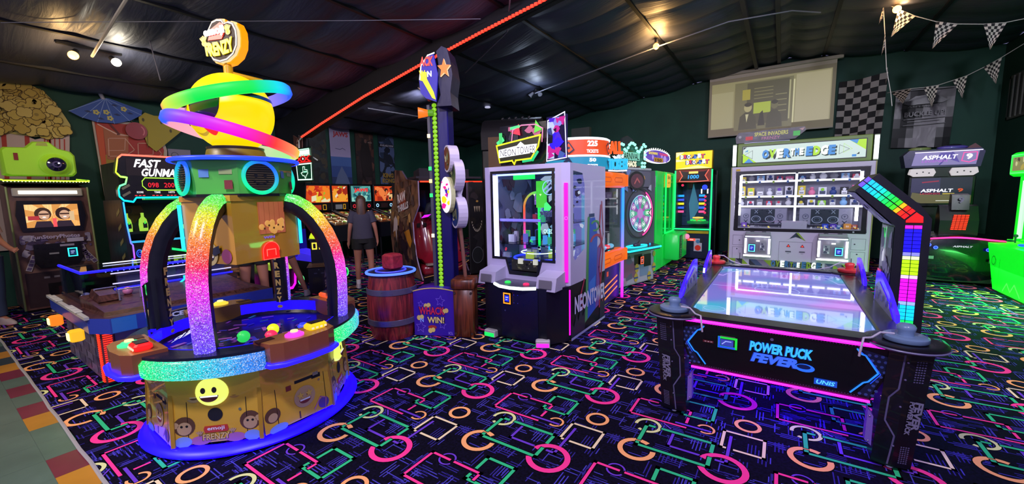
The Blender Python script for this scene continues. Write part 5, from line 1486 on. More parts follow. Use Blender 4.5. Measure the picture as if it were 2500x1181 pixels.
def invaders():
    T = thing('shooter_cabinet', 'black cabinet with a Space Invaders sign, showing above the wide prize machine', 'arcade machine', (-.26, 10.75, 0))
    g = G(); g.box(-.6, .6, 0, .8, 0, 2.65, MATTE); g.out('cabinet', T)
    g = G(); g.prism([(-.66, 2.66), (.44, 2.68), (.62, 2.84), (.60, 2.92), (-.62, 2.90), (-.68, 2.80)], -.08, .1, D('#15151c', .3)); 
    g.box(-.50, .35, -.1, -.02, 2.60, 2.66, E('#b0b0e8', 1.1)); g.out('marquee', T)
    g = G().at(0, -.084, 0)
    g.text('SPACE INVADERS', -.0, 2.79, .085, E('#c8c860', .7), w=.62, bold=.02); g.text('FRENZY', -.0, 2.71, .06, E('#c07aa0', .6), w=.34, bold=.01)
    g.fr(-.48, -.34, 2.72, 2.80, E('#c02a30', .7)); g.fr(.40, .52, 2.74, 2.84, E('#30b040', .7)); g.fp([(.56, 2.84), (.6, 2.9), (.5, 2.88)], E('#b08a90', .6))
    g.disc(-.59, 2.8, .03, E('#a0a0b0', .5), -.003, 12)
    g.out('lettering', T)
invaders()

# ================================================================ ball drop machine (yellow sign)
def drop():
    T = thing('ball_drop_machine', 'glass-fronted ball machine with green light tubes and a yellow Drop It sign', 'arcade machine', (-1.74, 10.3, 0))
    g = G()
    g.box(-.39, .39, .0, .85, .03, .70, D('#141a3a', .35)); g.box(-.39, -.36, 0, .85, .7, 2.1, D('#1a3a2c', .4)); g.box(-.36, .36, .82, .85, .7, 2.1, D('#1a2a4a', .4)); g.box(-.39, .39, 0, .85, 2.0, 2.1, BLACK)
    g.box(.39, .41, .78, .85, .03, 2.1, D('#1a2a24', .4)); g.box(-.39, .39, .0, .85, .70, .74, D('#2a3a5a', .3)); g.out('cabinet', T)
    g = G(); g.quad((.39, .0, .74), (.39, .8, .74), (.39, .8, 2.0), (.39, .0, 2.0), GLASS); g.fr(-.36, .36, .74, 1.82, GLASS, .01); g.out('glass_pane', T)
    g = G(); g.box(-.40, .40, -.05, .1, 2.115, 2.53, D('#b89a10', .4), .01); mq = g.out('marquee', T)
    g = G().at(0, -.052, 0); g.fr(-.385, .385, 2.13, 2.52, E('#f0e000', .95)); g.fp([(-.385, 2.13), (.385, 2.13), (.1, 2.2), (-.2, 2.16)], E('#fff8a0', 1.0), -.003); g.fp([(-.385, 2.4), (-.2, 2.52), (-.385, 2.52)], E('#fff8b0', 1.0), -.003); g.fp([(-.385, 2.3), (-.15, 2.32), (-.385, 2.36)], E('#fffab0', 1.0), -.003)
    def wd(t, x, z, w, h):
        g.text(t, x, z-.008, h*1.1, D('#30489a', .4), w=w*1.06, y=-.006, bold=.09)
        cols_ = ['#ffffff', '#e03a4a', '#ffffff', '#f0c020', '#4a80e0']
        for i, ch in enumerate(t): g.text(ch, x-w/2+w/len(t)*(i+.5), z+(.01 if i % 2 else 0), h, E(cols_[i % 5], .95), w=w/len(t)*.9, y=-.009-.0005*i, bold=.06)
    wd('DROP IT', -.03, 2.36, .52, .095); wd('DROP IT', .08, 2.23, .48, .095)
    g.out('sign_face', mq)
    g = G().at(0, -.02, 0)
    g.fr(-.38, .38, 1.82, 2.11, E('#8a2a14', .5), .0); g.fp([(-.30, 2.09), (-.14, 2.06), (.22, 2.06), (.32, 2.09), (.25, 1.97), (.32, 1.85), (-.02, 1.86), (-.31, 1.85), (-.24, 1.97)], D('#241018', .3), -.002)
    g.stroke([(-.30, 2.09), (-.24, 1.97), (-.31, 1.85)], .018, E('#ff6a50', 1.1), -.004); g.stroke([(.32, 2.09), (.25, 1.97), (.32, 1.85)], .018, E('#ff6a50', 1.1), -.004); g.stroke([(-.31, 1.85), (0, 1.83), (.32, 1.85)], .014, E('#ff8070', 1.0), -.004)
    g.fr(-.10, .10, 2.02, 2.07, E('#ffe070', 1.0), -.004); g.text('1000', .0, 1.90, .09, E('#20a0ff', 1.4), w=.24, bold=.02, shear=.1)
    g.out('score_display', T)
    g = G()
    for x in (-.395, .395): g.cyl((x, -.03, .05 if x > 0 else .75), (x, -.03, 2.10), .017, E('#20ff80', 1.7), 8)
    g.cyl((-.40, -.03, .72), (.38, -.03, .72), .015, E('#20ff80', 1.7), 8); g.box(-.36, .36, -.02, 0, .62, .68, D('#c0a020', .3)); g.out('green_light', T)
    g = G()
    g.at(0, .5, 0); g.fr(-.36, .36, .75, 1.8, D('#203a66', .4), .2); g.fp([(-.1, 1.8), (.05, 1.2), (-.15, .8), (-.2, 1.3)], E('#4a90b0', .5), .15); g.at(0, .2, 0)
    for x0 in (-.30, .16):
        for q, c in enumerate(['#ff5090', '#3060ff', '#ffe020', '#3a50ff', '#20a0ff']):
            g.fr(x0-.06, x0+.07, 1.10+q*.095, 1.15+q*.095, E(c, 1.3), -.0)
    for q in range(5): g.disc(.24, 1.10+q*.095, .028, E('#ff3060', 1.0), -.01, 12)
    g.disc(.22, 1.70, .06, E('#2040ff', 1.4), -.01, 14); g.fr(.14, .17, 1.55, 1.66, E('#ffffff', 1.2), -.01); g.fr(.27, .30, 1.55, 1.66, E('#ffffff', 1.2), -.01); g.disc(-.27, 1.76, .03, E('#ff3060', 1.0), -.01)
    g.at(.08, .28, .84); g.lathe([(.24, 0), (.24, .05), (.12, .08), (0, .08)], E('#20a050', .5), 20)
    for a in range(0, 360, 36): g.box(.14*math.cos(R(a))-.03, .14*math.cos(R(a))+.03, .14*math.sin(R(a))-.03, .14*math.sin(R(a))+.03, .05, .09, E('#30ff60', .9))
    g.lathe([(.12, .12), (.12, .15), (0, .16)], E('#ffd860', 1.0), 16); g.box(-.05, .05, -.13, -.10, .02, .10, E('#ff4020', 1.1)); g.at()
    g.out('interior', T)
    g = G().at(0, -.004, 0); g.fr(-.37, .37, .06, .58, D('#10183a', .4)); 
    for x, s_ in ((-.25, .7), (.14, 1.1)):
        g.fr(x-.08*s_, x+.08*s_, .2, .5, D('#c0b8cc', .4), -.003); g.disc(x, .28, .06*s_, E('#c82a20', .5), -.006, 18); g.disc(x, .43, .04*s_, D('#4a80b0', .4), -.006, 12)
    g.stroke([(-.06, .47), (.05, .47)], .06, E('#ff4a3a', 1.2), -.006); g.fr(-.04, .04, .455, .485, E('#ffb0a0', 1.0), -.008); g.fr(.18, .25, .4, .5, D('#2a2a33', .3), -.005)
    g.out('front_artwork', T)
drop()
# small sign cluster on a far machine behind, between them
# ================================================================ row along the left of the aisle, facing right
def ticket():
    T = thing('ticket_tower_machine', 'round ticket machine with orange bumper bands and lit orange and blue ticket signs', 'arcade machine', (-1.98, 5.02, 0), 90)
    # local x = +y world, local y = into (-x)
    OR = E('#ff6a10', .75)
    g = G(); g.box(.0, .95, .05, 1.1, .03, .60, D('#2a1a70', .3)); g.box(.0, .95, .05, 1.1, 1.88, 1.93, BLACK); g.box(0, .95, 1.05, 1.1, .6, 1.9, D('#20305a', .4)); g.box(.0, .03, .05, 1.1, .6, 1.9, D('#20305a', .4)); g.out('cabinet', T)
    for z0, z1, nm in ((1.68, 1.89, 0), (.58, .79, 1)):
        g = G(); g.box(-.02, 1.0, -.05, .06, z0, z1, OR, .03); g.cyl((1.0, .04, z0+.02), (1.0, .04, z1-.02), .10, OR, 16)
        for x in (.15, .62):
            g.at(x, -.052, (z0+z1)/2); g.stroke([(-.14, -.03), (.14, -.03), (.17, 0), (.14, .03), (-.14, .03), (-.17, 0)], .012, E('#d04a08', .6), -.001, True); g.at()
        b_ = g.out('bumper', T)
        g = G().at(1.10, .03, (z0+z1)/2, rz=70); g.disc(0, 0, .07, D('#b03a14', .4), -.002, 16); g.ring(0, 0, .045, .055, E('#ff6a20', .8), -.006, 16); g.out('end_cap', b_)
    g = G(); cc = []; pts = []
    for i in range(12):
        z = .0+1.68*i/11; pts.append((.93, -.01, .02+z*.995)); t = i/11
        cc.append(tuple(Vector((.45, .0, 1.0)).lerp(Vector((.02, .18, 1.0)), min(1, t*1.4))))
    g.tube(pts, .022, RAIN2, 8, False, cc); g.out('blue_light', T)
    g = G(); g.fr(.03, .92, .80, 1.66, GLASS, .0); g.out('glass_pane', T)
    g = G().at(0, .25, 0); g.fr(.0, .95, .6, 1.88, D('#1c3a60', .4), .3); g.splash(.05, .85, .85, 1.5, [D('#3a6a80', .4), D('#2a4a60', .4), E('#60c0d0', .5), D('#203040', .4), E('#3050c0', .5)], 40, 9, .05, .2)
    g.fr(.05, .90, 1.52, 1.62, D('#4a1a5a', .4), -.1); g.fr(.2, .6, 1.54, 1.57, E('#d8a0c0', .7), -.11); g.tube([(.3, 0, .9), (.3, 0, 1.45)], .01, E('#30e090', .8), 6)
    for q, c in enumerate(['#ff4060', '#ff8090', '#60c0ff', '#ff3050', '#80d0ff']): g.sph((.2+q*.15, -.12, .82), (.06, .05, .035), E(c, .8), 12, 6)
    g.out('interior', T)
    g = G().at(0, .045, 0); g.fr(0, .95, .05, .58, D('#1e1a78', .35), 0)
    for q in range(3): g.stroke([(.3, .10+q*.085), (.85, .20+q*.085)], .022, E('#ff9040', 1.0), -.004)
    g.fr(.35, .55, .38, .52, D('#3a3a6a', .4), -.003); g.fr(.41, .48, .42, .49, E('#e05030', .6), -.005)
    g.out('front_artwork', T)
    # marquee drums
    C = G().at(.37, .47, 0)
    C.lathe([(0, 2.10), (.44, 2.10), (.44, 2.32), (0, 2.32)], E('#ff5a28', .6), 28, smooth=True)
    C.lathe([(.445, 2.31), (.455, 2.33), (.43, 2.345), (0, 2.345)], E('#eaf4ff', 1.5), 28)
    C.lathe([(.445, 2.09), (.46, 2.10), (.445, 2.115)], E('#eaf4ff', 1.6), 28)
    C.lathe([(0, 1.93), (.46, 1.93), (.46, 2.085), (0, 2.085)], E('#28a0c8', .6), 28); C.out('sign_drum', T)
    g = G()
    for a in range(-80, 81, 40):
        px, py = .37+.452*math.sin(R(a)), .47-.452*math.cos(R(a))
        g.at(px, py, 0, rz=a)
        if (a//40) % 2 == 0:
            g.at(px, py, 2.205, rz=a, ry=-35); g.fr(-.05, .05, -.07, .07, D('#203048', .4), -.002); g.fr(-.035, .035, -.05, .05, E('#ff5a28', .7), -.004); g.disc(0, 0, .018, D('#203048', .4), -.006, 12)
            g.at(px, py, 2.01, rz=a, ry=-35); g.fr(-.045, .045, -.06, .06, D('#203048', .4), -.012); g.disc(0, 0, .018, E('#28a0c8', .8), -.014, 12)
        else:
            g.text('225', 0, 2.22, .075, E('#ffffff', 1.3), w=.15, bold=.05); g.text('TICKETS', 0, 2.135, .045, E('#ffffff', 1.2), w=.17, bold=.03)
            g.text('50', 0, 2.02, .05, E('#ffffff', 1.2), w=.1, y=-.012, bold=.05); g.text('TICKETS', 0, 1.95, .04, E('#ffffff', 1.1), w=.15, y=-.012, bold=.03)
    g.out('sign_lettering', T)
    g = G().at(.44, -.06, 0, rz=-38)
    g.text('ALL', .0, 2.13, .17, E('#ff5a14', 1.0), w=.20, depth=.03, bold=.04, shear=-.1); g.splash(-.08, .12, 2.07, 2.13, [E('#ffffff', 1.2), E('#c8d8f0', 1.0)], 9, 2, -.02, .6)
    g.text('TICKETS', .03, 1.92, .15, E('#30b8e8', 1.0), w=.30, depth=.03, bold=.04); g.stroke([(-.10, 1.91), (.03, 1.905), (.18, 1.91)], .02, E('#f0f4ff', 1.0), .0)
    g.out('standing_letters', T)
ticket()
def carnival():
    T = thing('wheel_machine', 'wheel machine with big pastel number wheel and bulb-lit Carnival Chaos sign', 'arcade machine', (-2.14, 6.545, 0), 74)
    GY = D('#8a8496', .4)
    g = G(); g.box(-.38, .96, .02, .9, .03, .66, D('#9a94a8', .4)); g.box(-.38, .96, .02, .9, .66, 1.98, D('#4a4658', .4)); g.out('cabinet', T)
    # wheel
    g = G().at(.52, .0, 1.25)
    cols_ = ['#6ab8c8', '#a85ab0', '#48b080', '#b060b8', '#50a8c0', '#9a50b0', '#58b898', '#b86ac0', '#4aa0b8', '#a058b0', '#50b088', '#b464b8']
    nums = ['25', '100', '50', '20', '15', '10', '75', '30', '100', '50', '20', '15']
    for k in range(12):
        a0 = -15+k*30
        g.M = Matrix.Translation((.45, 0, 1.25))
        pts = [(0, 0)]+[(.30*math.cos(R(a0+30*q/5)), .30*math.sin(R(a0+30*q/5))) for q in range(6)]
        g.fp(pts, E(cols_[k], .62), -.004)
        am = a0+15
        g.ring(.22*math.cos(R(am)), .22*math.sin(R(am)), .042, .048, E('#f0f0ff', .8), -.007, 16)
        g.text(nums[k], .22*math.cos(R(am)), .22*math.sin(R(am))-.025, .05, E('#ffffff', 1.0), w=.07, y=-.008, bold=.02)
    g.fr(.14, .36, -.05, .06, E('#40b870', .7), -.009); g.text('100', .25, -.03, .065, E('#ffffff', 1.1), w=.15, y=-.012, bold=.03)
    g.disc(0, 0, .09, E('#c080d0', .7), -.010, 24)
    w = g.out('wheel', T)
    g = G().at(.45, 0, 1.25)
    g.ring(0, 0, .30, .315, E('#a8d8f0', .8), -.012, 48); g.ring(0, 0, .325, .355, E('#ffffff', 1.3), -.012, 48, -70, 60); g.ring(0, 0, .37, .40, E('#ff3a9a', 1.3), -.012, 48, -78, 66); g.ring(0, 0, .41, .43, D('#0c0c12', .3), -.010, 48)
    g.fp([(.24, -.0), (.34, .09), (.36, -.09)], D('#141018', .3), -.016); g.fp([(.265, .0), (.33, .06), (.34, -.06)], E('#ffb0d0', 1.0), -.018)
    g.out('pointer_ring', T)
    g = G(); g.slab([(-.24, -.25), (.70, -.25), (.94, .05), (-.38, .05)], .64, .70, D('#2c3440', .3)); dk = g.out('desk', T)
    g = G(); g.tube([(-.24, -.26, .68), (.71, -.26, .68)], .016, E('#20e0e8', 1.5), 8); g.tube([(.71, -.26, .68), (.95, .04, .68)], .014, E('#20e0e8', 1.4), 8); g.tube([(-.24, -.26, .68), (-.38, .04, .68)], .016, E('#20e0e8', 1.8), 8); g.out('desk_light', T)
    g = G().at(.22, -.10, .705)
    g.tube([(.26*math.cos(R(a)), .10*math.sin(R(a)), .01) for a in range(0, 360, 15)], .014, E('#20c8d8', 1.6), 6, True); g.sph((0, 0, .03), (.09, .05, .035), D('#3a3648', .3), 14, 8); g.tube([(0, 0, .04), (.05, -.02, .1)], .012, D('#2a2a30', .3), 6); g.disc(.4, .0, .03, E('#20c8ff', .8)); g.out('desk_button', T)
    g = G().at(0, .016, 0); g.M = g.M @ Matrix.Translation((-.10, 0, 0)); g.fr(.0, 1.02, .05, .60, D('#b0a8c0', .4)); g.splash(.05, .5, .06, .55, [D('#8a5a7a', .4), D('#b090a8', .4), D('#6a6480', .4)], 12, 14, -.004, .3)
    g.fr(.42, .66, .36, .54, BLACK, -.008); g.fr(.72, .95, .30, .52, BLACK, -.008); g.fr(.60, .88, .14, .40, D('#7a8ab0', .4), -.006)
    for x, z in ((.5, .30), (.48, .14), (1.05, .26), (.9, .12)): g.disc(x, z, .06, D('#c8a848', .4), -.009, 14, .08); g.fr(x-.06, x+.06, z-.02, z+.01, D('#4a5a8a', .4), -.011)
    g.disc(1.05, .5, .05, D('#9aa83a', .4), -.009)
    g.out('front_artwork', T)
    reader(T, .52, .0, .43, '#a03020', '#ff6040', s=1.2)
    # upper display and crest
    g = G().at(-.08, .0, 0); g.box(.0, .9, .0, .3, 1.66, 1.98, D('#5a5668', .4), .04); g.disc(.42, 1.80, .24, D('#161018', .3), -.006, 24, .16); g.disc(.42, 1.80, .19, D('#5a3040', .3), -.009, 20, .12); g.stroke([(.35, 1.76), (.42, 1.84), (.49, 1.78)], .03, E('#b05a60', .6), -.012)
    g.splash(.02, .88, 1.62, 1.98, [D('#a09ab0', .4), D('#c08a40', .4), D('#3a3a48', .4), D('#6a7ab0', .4)], 10, 22, -.0035, .25); g.box(-.02, .92, .02, .3, 1.98, 2.02, D('#a8a8b0', .4), .01); g.out('upper_display', T)
    SGM_ = Matrix.Translation((.12, .06, 0)) @ Matrix.Diagonal((.60, 1, 1, 1))
    g = G(); g.M = SGM_
    bd = [(-.38, 2.02), (.80, 2.06), (.82, 2.30), (.75, 2.40), (.62, 2.33), (.45, 2.30), (.30, 2.38), (.12, 2.40), (-.04, 2.36), (-.2, 2.32), (-.3, 2.36), (-.36, 2.38)]
    g.prism(bd, -.02, .04, D('#1a4a40', .4)); g.fr(-.34, .60, 2.14, 2.27, E('#8ad8c0', .8), -.024)
    g.text('CARNIVAL', .13, 2.15, .11, D('#0c1c18', .4), w=.86, y=-.028, bold=.02); g.text('CHAOS', .16, 2.03, .10, E('#fff0c8', 1.2), w=.55, y=-.028, bold=.04); g.fr(-.05, .3, 2.275, 2.30, D('#3a5a30', .4), -.024)
    sg = g.out('sign', T)
    g = G().at(.12, .03, 0)
    for (x, z) in [(-.36, 2.38), (-.28, 2.37), (-.22, 2.30), (-.14, 2.28), (-.06, 2.33), (.0, 2.38), (.08, 2.41), (.17, 2.41), (.26, 2.39), (.33, 2.34), (.40, 2.29), (.48, 2.28), (.56, 2.32), (.62, 2.36), (.70, 2.41), (.79, 2.38), (.82, 2.31), (.79, 2.24), (.78, 2.17), (.77, 2.10), (.76, 2.04), (.64, 2.10), (.64, 2.04)]:
        g.sph((x*.6, -.03, z), .024, E('#8affd8', 1.7), 10, 6)
    g.out('bulbs', sg)
    g = G().at(0, .12, 0); g.prism([(.0, 2.3), (.1, 2.5), (.25, 2.55), (.4, 2.5), (.5, 2.3)], 0, .03, D('#2a2c30', .4)); g.disc(.38, 2.42, .06, D('#4a4c40', .4), -.003); g.out('crest', T)
carnival()
def greenm():
    T = thing('green_claw_machine', 'bright green cabinet with light tubes and a lit oval sign above', 'arcade machine', (-2.03, 8.15, 0), 90)
    GN = node_mat('bright_green_plastic', lambda nt, b: (b.inputs['Base Color'].__setattr__('default_value', (.02, .55, .08, 1)), b.inputs['Roughness'].__setattr__('default_value', .3), b.inputs['Emission Color'].__setattr__('default_value', (.0, .6, .06, 1)), b.inputs['Emission Strength'].__setattr__('default_value', .25)))
    g = G(); g.box(.0, .55, .0, 1.0, .03, 2.02, GN, .02); g.box(.55, 1.42, .0, 1.0, .03, .72, GN, .02); g.box(.55, 1.42, .0, 1.0, 1.95, 2.02, GN); g.box(.55, 1.42, .92, 1.0, .7, 2.0, D('#0a4a20', .4)); g.box(1.39, 1.42, .0, 1.0, .7, 2.0, GN); g.out('cabinet', T)
    g = G(); g.fr(.58, 1.39, .74, 1.93, GLASS, .01); g.out('glass_pane', T)
    g = G()
    for x in (.60, 1.36): g.cyl((x, -.03, .76), (x, -.03, 2.0), .018, E('#10f060', 1.2), 8)
    g.cyl((.6, -.03, .75), (1.4, -.03, .75), .018, E('#10f060', 1.2), 8); g.out('green_light', T)
    g = G(); g.box(.66, 1.05, -.03, .02, 1.70, 1.98, E('#e8b83a', .9), .02); g.at(0, -.031, 0); g.text('bin', .85, 1.87, .08, D('#4a5a18', .4), w=.22, bold=.02); g.fr(.76, .80, 1.78, 1.80, D('#4a5a18', .4)); g.fr(.84, .86, 1.77, 1.82, D('#4a5a18', .4)); g.fr(.90, .93, 1.78, 1.81, D('#a04a20', .4)); g.out('small_sign', T)
    g = G().at(0, .3, 0); g.fr(.56, 1.4, .74, 1.94, D('#1a3a2a', .4), .4); g.splash(.6, 1.3, .8, 1.6, [E('#60d030', .5), D('#203028', .4), E('#a03a20', .4), D('#3a5a3a', .4)], 22, 12, .2, .2); g.fr(.95, 1.15, 1.0, 1.7, E('#70c830', .6), .1); g.out('interior', T)
    g = G(); g.box(.65, 1.5, -.30, .0, .18, .74, GN, .03); g.at(.0, -.302, 0); g.fr(.70, .98, .22, .70, D('#2a6a3a', .4)); g.M = g.M @ Matrix.Translation((.84, -.004, .46)) @ Matrix.Rotation(R(90), 4, 'Y'); g.text('GO TEAM', 0, -.05, .10, D('#a0e0b0', .4), w=.42, bold=.02); g.at(1.38, -.32, .62); g.sph((0, 0, 0), .06, E('#ff90c0', .8), 12, 8); g.out('control_box', T)
    # near side (faces the camera): window and small sign
    g = G().at(0, 0, 0, rz=-90)
    # frame x runs from the back (-) to the front edge (0)
    g.fr(-.75, -.05, .95, 1.62, D('#08120c', .25), -.004); g.stroke([(-.75, .95), (-.08, .95), (-.05, 1.0), (-.05, 1.57), (-.08, 1.62), (-.75, 1.62)], .02, D('#04200c', .3), -.006, True)
    g.stroke([(-.5, 1.5), (-.3, 1.2), (-.2, 1.25)], .03, D('#8a9a8a', .3), -.008); g.fr(-.6, -.02, 1.70, 1.92, D('#8aa8a0', .4), -.006); g.text('in..', -.22, 1.75, .10, D('#20302a', .4), w=.3, y=-.010)
    g.out('side_window', T)
    # lit oval marquee over it
    S = G().at(-.30, -.06, 0, rz=-8)
    ov = [(.62*math.cos(R(a))*1.0, 2.25+.135*math.sin(R(a))*(1 if math.sin(R(a)) > 0 else .85)) for a in range(0, 360, 12)]
    S.prism(ov, -.02, .03, E('#ffffff', 1.3)); S.fp([(x*.93, 2.25+(z-2.25)*.88) for x, z in ov], E('#6a4ac0', .7), -.024)
    S.splash(-.45, .45, 2.17, 2.30, [E('#8a6ae0', .7), E('#4a3ab0', .7), E('#c0a0f0', .7)], 16, 3, -.026, .5)
    S.text('DOWN', -.24, 2.28, .05, E('#e8d040', 1.0), w=.40, y=-.034, bold=.05, shear=.2); S.text('TOWN', .24, 2.28, .05, E('#e03a5a', 1.0), w=.42, y=-.034, bold=.05, shear=-.2)
    S.fr(-.20, .22, 2.16, 2.235, E('#b8801a', .8), -.034); S.text('150', .0, 2.165, .055, E('#402808', .5), w=.3, y=-.037, bold=.04)
    for q in range(14): S.sph((.6*math.cos(R(20+10*q)), -.02, 2.26+.14*math.sin(R(20+10*q))), .012, E('#ffffff', 1.5), 6, 4)
    S.out('oval_sign', T)
    g = G().at(.2, .3, 0); g.prism([(-.5, 2.02), (-.35, 2.12), (.2, 2.10), (.5, 2.02)], 0, .1, D('#4a4450', .4)); g.prism([(.1, 2.02), (.1, 2.4), (.35, 2.55), (.75, 2.28), (.75, 2.02)], .2, .5, D('#3a2a28', .5)); g.tube([(.08, .18, 2.42), (.35, .18, 2.58), (.8, .18, 2.26)], .025, D('#5a3030', .4), 6); g.out('house_shaped_topper', T)
greenm()
def tshirts():
    T = thing('prize_display', 'dark display board with a small blue T-shirt and maroon shorts pinned on it', 'display', (-3.55, 7.9, -.344)); T.scale = (1.215, 1.215, 1.215)
    g = G(); g.box(-.16, .17, .03, .12, .2835, 2.72, D('#15211f', .5)); g.out('board', T)
    g = G().at(.0, .02, 0); g.prism([(-.10, 2.47), (-.13, 2.40), (-.09, 2.36), (-.07, 2.38), (-.08, 2.12), (.08, 2.12), (.08, 2.38), (.10, 2.36), (.13, 2.40), (.10, 2.47), (.03, 2.49), (-.03, 2.49)], -.02, .0, D('#2a5a6a', .7)); g.disc(0, 2.32, .03, D('#b8a890', .7), -.022, 12); g.fr(-.02, .02, 2.24, 2.29, D('#c0b8a8', .7), -.022); g.disc(0, 2.17, .012, D('#a89a70', .7), -.022); g.out('small_t_shirt', T)
    g = G().at(.0, .02, 0); g.prism([(-.13, 1.90), (-.10, 2.08), (.10, 2.08), (.14, 1.90), (.02, 1.90), (.0, 1.98), (-.02, 1.90)], -.025, .0, D('#7a1f38', .7)); g.out('small_shorts', T)
tshirts()
# ================================================================ air hockey table
def hockey():
    T = thing('air_hockey_table', 'black air hockey table with a glowing lavender playing surface and pink light strips', 'air hockey table', (0, 2.96, 0))
    BK = D('#0b0a14', .35, 0, .5, .2); LN = D('#5a5478', .4)
    # legs: six-sided, leaning outward, decorated
    def leg(sx, sy):
        g = G()
        y0 = 0 if sy < 0 else 2.33
        bot = [(.50, .0), (.585, -.02), (.67, .0), (.685, .12), (.60, .16), (.50, .12)]
        top = [(.535, -.03), (.62, -.055), (.715, -.03), (.735, .15), (.65, .2), (.535, .17)]
        f = 1 if sy < 0 else -1
        A = [(sx*x, y0+f*y, .03) for x, y in bot]; B = [(sx*x, y0+f*y, .715) for x, y in top]
        g.add(A+B, [(i, (i+1) % 6, 6+(i+1) % 6, 6+i) for i in range(6)]+[tuple(range(6)), tuple(range(6, 12))], BK)
        o = g.out('leg', T)
        def P(i, u, z, off=.003):
            # point on the leg face i (between corners i,i+1), u across, z up
            t = (z-.03)/.685
            a = Vector(A[i]).lerp(Vector(B[i]), t); b = Vector(A[(i+1) % 6]).lerp(Vector(B[(i+1) % 6]), t)
            n = (Vector(A[(i+1) % 6])-Vector(A[i])).cross(Vector((0, 0, 1))).normalized()
            c = Vector((sx*.6, y0+f*.07, z))
            p = a.lerp(b, u)
            if n.dot(p-c) < 0: n = -n
            return p+n*off
        g = G()
        inner, outer = 0, 1
        # circuit-like line on the inner front face
        ln = [(.75, .70), (.72, .50), (.35, .44), (.35, .30), (.9, .22), (.8, .04)]
        for (u0, z0), (u1, z1) in zip(ln, ln[1:]):
            a, b = P(0, u0, z0), P(0, u1, z1); d = (b-a).normalized(); e = Vector((0, -1, 0)).cross(d)*.004
            g.quad(a-e, b-e, b+e, a+e, LN)
        for z in (.66, .56, .40, .16): 
            a = P(0, .93, z, .003); g.sph(a, .006, LN, 6, 4)
        # vents of small slots
        for zz in ((.55, .68), (.06, .17)):
            for q in range(9):
                z = zz[0]+(zz[1]-zz[0])*q/9
                for u in (.28, .40, .52, .64):
                    a, b, c, d = P(1, u, z), P(1, u+.08, z), P(1, u+.08, z+.007), P(1, u, z+.007)
                    g.quad(a, b, c, d, LN)
        # lettering running down the leg
        for t, uo, h, w in (('POWER PUCK', .30, .26, .20), ('FEVER', .56, .38, .17)):
            vs, fs, asp = text_mesh(t, .05, 0.1)
            g.add([P(1, (uo+h*b) if sx > 0 else (1-uo-h*b), .44-w*a, .004) for a, b in vs], fs, D('#7a7690', .4))
        g.out('leg_artwork', o)
        g = G()
        # violet metal guard on the inside edge
        xa = sx*.50
        g.add([(xa-sx*.004, y0-f*.01, .12), (xa-sx*.004, y0-f*.01, .30), (xa-sx*.03, y0-f*.012, .34), (xa-sx*.035, y0-f*.012, .15), (xa-sx*.004, y0+f*.05, .12), (xa-sx*.004, y0+f*.05, .30), (xa-sx*.03, y0+f*.05, .34), (xa-sx*.035, y0+f*.05, .15)],
              [(0, 1, 2, 3), (7, 6, 5, 4), (3, 2, 6, 7), (0, 4, 5, 1)], D('#8a6ad0', .3, .3))
        for z in (.15, .30): g.sph((xa-sx*.02, y0-f*.014, z), .005, CHROME, 6, 4)
        g.out('leg_guard', o)
        g = G(); g.cyl((sx*.59, y0+f*.04, .0), (sx*.59, y0+f*.04, .035), .022, CHROME, 12, .012); g.out('foot', o)
    for sx in (-1, 1):
        for sy in (-1, 1): leg(sx, sy)
    # front and back panels
    for yy, nm in ((0.0, 'front'), (2.33, 'back')):
        g = G().at(0, yy, 0)
        g.add([(-.475, .0, .385), (.475, .0, .385), (.60, -.02, .715), (-.60, -.02, .715), (-.475, .05, .385), (.475, .05, .385), (.60, .05, .715), (-.60, .05, .715)], [(0, 1, 2, 3), (7, 6, 5, 4), (0, 4, 5, 1), (3, 2, 6, 7)], D('#07070d', .3))
        pn = g.out('end_panel', T)
        if nm == 'front':
            g = G()
            def q(x, z, o=.004): t = (z-.385)/.33; return (x, -.02*t-o, z)
            def qp(pts, m, o=.004): g.poly([q(x, z, o) for x, z in pts], m)
            def qs(pts, w, m, o=.004, closed=False):
                n = len(pts)
                for i in range(n if closed else n-1):
                    a = Vector(pts[i]); b = Vector(pts[(i+1) % n]); d = (b-a).normalized(); p = Vector((-d.y, d.x))*w/2
                    qp([tuple(a-p), tuple(b-p), tuple(b+p), tuple(a+p)], m, o)
            BLU = E('#1d50ff', 1.1); BL2 = E('#2a8aff', 1.0)
            for sx in (-1, 1):
                qp([(sx*.47, .40), (sx*.555, .66), (sx*.42, .69), (sx*.50, .56), (sx*.42, .42)], D('#121a3a', .4), .003)
                for i in range(9):
                    for j in range(5):
                        x = .40+j*.028+(i % 2)*.014; z = .42+i*.030
                        lim = .485+(z-.4)*.30; inn = .455 if abs(z-.555) < .03 else .40+abs(.555-z)*-.3+.05
                        if x < lim and x > .50-abs(z-.555)*.55: g.disc(0, 0, 0.0001, BLU) if False else qp([(sx*x+.009*math.cos(R(a)), z+.009*math.sin(R(a))) for a in range(0, 360, 60)], D('#3a4a8a', .3), .005)
                qs([(sx*.40, .69), (sx*.42, .66), (sx*.44, .655), (sx*.50, .56), (sx*.46, .50), (sx*.44, .49), (sx*.385, .415)], .009, BL2, .007); qs([(sx*.41, .68), (sx*.455, .64), (sx*.51, .555), (sx*.47, .49)], .004, BLU, .007)
                for z in (.43, .5, .6, .66): g.sph(q(sx*(.515+(z-.4)*.2), z, .006), .006, CHROME, 6, 4)
            for i in range(60):
                x = -.42+i*.0142
                for z in (.402, .70): qp([(x, z), (x+.004, z), (x+.004, z+.004), (x, z+.004)], LN, .005)
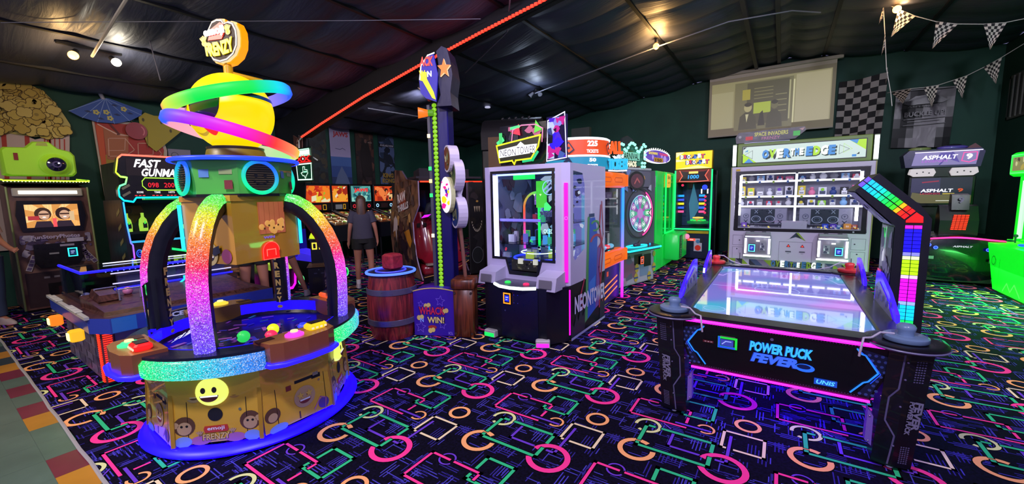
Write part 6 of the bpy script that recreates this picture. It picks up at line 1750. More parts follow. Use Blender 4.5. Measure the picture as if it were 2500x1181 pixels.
            vs, fs, a_ = text_mesh('POWER PUCK', .05, .15); g.add([q(-.135+.33*a, .565+.075*b-.03*(a)*0, .006) for a, b in vs], fs, D('#1a3a9a', .4)); g.add([q(-.13+.33*a, .570+.068*b, .009) for a, b in vs], fs, E('#38b8ff', 1.0))
            vs, fs, a_ = text_mesh('FEVER', .06, .25); g.add([q(-.125+.25*a, .495+.068*b, .006) for a, b in vs], fs, D('#1a3a9a', .4)); g.add([q(-.12+.25*a, .50+.062*b, .009) for a, b in vs], fs, E('#3a68ff', 1.0))
            qp([(.165+.05*math.cos(R(a)), .515+.026*math.sin(R(a))) for a in range(0, 360, 20)], E('#2a70ff', .9), .006); qp([(.160+.035*math.cos(R(a)), .522+.015*math.sin(R(a))) for a in range(0, 360, 24)], D('#10205a', .3), .008)
            qp([(.215, .425), (.325, .425), (.325, .465), (.215, .465)], E('#1a4ac0', .9), .006); vs, fs, a_ = text_mesh('UNIS', .03, .2); g.add([q(.225+.09*a, .432+.026*b, .009) for a, b in vs], fs, E('#5ac8ff', 1.1))
            qp([(-.405, .575), (-.34, .575), (-.34, .592), (-.405, .592)], D('#5a1c24', .4), .006); 
            for i in range(3): qp([(-.395+i*.018, .58), (-.383+i*.018, .58), (-.383+i*.018, .587), (-.395+i*.018, .587)], D('#b09090', .4), .008)
            qp([(.01*math.cos(R(a))-.01, .665+.01*math.sin(R(a))) for a in range(0, 360, 40)], LN, .005)
            g.out('front_artwork', pn)
            g = G().at(-.255, -.012, .60); g.box(-.062, .062, -.02, 0, -.042, .042, BLACK, .01); g.stroke([(-.05, -.032), (.05, -.032), (.05, .032), (-.05, .032)], .014, E('#20d040', 1.0), -.022, True); g.stroke([(-.05, .032), (-.05, -.032), (.04, -.032)], .012, E('#2040ff', 1.2), -.023); g.fr(-.04, .035, -.022, .022, E('#3a44b0', .8), -.024); g.stroke([(-.03, -.01), (-.01, .01), (.02, .01)], .006, E('#a0b0ff', .9), -.026); g.out('card_reader', pn)
        g = G(); o = 1 if nm == 'front' else -1
        g.tube([(-.645, yy-.035*o, .722), (.645, yy-.035*o, .722)], .011, E('#ff18d8', 4.0), 8); g.tube([(-.475, yy-.008*o, .380), (.475, yy-.008*o, .380)], .008, E('#ff18d8', 4.0), 8)
        g.out('pink_light', T)
    # table body and rails
    g = G()
    g.box(-.58, .58, .03, 2.30, .52, .715, BK); g.out('body', T)
    g = G(); g.box(-.45, .45, .15, 2.15, .512, .519, E('#5a1cff', 4.5)); g.out('underside_light', T)
    g = G()
    g.slab([(-.50, -.03), (.50, -.03), (.52, .10), (-.52, .10)], .715, .755, D('#15131f', .25)); g.slab([(-.52, 2.22), (.52, 2.22), (.50, 2.33), (-.50, 2.33)], .715, .755, D('#15131f', .25))
    for sx in (-1, 1): g.box(min(sx*.52, sx*.66), max(sx*.52, sx*.66), .12, 2.2, .66, .75, D('#100e1a', .25), .01)
    g.out('rail', T)
    def surf(nt, b):
        tc = nt.nodes.new('ShaderNodeTexCoord'); sp = nt.nodes.new('ShaderNodeSeparateXYZ')
        nt.links.new(tc.outputs['Object'], sp.inputs[0])
        n = nt.nodes.new('ShaderNodeTexNoise'); n.inputs['Scale'].default_value = 1.6; n.inputs['Detail'].default_value = 1
        nt.links.new(tc.outputs['Object'], n.inputs['Vector'])
        cr = nt.nodes.new('ShaderNodeValToRGB'); e = cr.color_ramp.elements
        e[0].position = .30; e[0].color = (.05, .65, .95, 1); e[1].position = .72; e[1].color = (.85, .08, .95, 1)
        q = cr.color_ramp.elements.new(.44); q.color = (.22, .27, .95, 1); q = cr.color_ramp.elements.new(.58); q.color = (.30, .24, .95, 1)  # cyan to magenta drift paints the rails' LED light into the glow
        nt.links.new(n.outputs[0], cr.inputs[0])
        nt.links.new(cr.outputs[0], b.inputs['Emission Color']); b.inputs['Emission Strength'].default_value = .85
        b.inputs['Base Color'].default_value = (.12, .12, .2, 1); b.inputs['Roughness'].default_value = .05; b.inputs['IOR'].default_value = 1.75
        b.inputs['Coat Weight'].default_value = 1.0; b.inputs['Coat Roughness'].default_value = .02
    g = G(); g.slab([(-.515, .10), (.515, .10), (.515, 2.22), (-.515, 2.22)], .716, .735, node_mat('lit_acrylic_playfield', surf)); pf = g.out('playing_surface', T)
    g = G()
    LNE = E('#b8c8ff', .8)
    def flat_ring(cx, cy, r0, r1, m, a0=0, a1=360):
        for i in range(32):
            t0 = R(a0+(a1-a0)*i/32); t1 = R(a0+(a1-a0)*(i+1)/32)
            g.quad((cx+r0*math.cos(t0), cy+r0*math.sin(t0), .7356), (cx+r1*math.cos(t0), cy+r1*math.sin(t0), .7356), (cx+r1*math.cos(t1), cy+r1*math.sin(t1), .7356), (cx+r0*math.cos(t1), cy+r0*math.sin(t1), .7356), m)
    flat_ring(0, .12, .19, .195, LNE, 0, 180); flat_ring(0, 2.2, .19, .195, LNE, 180, 360); flat_ring(0, 1.16, .16, .165, LNE)
    for sx in (-.38, .38): flat_ring(sx, .3, .07, .073, LNE); flat_ring(sx, 2.0, .07, .073, LNE)
    g.box(-.5, .5, 1.158, 1.162, .7352, .7357, LNE); g.out('markings', pf)
    # light rods of the rails
    g = G(); cc = []; pts = []
    # corner trays
    for i, (sx, sy) in enumerate(((-1, -1), (1, -1), (-1, 1), (1, 1))):
        y = .05 if sy < 0 else 2.31
        g = G().at(sx*.61, y, .725); g.lathe([(0, 0), (.165, 0), (.175, .012), (.175, .028), (.15, .034), (.10, .026), (0, .026)], D('#14121c', .3), 36); g.tube([(.175*math.cos(R(a)), .175*math.sin(R(a)), .012) for a in range(0, 360, 12)], .006, D('#6a6488', .4), 6, True); g.out('mallet_tray', T)
    # blue acrylic fins
    FIN = node_mat('blue_lit_acrylic', lambda nt, b: (b.inputs['Base Color'].__setattr__('default_value', (.03, .02, .5, 1)), b.inputs['Emission Color'].__setattr__('default_value', (.06, .01, 1, 1)), b.inputs['Emission Strength'].__setattr__('default_value', .75), b.inputs['Roughness'].__setattr__('default_value', .15)))
    FRS = D('#8a8ac0', .2, 0, .7)
    for sx in (-1, 1):
        for y0, y1, h, fl_ in ((.42, 1.15, .20, 0), (1.62, 2.10, .17, 1)):
            g = G().at(sx*.645, 0, 0, rz=90)
            yy0, yy1 = y0, y1
            L_ = y1-y0
            out = [(y0, .75), (y0+.02, .80), (y0+L_*.35, .75+h*.72), (y0+L_*.8, .75+h*1.12), (y1-.01, .75+h*1.1), (y1, .75+h*.8), (y1, .75)]
            inn_ = [(y0+.07, .75), (y0+L_*.42, .75+h*.52), (y0+L_*.78, .75+h*.82), (y1-.05, .75+h*.6), (y1-.05, .75)]
            g.prism(out, -.01, .01, FIN); g.out('side_fin', T)
            g = G().at(sx*.645, 0, 0, rz=90)
            for yy in (-.014, .014):
                g.fp(inn_, FRS, yy)
                g.splash(y0+.1, y1-.06, .755, .75+h*.55, [D('#3a30a0', .3), D('#c0c0f0', .3), D('#5048c8', .3)], 14, int(y0*10)+2, yy*1.15 if yy < 0 else yy*1.6, .3)
            g.out('fin_artwork', T)
    # score arch
    g = G().at(0, .84, 0)
    arch = [(.665, .30), (.665, 1.335), (.435, 1.585), (.56, 1.70), (.785, 1.475), (.845, 1.385), (.845, .30)]
    g.prism(arch, 0, .42, D('#0d0c18', .4)); ar = g.out('score_arch', T)
    g = G().at(0, .838, 0)
    colc = ['#10e060']*3+['#10c8ff']*4+['#90a8ff']+['#e010f0']*6+['#e0c0ff']+['#b0f010']*4+['#d8ffb0']+['#8080ff']+['#1a10ff']*6+['#f020c0']
    n = len(colc); z0, z1 = .60, 1.345
    g.fr(.712, .802, z0-.005, z1+.01, MATTE, -.001)
    for i, c in enumerate(colc):
        za = z0+(z1-z0)*i/n; zb_ = z0+(z1-z0)*(i+1)/n-.004
        for xa in (.716, .760): g.box(xa, xa+.039, -.007, -.001, za, zb_, E(c, 1.35))
    # slanted run
    a0 = Vector((.757, 1.40)); d = (Vector((.497, 1.64))-Vector((.757, 1.395))); L_ = d.length; d.normalize(); p = Vector((d.y, -d.x))
    if p.y < 0: p = -p
    cs = ['#ff1818', '#ff2a10', '#ffb010', '#40e020', '#20e040', '#10e060', '#10e090', '#10d8c0', '#10c8e8', '#18c0f0', '#18b8f0', '#6a50ff']
    g.fp([(.716, 1.36), (.802, 1.36), (.80, 1.40), (.765, 1.43), (.716, 1.375)], E('#ff1818', 1.4), -.006)
    st_ = Vector((.733, 1.41))
    for i, c in enumerate(cs):
        s0 = L_*i/len(cs); s1 = L_*(i+1)/len(cs)-.004
        for w0 in (-.038, .004):
            pp = [st_+d*s0+p*w0, st_+d*s1+p*w0, st_+d*s1+p*(w0+.035), st_+d*s0+p*(w0+.035)]
            g.fp([tuple(v) for v in pp], E(c, 1.35), -.006)
    g.out('light_tiles', ar)
    g = G()   # underside board and inner side board with score graphics
    g.M = Matrix.Translation((.664, .84, 0)) @ Matrix.Rotation(R(-90), 4, 'Z')
    # frame x = -y : from -.42 to 0 ; viewer on -x side
    g.fr(-.41, -.01, .86, 1.325, D('#55535f', .35), -.002); g.fr(-.38, -.2, 1.0, 1.32, E('#a8a8c0', .35), -.004); g.splash(-.38, -.03, .9, 1.3, [D('#7a7888', .4), D('#9a98a8', .4), D('#34323e', .4)], 16, 4, -.005, .2)
    g.stroke([(-.26, 1.30), (-.22, 1.24), (-.18, 1.31)], .012, E('#20ff60', 1.0), -.012); g.fp([(-.26, 1.12), (-.20, 1.16), (-.2, 1.06), (-.26, 1.05)], E('#e0e0f0', .7), -.012); g.fr(-.38, -.26, .90, .98, E('#e04080', .8), -.012); g.fr(-.26, -.14, .88, .97, E('#60b8e0', .7), -.013); g.fr(-.2, -.18, 1.16, 1.28, E('#80e0c0', .6), -.013)
    g.out('side_board', ar)
    g = G()
    a = Vector((.662, .84, 1.333)); b = Vector((.434, .84, 1.581)); y_ = Vector((0, .42, 0)); n_ = Vector((-.003, 0, -.003))
    def U(u, v, o=1): return a.lerp(b, u)+y_*v+n_*o
    g.add([U(.03, .04), U(.97, .04), U(.97, .96), U(.03, .96)], [(0, 1, 2, 3)], D('#9a98b8', .3)); rr = random.Random(8)
    for i in range(14):
        u, v, s_ = .1+.75*rr.random(), .1+.7*rr.random(), .05+.1*rr.random()
        g.add([U(u, v, 2+i*.1), U(u+s_, v+.03, 2+i*.1), U(u+s_*.8, v+s_, 2+i*.1), U(u-.02, v+s_*.8, 2+i*.1)], [(0, 1, 2, 3)], D(rr.choice(['#5a5888', '#d0d0e8', '#7a78b0', '#34325a']), .3))
    g.out('under_board', ar)
    # mallets and their cords
    for i, (sx, sy, c, nm) in enumerate(((-1, -1, '#7088a8', 'grey-blue mallet on the near left corner tray'), (1, -1, '#7088a8', 'grey-blue mallet on the near right corner tray'), (-1, 1, '#d83a40', 'red mallet on the far left corner tray'), (1, 1, '#d83a40', 'red mallet on the far right corner tray'))):
        x = sx*.61; y = 2.96+(.05 if sy < 0 else 2.31)
        M = thing('mallet', nm+' of the air hockey table', 'mallet', (x, y, .7522), 0, 'air hockey mallets')
        g = G(); g.lathe([(0, 0), (.09, 0), (.098, .008), (.098, .028), (.085, .036), (.05, .03), (.035, .034)], D(c, .35, 0, .5, .3), 28); g.out('base', M)
        g = G(); g.lathe([(.035, .03), (.033, .05), (.04, .065), (.042, .08), (.032, .095), (0, .10)], D(c, .35, 0, .5, .3), 20); g.out('knob', M)
        ex = sx*.42; ey = 2.96+(-.035 if sy < 0 else 2.2)
        mid = Vector((sx*.47, y+.06*(-sy), .80))
        if sy < 0: pts = [(x-sx*.05, y-.02, .79), (x-sx*.11, y-.03, .79), (x-sx*.15, y-.06, .762), (x-sx*.19, y-.10, .765), (x-sx*.20, y-.125, .72), (x-sx*.205, y-.115, .66)]
        else: pts = [(x-sx*.02, y, .85), (x-sx*.08, y-.02, .85), (x-sx*.16, y-.05, .80), (x-sx*.26, y-.04, .765), (x-sx*.34, y-.02, .762)]
        g = G(); g.tube(pts, .006, D('#b8b0c0', .6), 6); g.out('tether', label='pale tether cord running from the '+nm.split(' on ')[0]+' '+('at the near ' if sy < 0 else 'at the far ')+('left' if sx < 0 else 'right')+' corner', cat='tether', group='mallet tethers')
hockey()

# ================================================================ sit-down racer with purple sign
def racer():
    T = thing('racing_cabinet', 'black sit-down racing cabinet with purple Asphalt 9 marquee and pink tail light', 'arcade machine', (2.40, 9.3, 0))
    g = G(); g.box(-.42, .42, 1.2, 1.6, .02, 2.0, D('#0d0c12', .35), .03); g.box(-.45, .45, .3, 1.6, .0, .12, MATTE); g.out('cabinet', T)
    g = G().at(0, 1.28, 0); g.prism([(-.50, 1.96), (.46, 1.94), (.50, 2.20), (.45, 2.26), (-.46, 2.27), (-.54, 2.18)], -.12, .2, D('#3a3460', .3)); mq = g.out('marquee', T)
    g = G().at(0, 1.155, 0); g.fp([(-.42, 1.99), (.40, 1.98), (.43, 2.22), (-.38, 2.22)], E('#8a80b8', .75), -.0)
    g.stroke([(-.38, 2.225), (.46, 2.225)], .014, E('#e8e0ff', 1.4), -.006); g.fp([(-.15, 2.06), (-.05, 2.2), (.12, 2.2), (.2, 2.02), (.0, 2.12)], E('#5a4aa8', .7), -.003); g.stroke([(-.05, 2.0), (.1, 2.2)], .02, E('#4a3a98', .7), -.004)
    g.text('ASPHALT', -.06, 2.09, .075, E('#f4f0ff', 1.1), w=.46, y=-.008, bold=.03, shear=.2); g.text('LEGENDS', -.12, 2.04, .04, E('#b060d0', .9), w=.34, y=-.008, bold=.01, shear=.2)
    g.stroke([(.22, 2.05), (.24, 2.19), (.40, 2.19), (.40, 2.06), (.31, 2.02)], .012, E('#ff50a0', 1.1), -.008, True); g.text('9', .31, 2.07, .10, E('#f4f0ff', 1.1), w=.08, y=-.01, bold=.05)
    g.out('marquee_sign', mq)
    g = G().at(-.05, 1.25, 2.25)
    for x, c, s_ in ((-.26, '#7a8a50', 1), (.16, '#5a50a8', 1.3)):
        g.sph((x, 0, .04), (.16*s_, .08, .045), D(c, .3, 0, .6, .5), 16, 8); g.sph((x+.02, 0, .075), (.08*s_, .06, .03), D('#20222c', .2), 12, 6)
    g.fp([(.3, .0), (.52, .02), (.44, .10)], D('#5a1c2a', .4)); g.out('model_car', mq)
    g = G().at(0, 1.18, 0)
    for sx in (-1, 1):
        g.prism([(sx*.09, 1.86), (sx*.12, 1.93), (sx*.42, 1.93), (sx*.44, 1.84), (sx*.38, 1.79), (sx*.12, 1.79)], -.04, .1, E('#d8d0d4', .75))
        for q in range(3): g.disc(sx*(.18+q*.08), 1.85+(.02 if q == 1 else 0), .012, D('#3a3440', .4), -.045, 8)
    g.out('headlight_panel', T)
    g = G().at(0, 1.17, 0); g.box(-.44, .42, -.02, .03, 1.24, 1.78, D('#0a0a10', .3), .01); g.fr(-.40, .38, 1.30, 1.76, E('#242038', .8), -.023); g.fr(-.40, -.02, 1.5, 1.76, E('#38345a', .7), -.025); g.fp([(-.4, 1.36), (-.25, 1.30), (.38, 1.30), (.38, 1.44), (-.2, 1.46), (-.38, 1.5)], E('#6a6440', .7), -.026); g.stroke([(-.25, 1.68), (-.05, 1.70)], .02, E('#a02a48', .8), -.027)
    g.text('ASPHALT', -.06, 1.50, .06, E('#f4f4ff', 1.1), w=.42, y=-.029, bold=.03, shear=.1); g.text('9', .24, 1.50, .065, E('#d04a28', 1.0), w=.07, y=-.029, bold=.03); g.text('LEGENDS', -.14, 1.46, .028, E('#d02a48', 1.0), w=.26, y=-.029); g.fr(.02, .17, 1.46, 1.48, E('#c8b040', .8), -.029); g.fr(-.06, .16, 1.34, 1.352, E('#e0e0d0', .8), -.029); g.out('screen', T)
    # seat back with red lit grille
    g = G(); g.sidep([(.12, .55), (.1, 1.05), (.2, 1.28), (.28, 1.30), (.34, 1.1), (.36, .55)], -.22, .22, D('#0e0d14', .35), D('#14121c', .35)); g.sidep([(.10, 1.22), (.14, 1.46), (.24, 1.48), (.28, 1.26)], -.10, .10, D('#16141e', .3)); g.text('9', .0, 1.33, .10, E('#7a7290', .5), y=.09, bold=.05); st = g.out('seat', T)
    g = G()
    for q in range(9):
        for k in range(4): g.box(-.09+k*.045+q*.003-.0, -.055+k*.045+q*.003, .085, .10, .90+q*.028, .918+q*.028, E('#ff3018', 1.6))
    g.at(0, 0, 0); g.out('red_grille_light', st)
    g = G(); g.tube([(.10*math.cos(R(a))-.3, 1.0, 1.05+.13*math.sin(R(a))) for a in range(0, 360, 20)], .018, D('#101018', .4), 8, True); g.stroke([(-.38, 1.06), (-.3, 1.1)], .03, E('#d8a040', .9), .98); g.out('steering_wheel', T)
    # tail of the car body
    prof = []
    g = G()
    N = 16
    def tail(u): return .05*math.cos((u-.5)*2*PI)*.5
    vs = []
    for i in range(N+1):
        u = i/N; x = -.58+1.16*u; b = .16*(1-abs(2*u-1)**3)
        zt = .80+.03*math.cos((u-.5)*2*PI)
        vs += [(x, .12-b*.4, .06), (x, .02-b*.35, .32), (x, -.0-b*.3, .62), (x, .03-b*.3, zt-.04), (x, .10-b*.2, zt), (x, .45, zt+.03)]
    g.add(vs, [(i*6+q, (i+1)*6+q, (i+1)*6+q+1, i*6+q+1) for i in range(N) for q in range(5)], D('#0b0b14', .25, 0, .6, .5), True)
    for i in (0, N): g.add(vs[i*6:i*6+6]+[(vs[i*6][0], .45, .06)], [(0, 1, 2, 3, 4, 5, 6)], D('#0b0b14', .3))
    g.box(-.55, .55, .05, 1.2, .06, .55, MATTE)
    bd = g.out('car_tail', T)
    g = G(); pts = []; cc = []
    for i in range(25):
        u = i/24; pts.append((-.57+1.14*u, .0-.05*(1-abs(2*u-1)**3), .765+.022*math.cos((u-.5)*2*PI)))
        cc.append((1.0, .03, .12+.22*(1-abs(2*u-1))))
    g.tube(pts, .013, RAIN2, 8, False, cc); g.out('tail_light', bd)
    g = G()
    for x, z in ((-.36, .66), (-.28, .62), (.30, .61), (.40, .66)):
        g.at(x, -.085, z); g.disc(0, 0, .03, E('#1a30ff', 1.0), -.004, 16); g.ring(0, 0, .02, .026, E('#8090ff', 1.2), -.006, 14)
    g.at(.02, -.09, 0); g.text('ASPHALT', 0, .635, .028, E('#d8d8e8', .9), w=.22, bold=.03, shear=.2)
    g.at(0, -.075, 0); g.fr(-.38, -.29, .43, .48, D('#6a6a76', .3)); g.fr(.32, .42, .40, .45, D('#6a6a76', .3)); g.fr(-.55, -.46, .60, .70, D('#5a5a66', .3), .03)
    g.out('tail_badges', bd)
racer()

# ================================================================ glowing green cabinet at the right wall
def green_right():
    T = thing('green_glowing_cabinet', 'bright lime green glowing claw cabinet at the right edge against the side wall', 'arcade machine', (2.72, 9.0, 0), -90)
    # local x = toward the camera (-y), local y = into +x
    GL = node_mat('lit_lime_plastic', lambda nt, b: (b.inputs['Base Color'].__setattr__('default_value', (.02, .8, .03, 1)), b.inputs['Emission Color'].__setattr__('default_value', (.0, .85, .015, 1)), b.inputs['Emission Strength'].__setattr__('default_value', .85), b.inputs['Roughness'].__setattr__('default_value', .3)))
    GD = D('#1aa83a', .3)
    g = G()
    # flared base
    A = [(.0, .0), (2.2, .0), (2.2, .7), (.0, .7)]; B_ = [(-.13, -.06), (2.3, -.06), (2.3, .7), (-.13, .7)]
    g.add([(x, y, .05) for x, y in A]+[(x, y, .74) for x, y in B_], [(0, 1, 5, 4), (1, 2, 6, 5), (2, 3, 7, 6), (3, 0, 4, 7), (4, 5, 6, 7)], GL)
    g.box(.02, 2.2, .05, .65, 0, .05, D('#0a5a14', .5))
    g.out('base', T)
    g = G(); g.at(0, -.012, 0)
    g.stroke([(.28, .12), (.28, .64), (1.2, .64)], .012, E('#10b020', .6), -.03); g.stroke([(.06, .15), (.16, .5), (.05, .62)], .01, E('#0c9a1c', .6), -.03); g.ring(.14, .50, .055, .07, E('#0c9a1c', .6), -.05, 20); g.stroke([(.4, .1), (.5, .22), (.62, .12), (.72, .24), (.9, .1)], .02, E('#60ff60', .9), -.01)
    g.out('base_artwork', T)
    g = G(); g.box(-.10, 2.2, .12, .68, .74, .80, GL); g.sph((.2, .06, .80), (.06, .05, .015), D('#1a5a50', .4), 12, 6); g.cyl((.28, .08, .78), (.28, .08, .86), .01, D('#1a7a40', .4), 8); g.sph((.28, .08, .88), .025, D('#1a7a40', .4), 10, 8)
    g.sph((.62, .04, .78), (.06, .04, .02), E('#1a60ff', 1.4), 12, 6); g.out('control_deck', T)
    g = G(); g.box(.14, .20, .10, .66, .80, 1.72, GL, .01); g.box(.14, 2.2, .62, .68, .80, 1.72, D('#0c4a1c', .4)); g.fr(.20, 2.1, .82, 1.70, GLASS, .13); g.box(.2, 2.2, .11, .15, 1.66, 1.72, GL); g.box(.20, .24, .11, .15, .84, 1.66, E('#c8ffd0', 1.2)); g.out('window_frame', T)
    g = G(); g.at(0, .35, 0); g.fr(.2, 2.1, .8, 1.7, D('#0c3a1c', .4), .2); g.splash(.3, 2.0, .82, 1.3, [D('#2a6a3a', .4), D('#5a8a5a', .4), D('#10241a', .4), E('#70a070', .5)], 40, 3, .1, .25); g.fr(.3, .8, 1.3, 1.6, E('#b8d8c8', .7), .0); g.fr(.3, .9, .95, 1.25, D('#2a5a3a', .4), -.01); g.out('interior', T)
    g = G(); g.box(.0, 2.2, .03, .68, 1.72, 2.06, GL, .03); g.fr(.10, .6, 1.80, 1.99, E('#a0a060', .6), .025); g.splash(.12, .58, 1.81, 1.98, [E('#c0b050', .7), E('#5a4a20', .6), E('#e0e0a0', .7)], 12, 3, .02, .3); g.stroke([(.07, 1.77), (.62, 1.77), (.62, 2.02), (.07, 2.02)], .012, E('#60ff80', 1.3), .018, True); g.out('marquee', T)
    d = bpy.data.lights.new('green_cabinet_light', 'AREA'); d.energy = 60; d.color = (.12, 1, .2); d.shape = 'RECTANGLE'; d.size = 1.9; d.size_y = .4
    o = bpy.data.objects.new('green_cabinet_light', d); o.location = (2.60, 8.0, .45); o.rotation_euler = (R(0), R(-52), 0)
    o.rotation_euler = (Vector((-1, 0, -1.6))).to_track_quat('-Z', 'Y').to_euler(); COL.objects.link(o)
green_right()
# ================================================================ left wall: cut-outs and posters
def wallface(y0=0):
    # frame on the left wall: x runs with world +y, facing +x
    return G().at(XL+.012, y0, 0, rz=90)
CRM = D('#b8a860', .7); CRM2 = D('#8f7a38', .7); OUTL = D('#4a3618', .8)
def popcorn():
    T = thing('popcorn_cutout', 'giant flat popcorn bucket cut-out with red stripes fixed to the green wall', 'wall decoration', (XL+.015, 0, 0), 90)
    pile = [(-.6, 2.8), (-.62, 3.1), (-.5, 3.35), (-.2, 3.5), (.2, 3.56), (.7, 3.58), (1.05, 3.57), (1.24, 3.55), (1.38, 3.50), (1.47, 3.44), (1.55, 3.33), (1.61, 3.22), (1.67, 3.08), (1.72, 2.95), (1.72, 2.86), (1.62, 2.78), (1.3, 2.7), (.9, 2.74), (.4, 2.78), (-.2, 2.78)]
    g = G(); g.prism(pile, -.05, 0, CRM, OUTL)
    rr = random.Random(12); k = 0
    def inside(x, z):
        c = False; n = len(pile)
        for i in range(n):
            (xa, za), (xb, zb) = pile[i], pile[(i+1) % n]
            if (za > z) != (zb > z) and x < (xb-xa)*(z-za)/(zb-za)+xa: c = not c
        return c
    pc = [D('#c2a850', .7), D('#b59a44', .7), D('#cab260', .7)]
    for i in range(420):
        x = -.6+2.3*rr.random(); z = 2.72+.84*rr.random()
        if not inside(x, z) or not inside(x+.05, z+.03): continue
        r_ = .055+.035*rr.random(); m = pc[i % 3]; yb = -.051-.0018*(i % 30)
        for q in range(4):
            a = q*1.57+i; g.disc(x+r_*.55*math.cos(a), z+r_*.45*math.sin(a), r_*.62+.006, OUTL, yb-.0002*q, 12)
        for q in range(4):
            a = q*1.57+i; g.disc(x+r_*.55*math.cos(a), z+r_*.45*math.sin(a), r_*.60, m, yb-.0009-.0002*q, 12)
        if i % 4 == 0: g.disc(x, z, r_*.3, CRM2, yb-.0017, 8)
    g.out('popcorn_pile', T)
    g = G(); bk = [(-.5, .9), (1.5, .9), (1.70, 2.80), (1.4, 2.70), (1.3, 2.66), (1.2, 2.72), (.9, 2.74), (.4, 2.78), (-.6, 2.78)]
    g.prism(bk, -.04, -.001, D('#c0a8a0', .7), OUTL)
    RS_ = D('#a8342a', .7)
    for i in range(9): x = -.45+i*.235; g.fp([(x*.9, .9), (x*.9+.045, .9), (x+.05, 2.72), (x, 2.72)], RS_, -.043)
    for i in range(5): x = 1.40+i*.055; g.fp([(x-.15, .9), (x-.14, .9), (x+.015, 2.7), (x, 2.7)], RS_, -.043)
    g.text('Fresh', .92, 2.34, .18, RS_, w=.5, y=-.046, bold=.01, shear=.2); g.out('bucket', T)
popcorn()
def drink():
    T = thing('cocktail_cutout', 'giant flat red and yellow cocktail cut-out with blue paper umbrella and pineapple on the wall', 'wall decoration', (XL+.015, 0, 0), 90)
    g = G(); gl = [(1.99, 3.08), (2.02, 1.75), (2.08, 1.62), (2.2, 1.58), (2.85, 1.58), (2.92, 1.75), (3.0, 2.62), (2.9, 3.1)]
    g.prism(gl, -.04, 0, D('#a89a8a', .6), OUTL); 
    g.fp([(2.02, 3.05), (2.04, 1.8), (2.1, 1.66), (2.8, 1.66), (2.88, 1.8), (2.95, 2.62), (2.86, 3.05)], D('#8f7a20', .6), -.042)
    g.fp([(2.02, 3.05), (2.03, 2.45), (2.2, 2.5), (2.5, 2.35), (2.92, 2.5), (2.95, 2.62), (2.86, 3.05)], D('#9a2a20', .6), -.044); g.fp([(2.03, 3.0), (2.04, 2.2), (2.1, 2.25), (2.12, 2.95)], D('#b84a20', .6), -.046)
    g.fp([(2.12, 2.95), (2.12, 2.4), (2.4, 2.35), (2.45, 2.85)], D('#9a5a38', .6), -.047)
    LL = D('#c0907a', .6)
    for ox, oz in ((2.15, 2.45), (2.55, 2.40)): g.stroke([(ox, oz), (ox+.22, oz+.02), (ox+.36, oz+.14), (ox+.25, oz+.34), (ox+.02, oz+.32)], .012, LL, -.05, True); g.stroke([(ox, oz+.1), (ox+.22, oz+.12), (ox+.25, oz+.34)], .01, LL, -.051)
    g.stroke([(2.06, 3.0), (2.3, 2.85), (2.55, 2.84)], .018, D('#d0a898', .6), -.052); g.out('glass', T)
    g = G(); g.prism([(2.42, 3.24), (2.58, 3.02), (2.62, 2.98), (2.62, 3.2), (2.72, 3.30), (2.85, 3.26), (3.0, 3.27), (3.12, 3.18), (3.28, 3.08), (3.24, 3.0), (2.82, 2.58), (2.7, 2.7), (2.66, 2.9)], -.075, -.052, D('#9a8c22', .6), OUTL)
    g.stroke([(2.70, 2.64), (2.72, 2.95)], .008, D('#4a4010', .6), -.078)
    for x, z in ((2.68, 3.16), (2.95, 3.15), (3.08, 3.0)): g.disc(x, z, .02, D('#4a4010', .6), -.078, 8, .035)
    g.out('pineapple_slice', T)
    g = G().at(); g.prism([(2.56+.155*math.cos(R(a)), 2.94+.155*math.sin(R(a))) for a in range(0, 360, 15)], -.10, -.078, D('#8a1c20', .4), OUTL); g.ring(2.56, 2.94, .10, .12, D('#c06060', .4), -.103, 20, -40, 50); g.out('cherry', T)
    g = G(); um = [(1.72, 3.17), (2.16, 3.47), (2.24, 3.47), (2.68, 3.33), (2.66, 3.24), (2.5, 3.12), (2.3, 3.04), (2.05, 3.03), (1.85, 3.09)]
    g.prism(um, -.09, -.06, D('#2c4f9a', .6), OUTL)
    for e in ((1.72, 3.17), (1.87, 3.08), (2.05, 3.03), (2.27, 3.03), (2.48, 3.11), (2.66, 3.24)): g.stroke([(2.19, 3.46), e], .008, D('#7a94c8', .6), -.093)
    for x, z in ((2.05, 3.2), (2.18, 3.22), (2.22, 3.12), (2.42, 3.31)):
        for q in range(5): g.disc(x+.028*math.cos(R(72*q)), z+.028*math.sin(R(72*q)), .018, D('#b8b060', .6), -.096, 8)
    for x, z in ((1.95, 3.2), (2.1, 3.1), (2.32, 3.2), (2.3, 3.36), (2.5, 3.25)): g.fp([(x-.05, z), (x, z+.02), (x+.05, z-.01), (x, z-.02)], D('#1a2c5a', .6), -.095)
    g.cyl((2.17, -.08, 3.44), (2.13, -.08, 3.55), .03, D('#a0a0b0', .5), 10); g.stroke([(2.2, 3.05), (2.32, 2.86)], .03, D('#5a1a18', .6), -.056); g.out('umbrella', T)
drink()
def poster(y0, y1, z0, z1, base, label, fn, tilt=0):
    T = thing('poster', label, 'poster', (XL+.012, (y0+y1)/2, (z0+z1)/2), 90)
    w, h = (y1-y0)/2, (z1-z0)/2
    g = G(); g.box(-w, w, -.008, .0, -h, h, base); g.out('sheet', T)
    g = G(); fn(g, w, h); g.out('print', T)
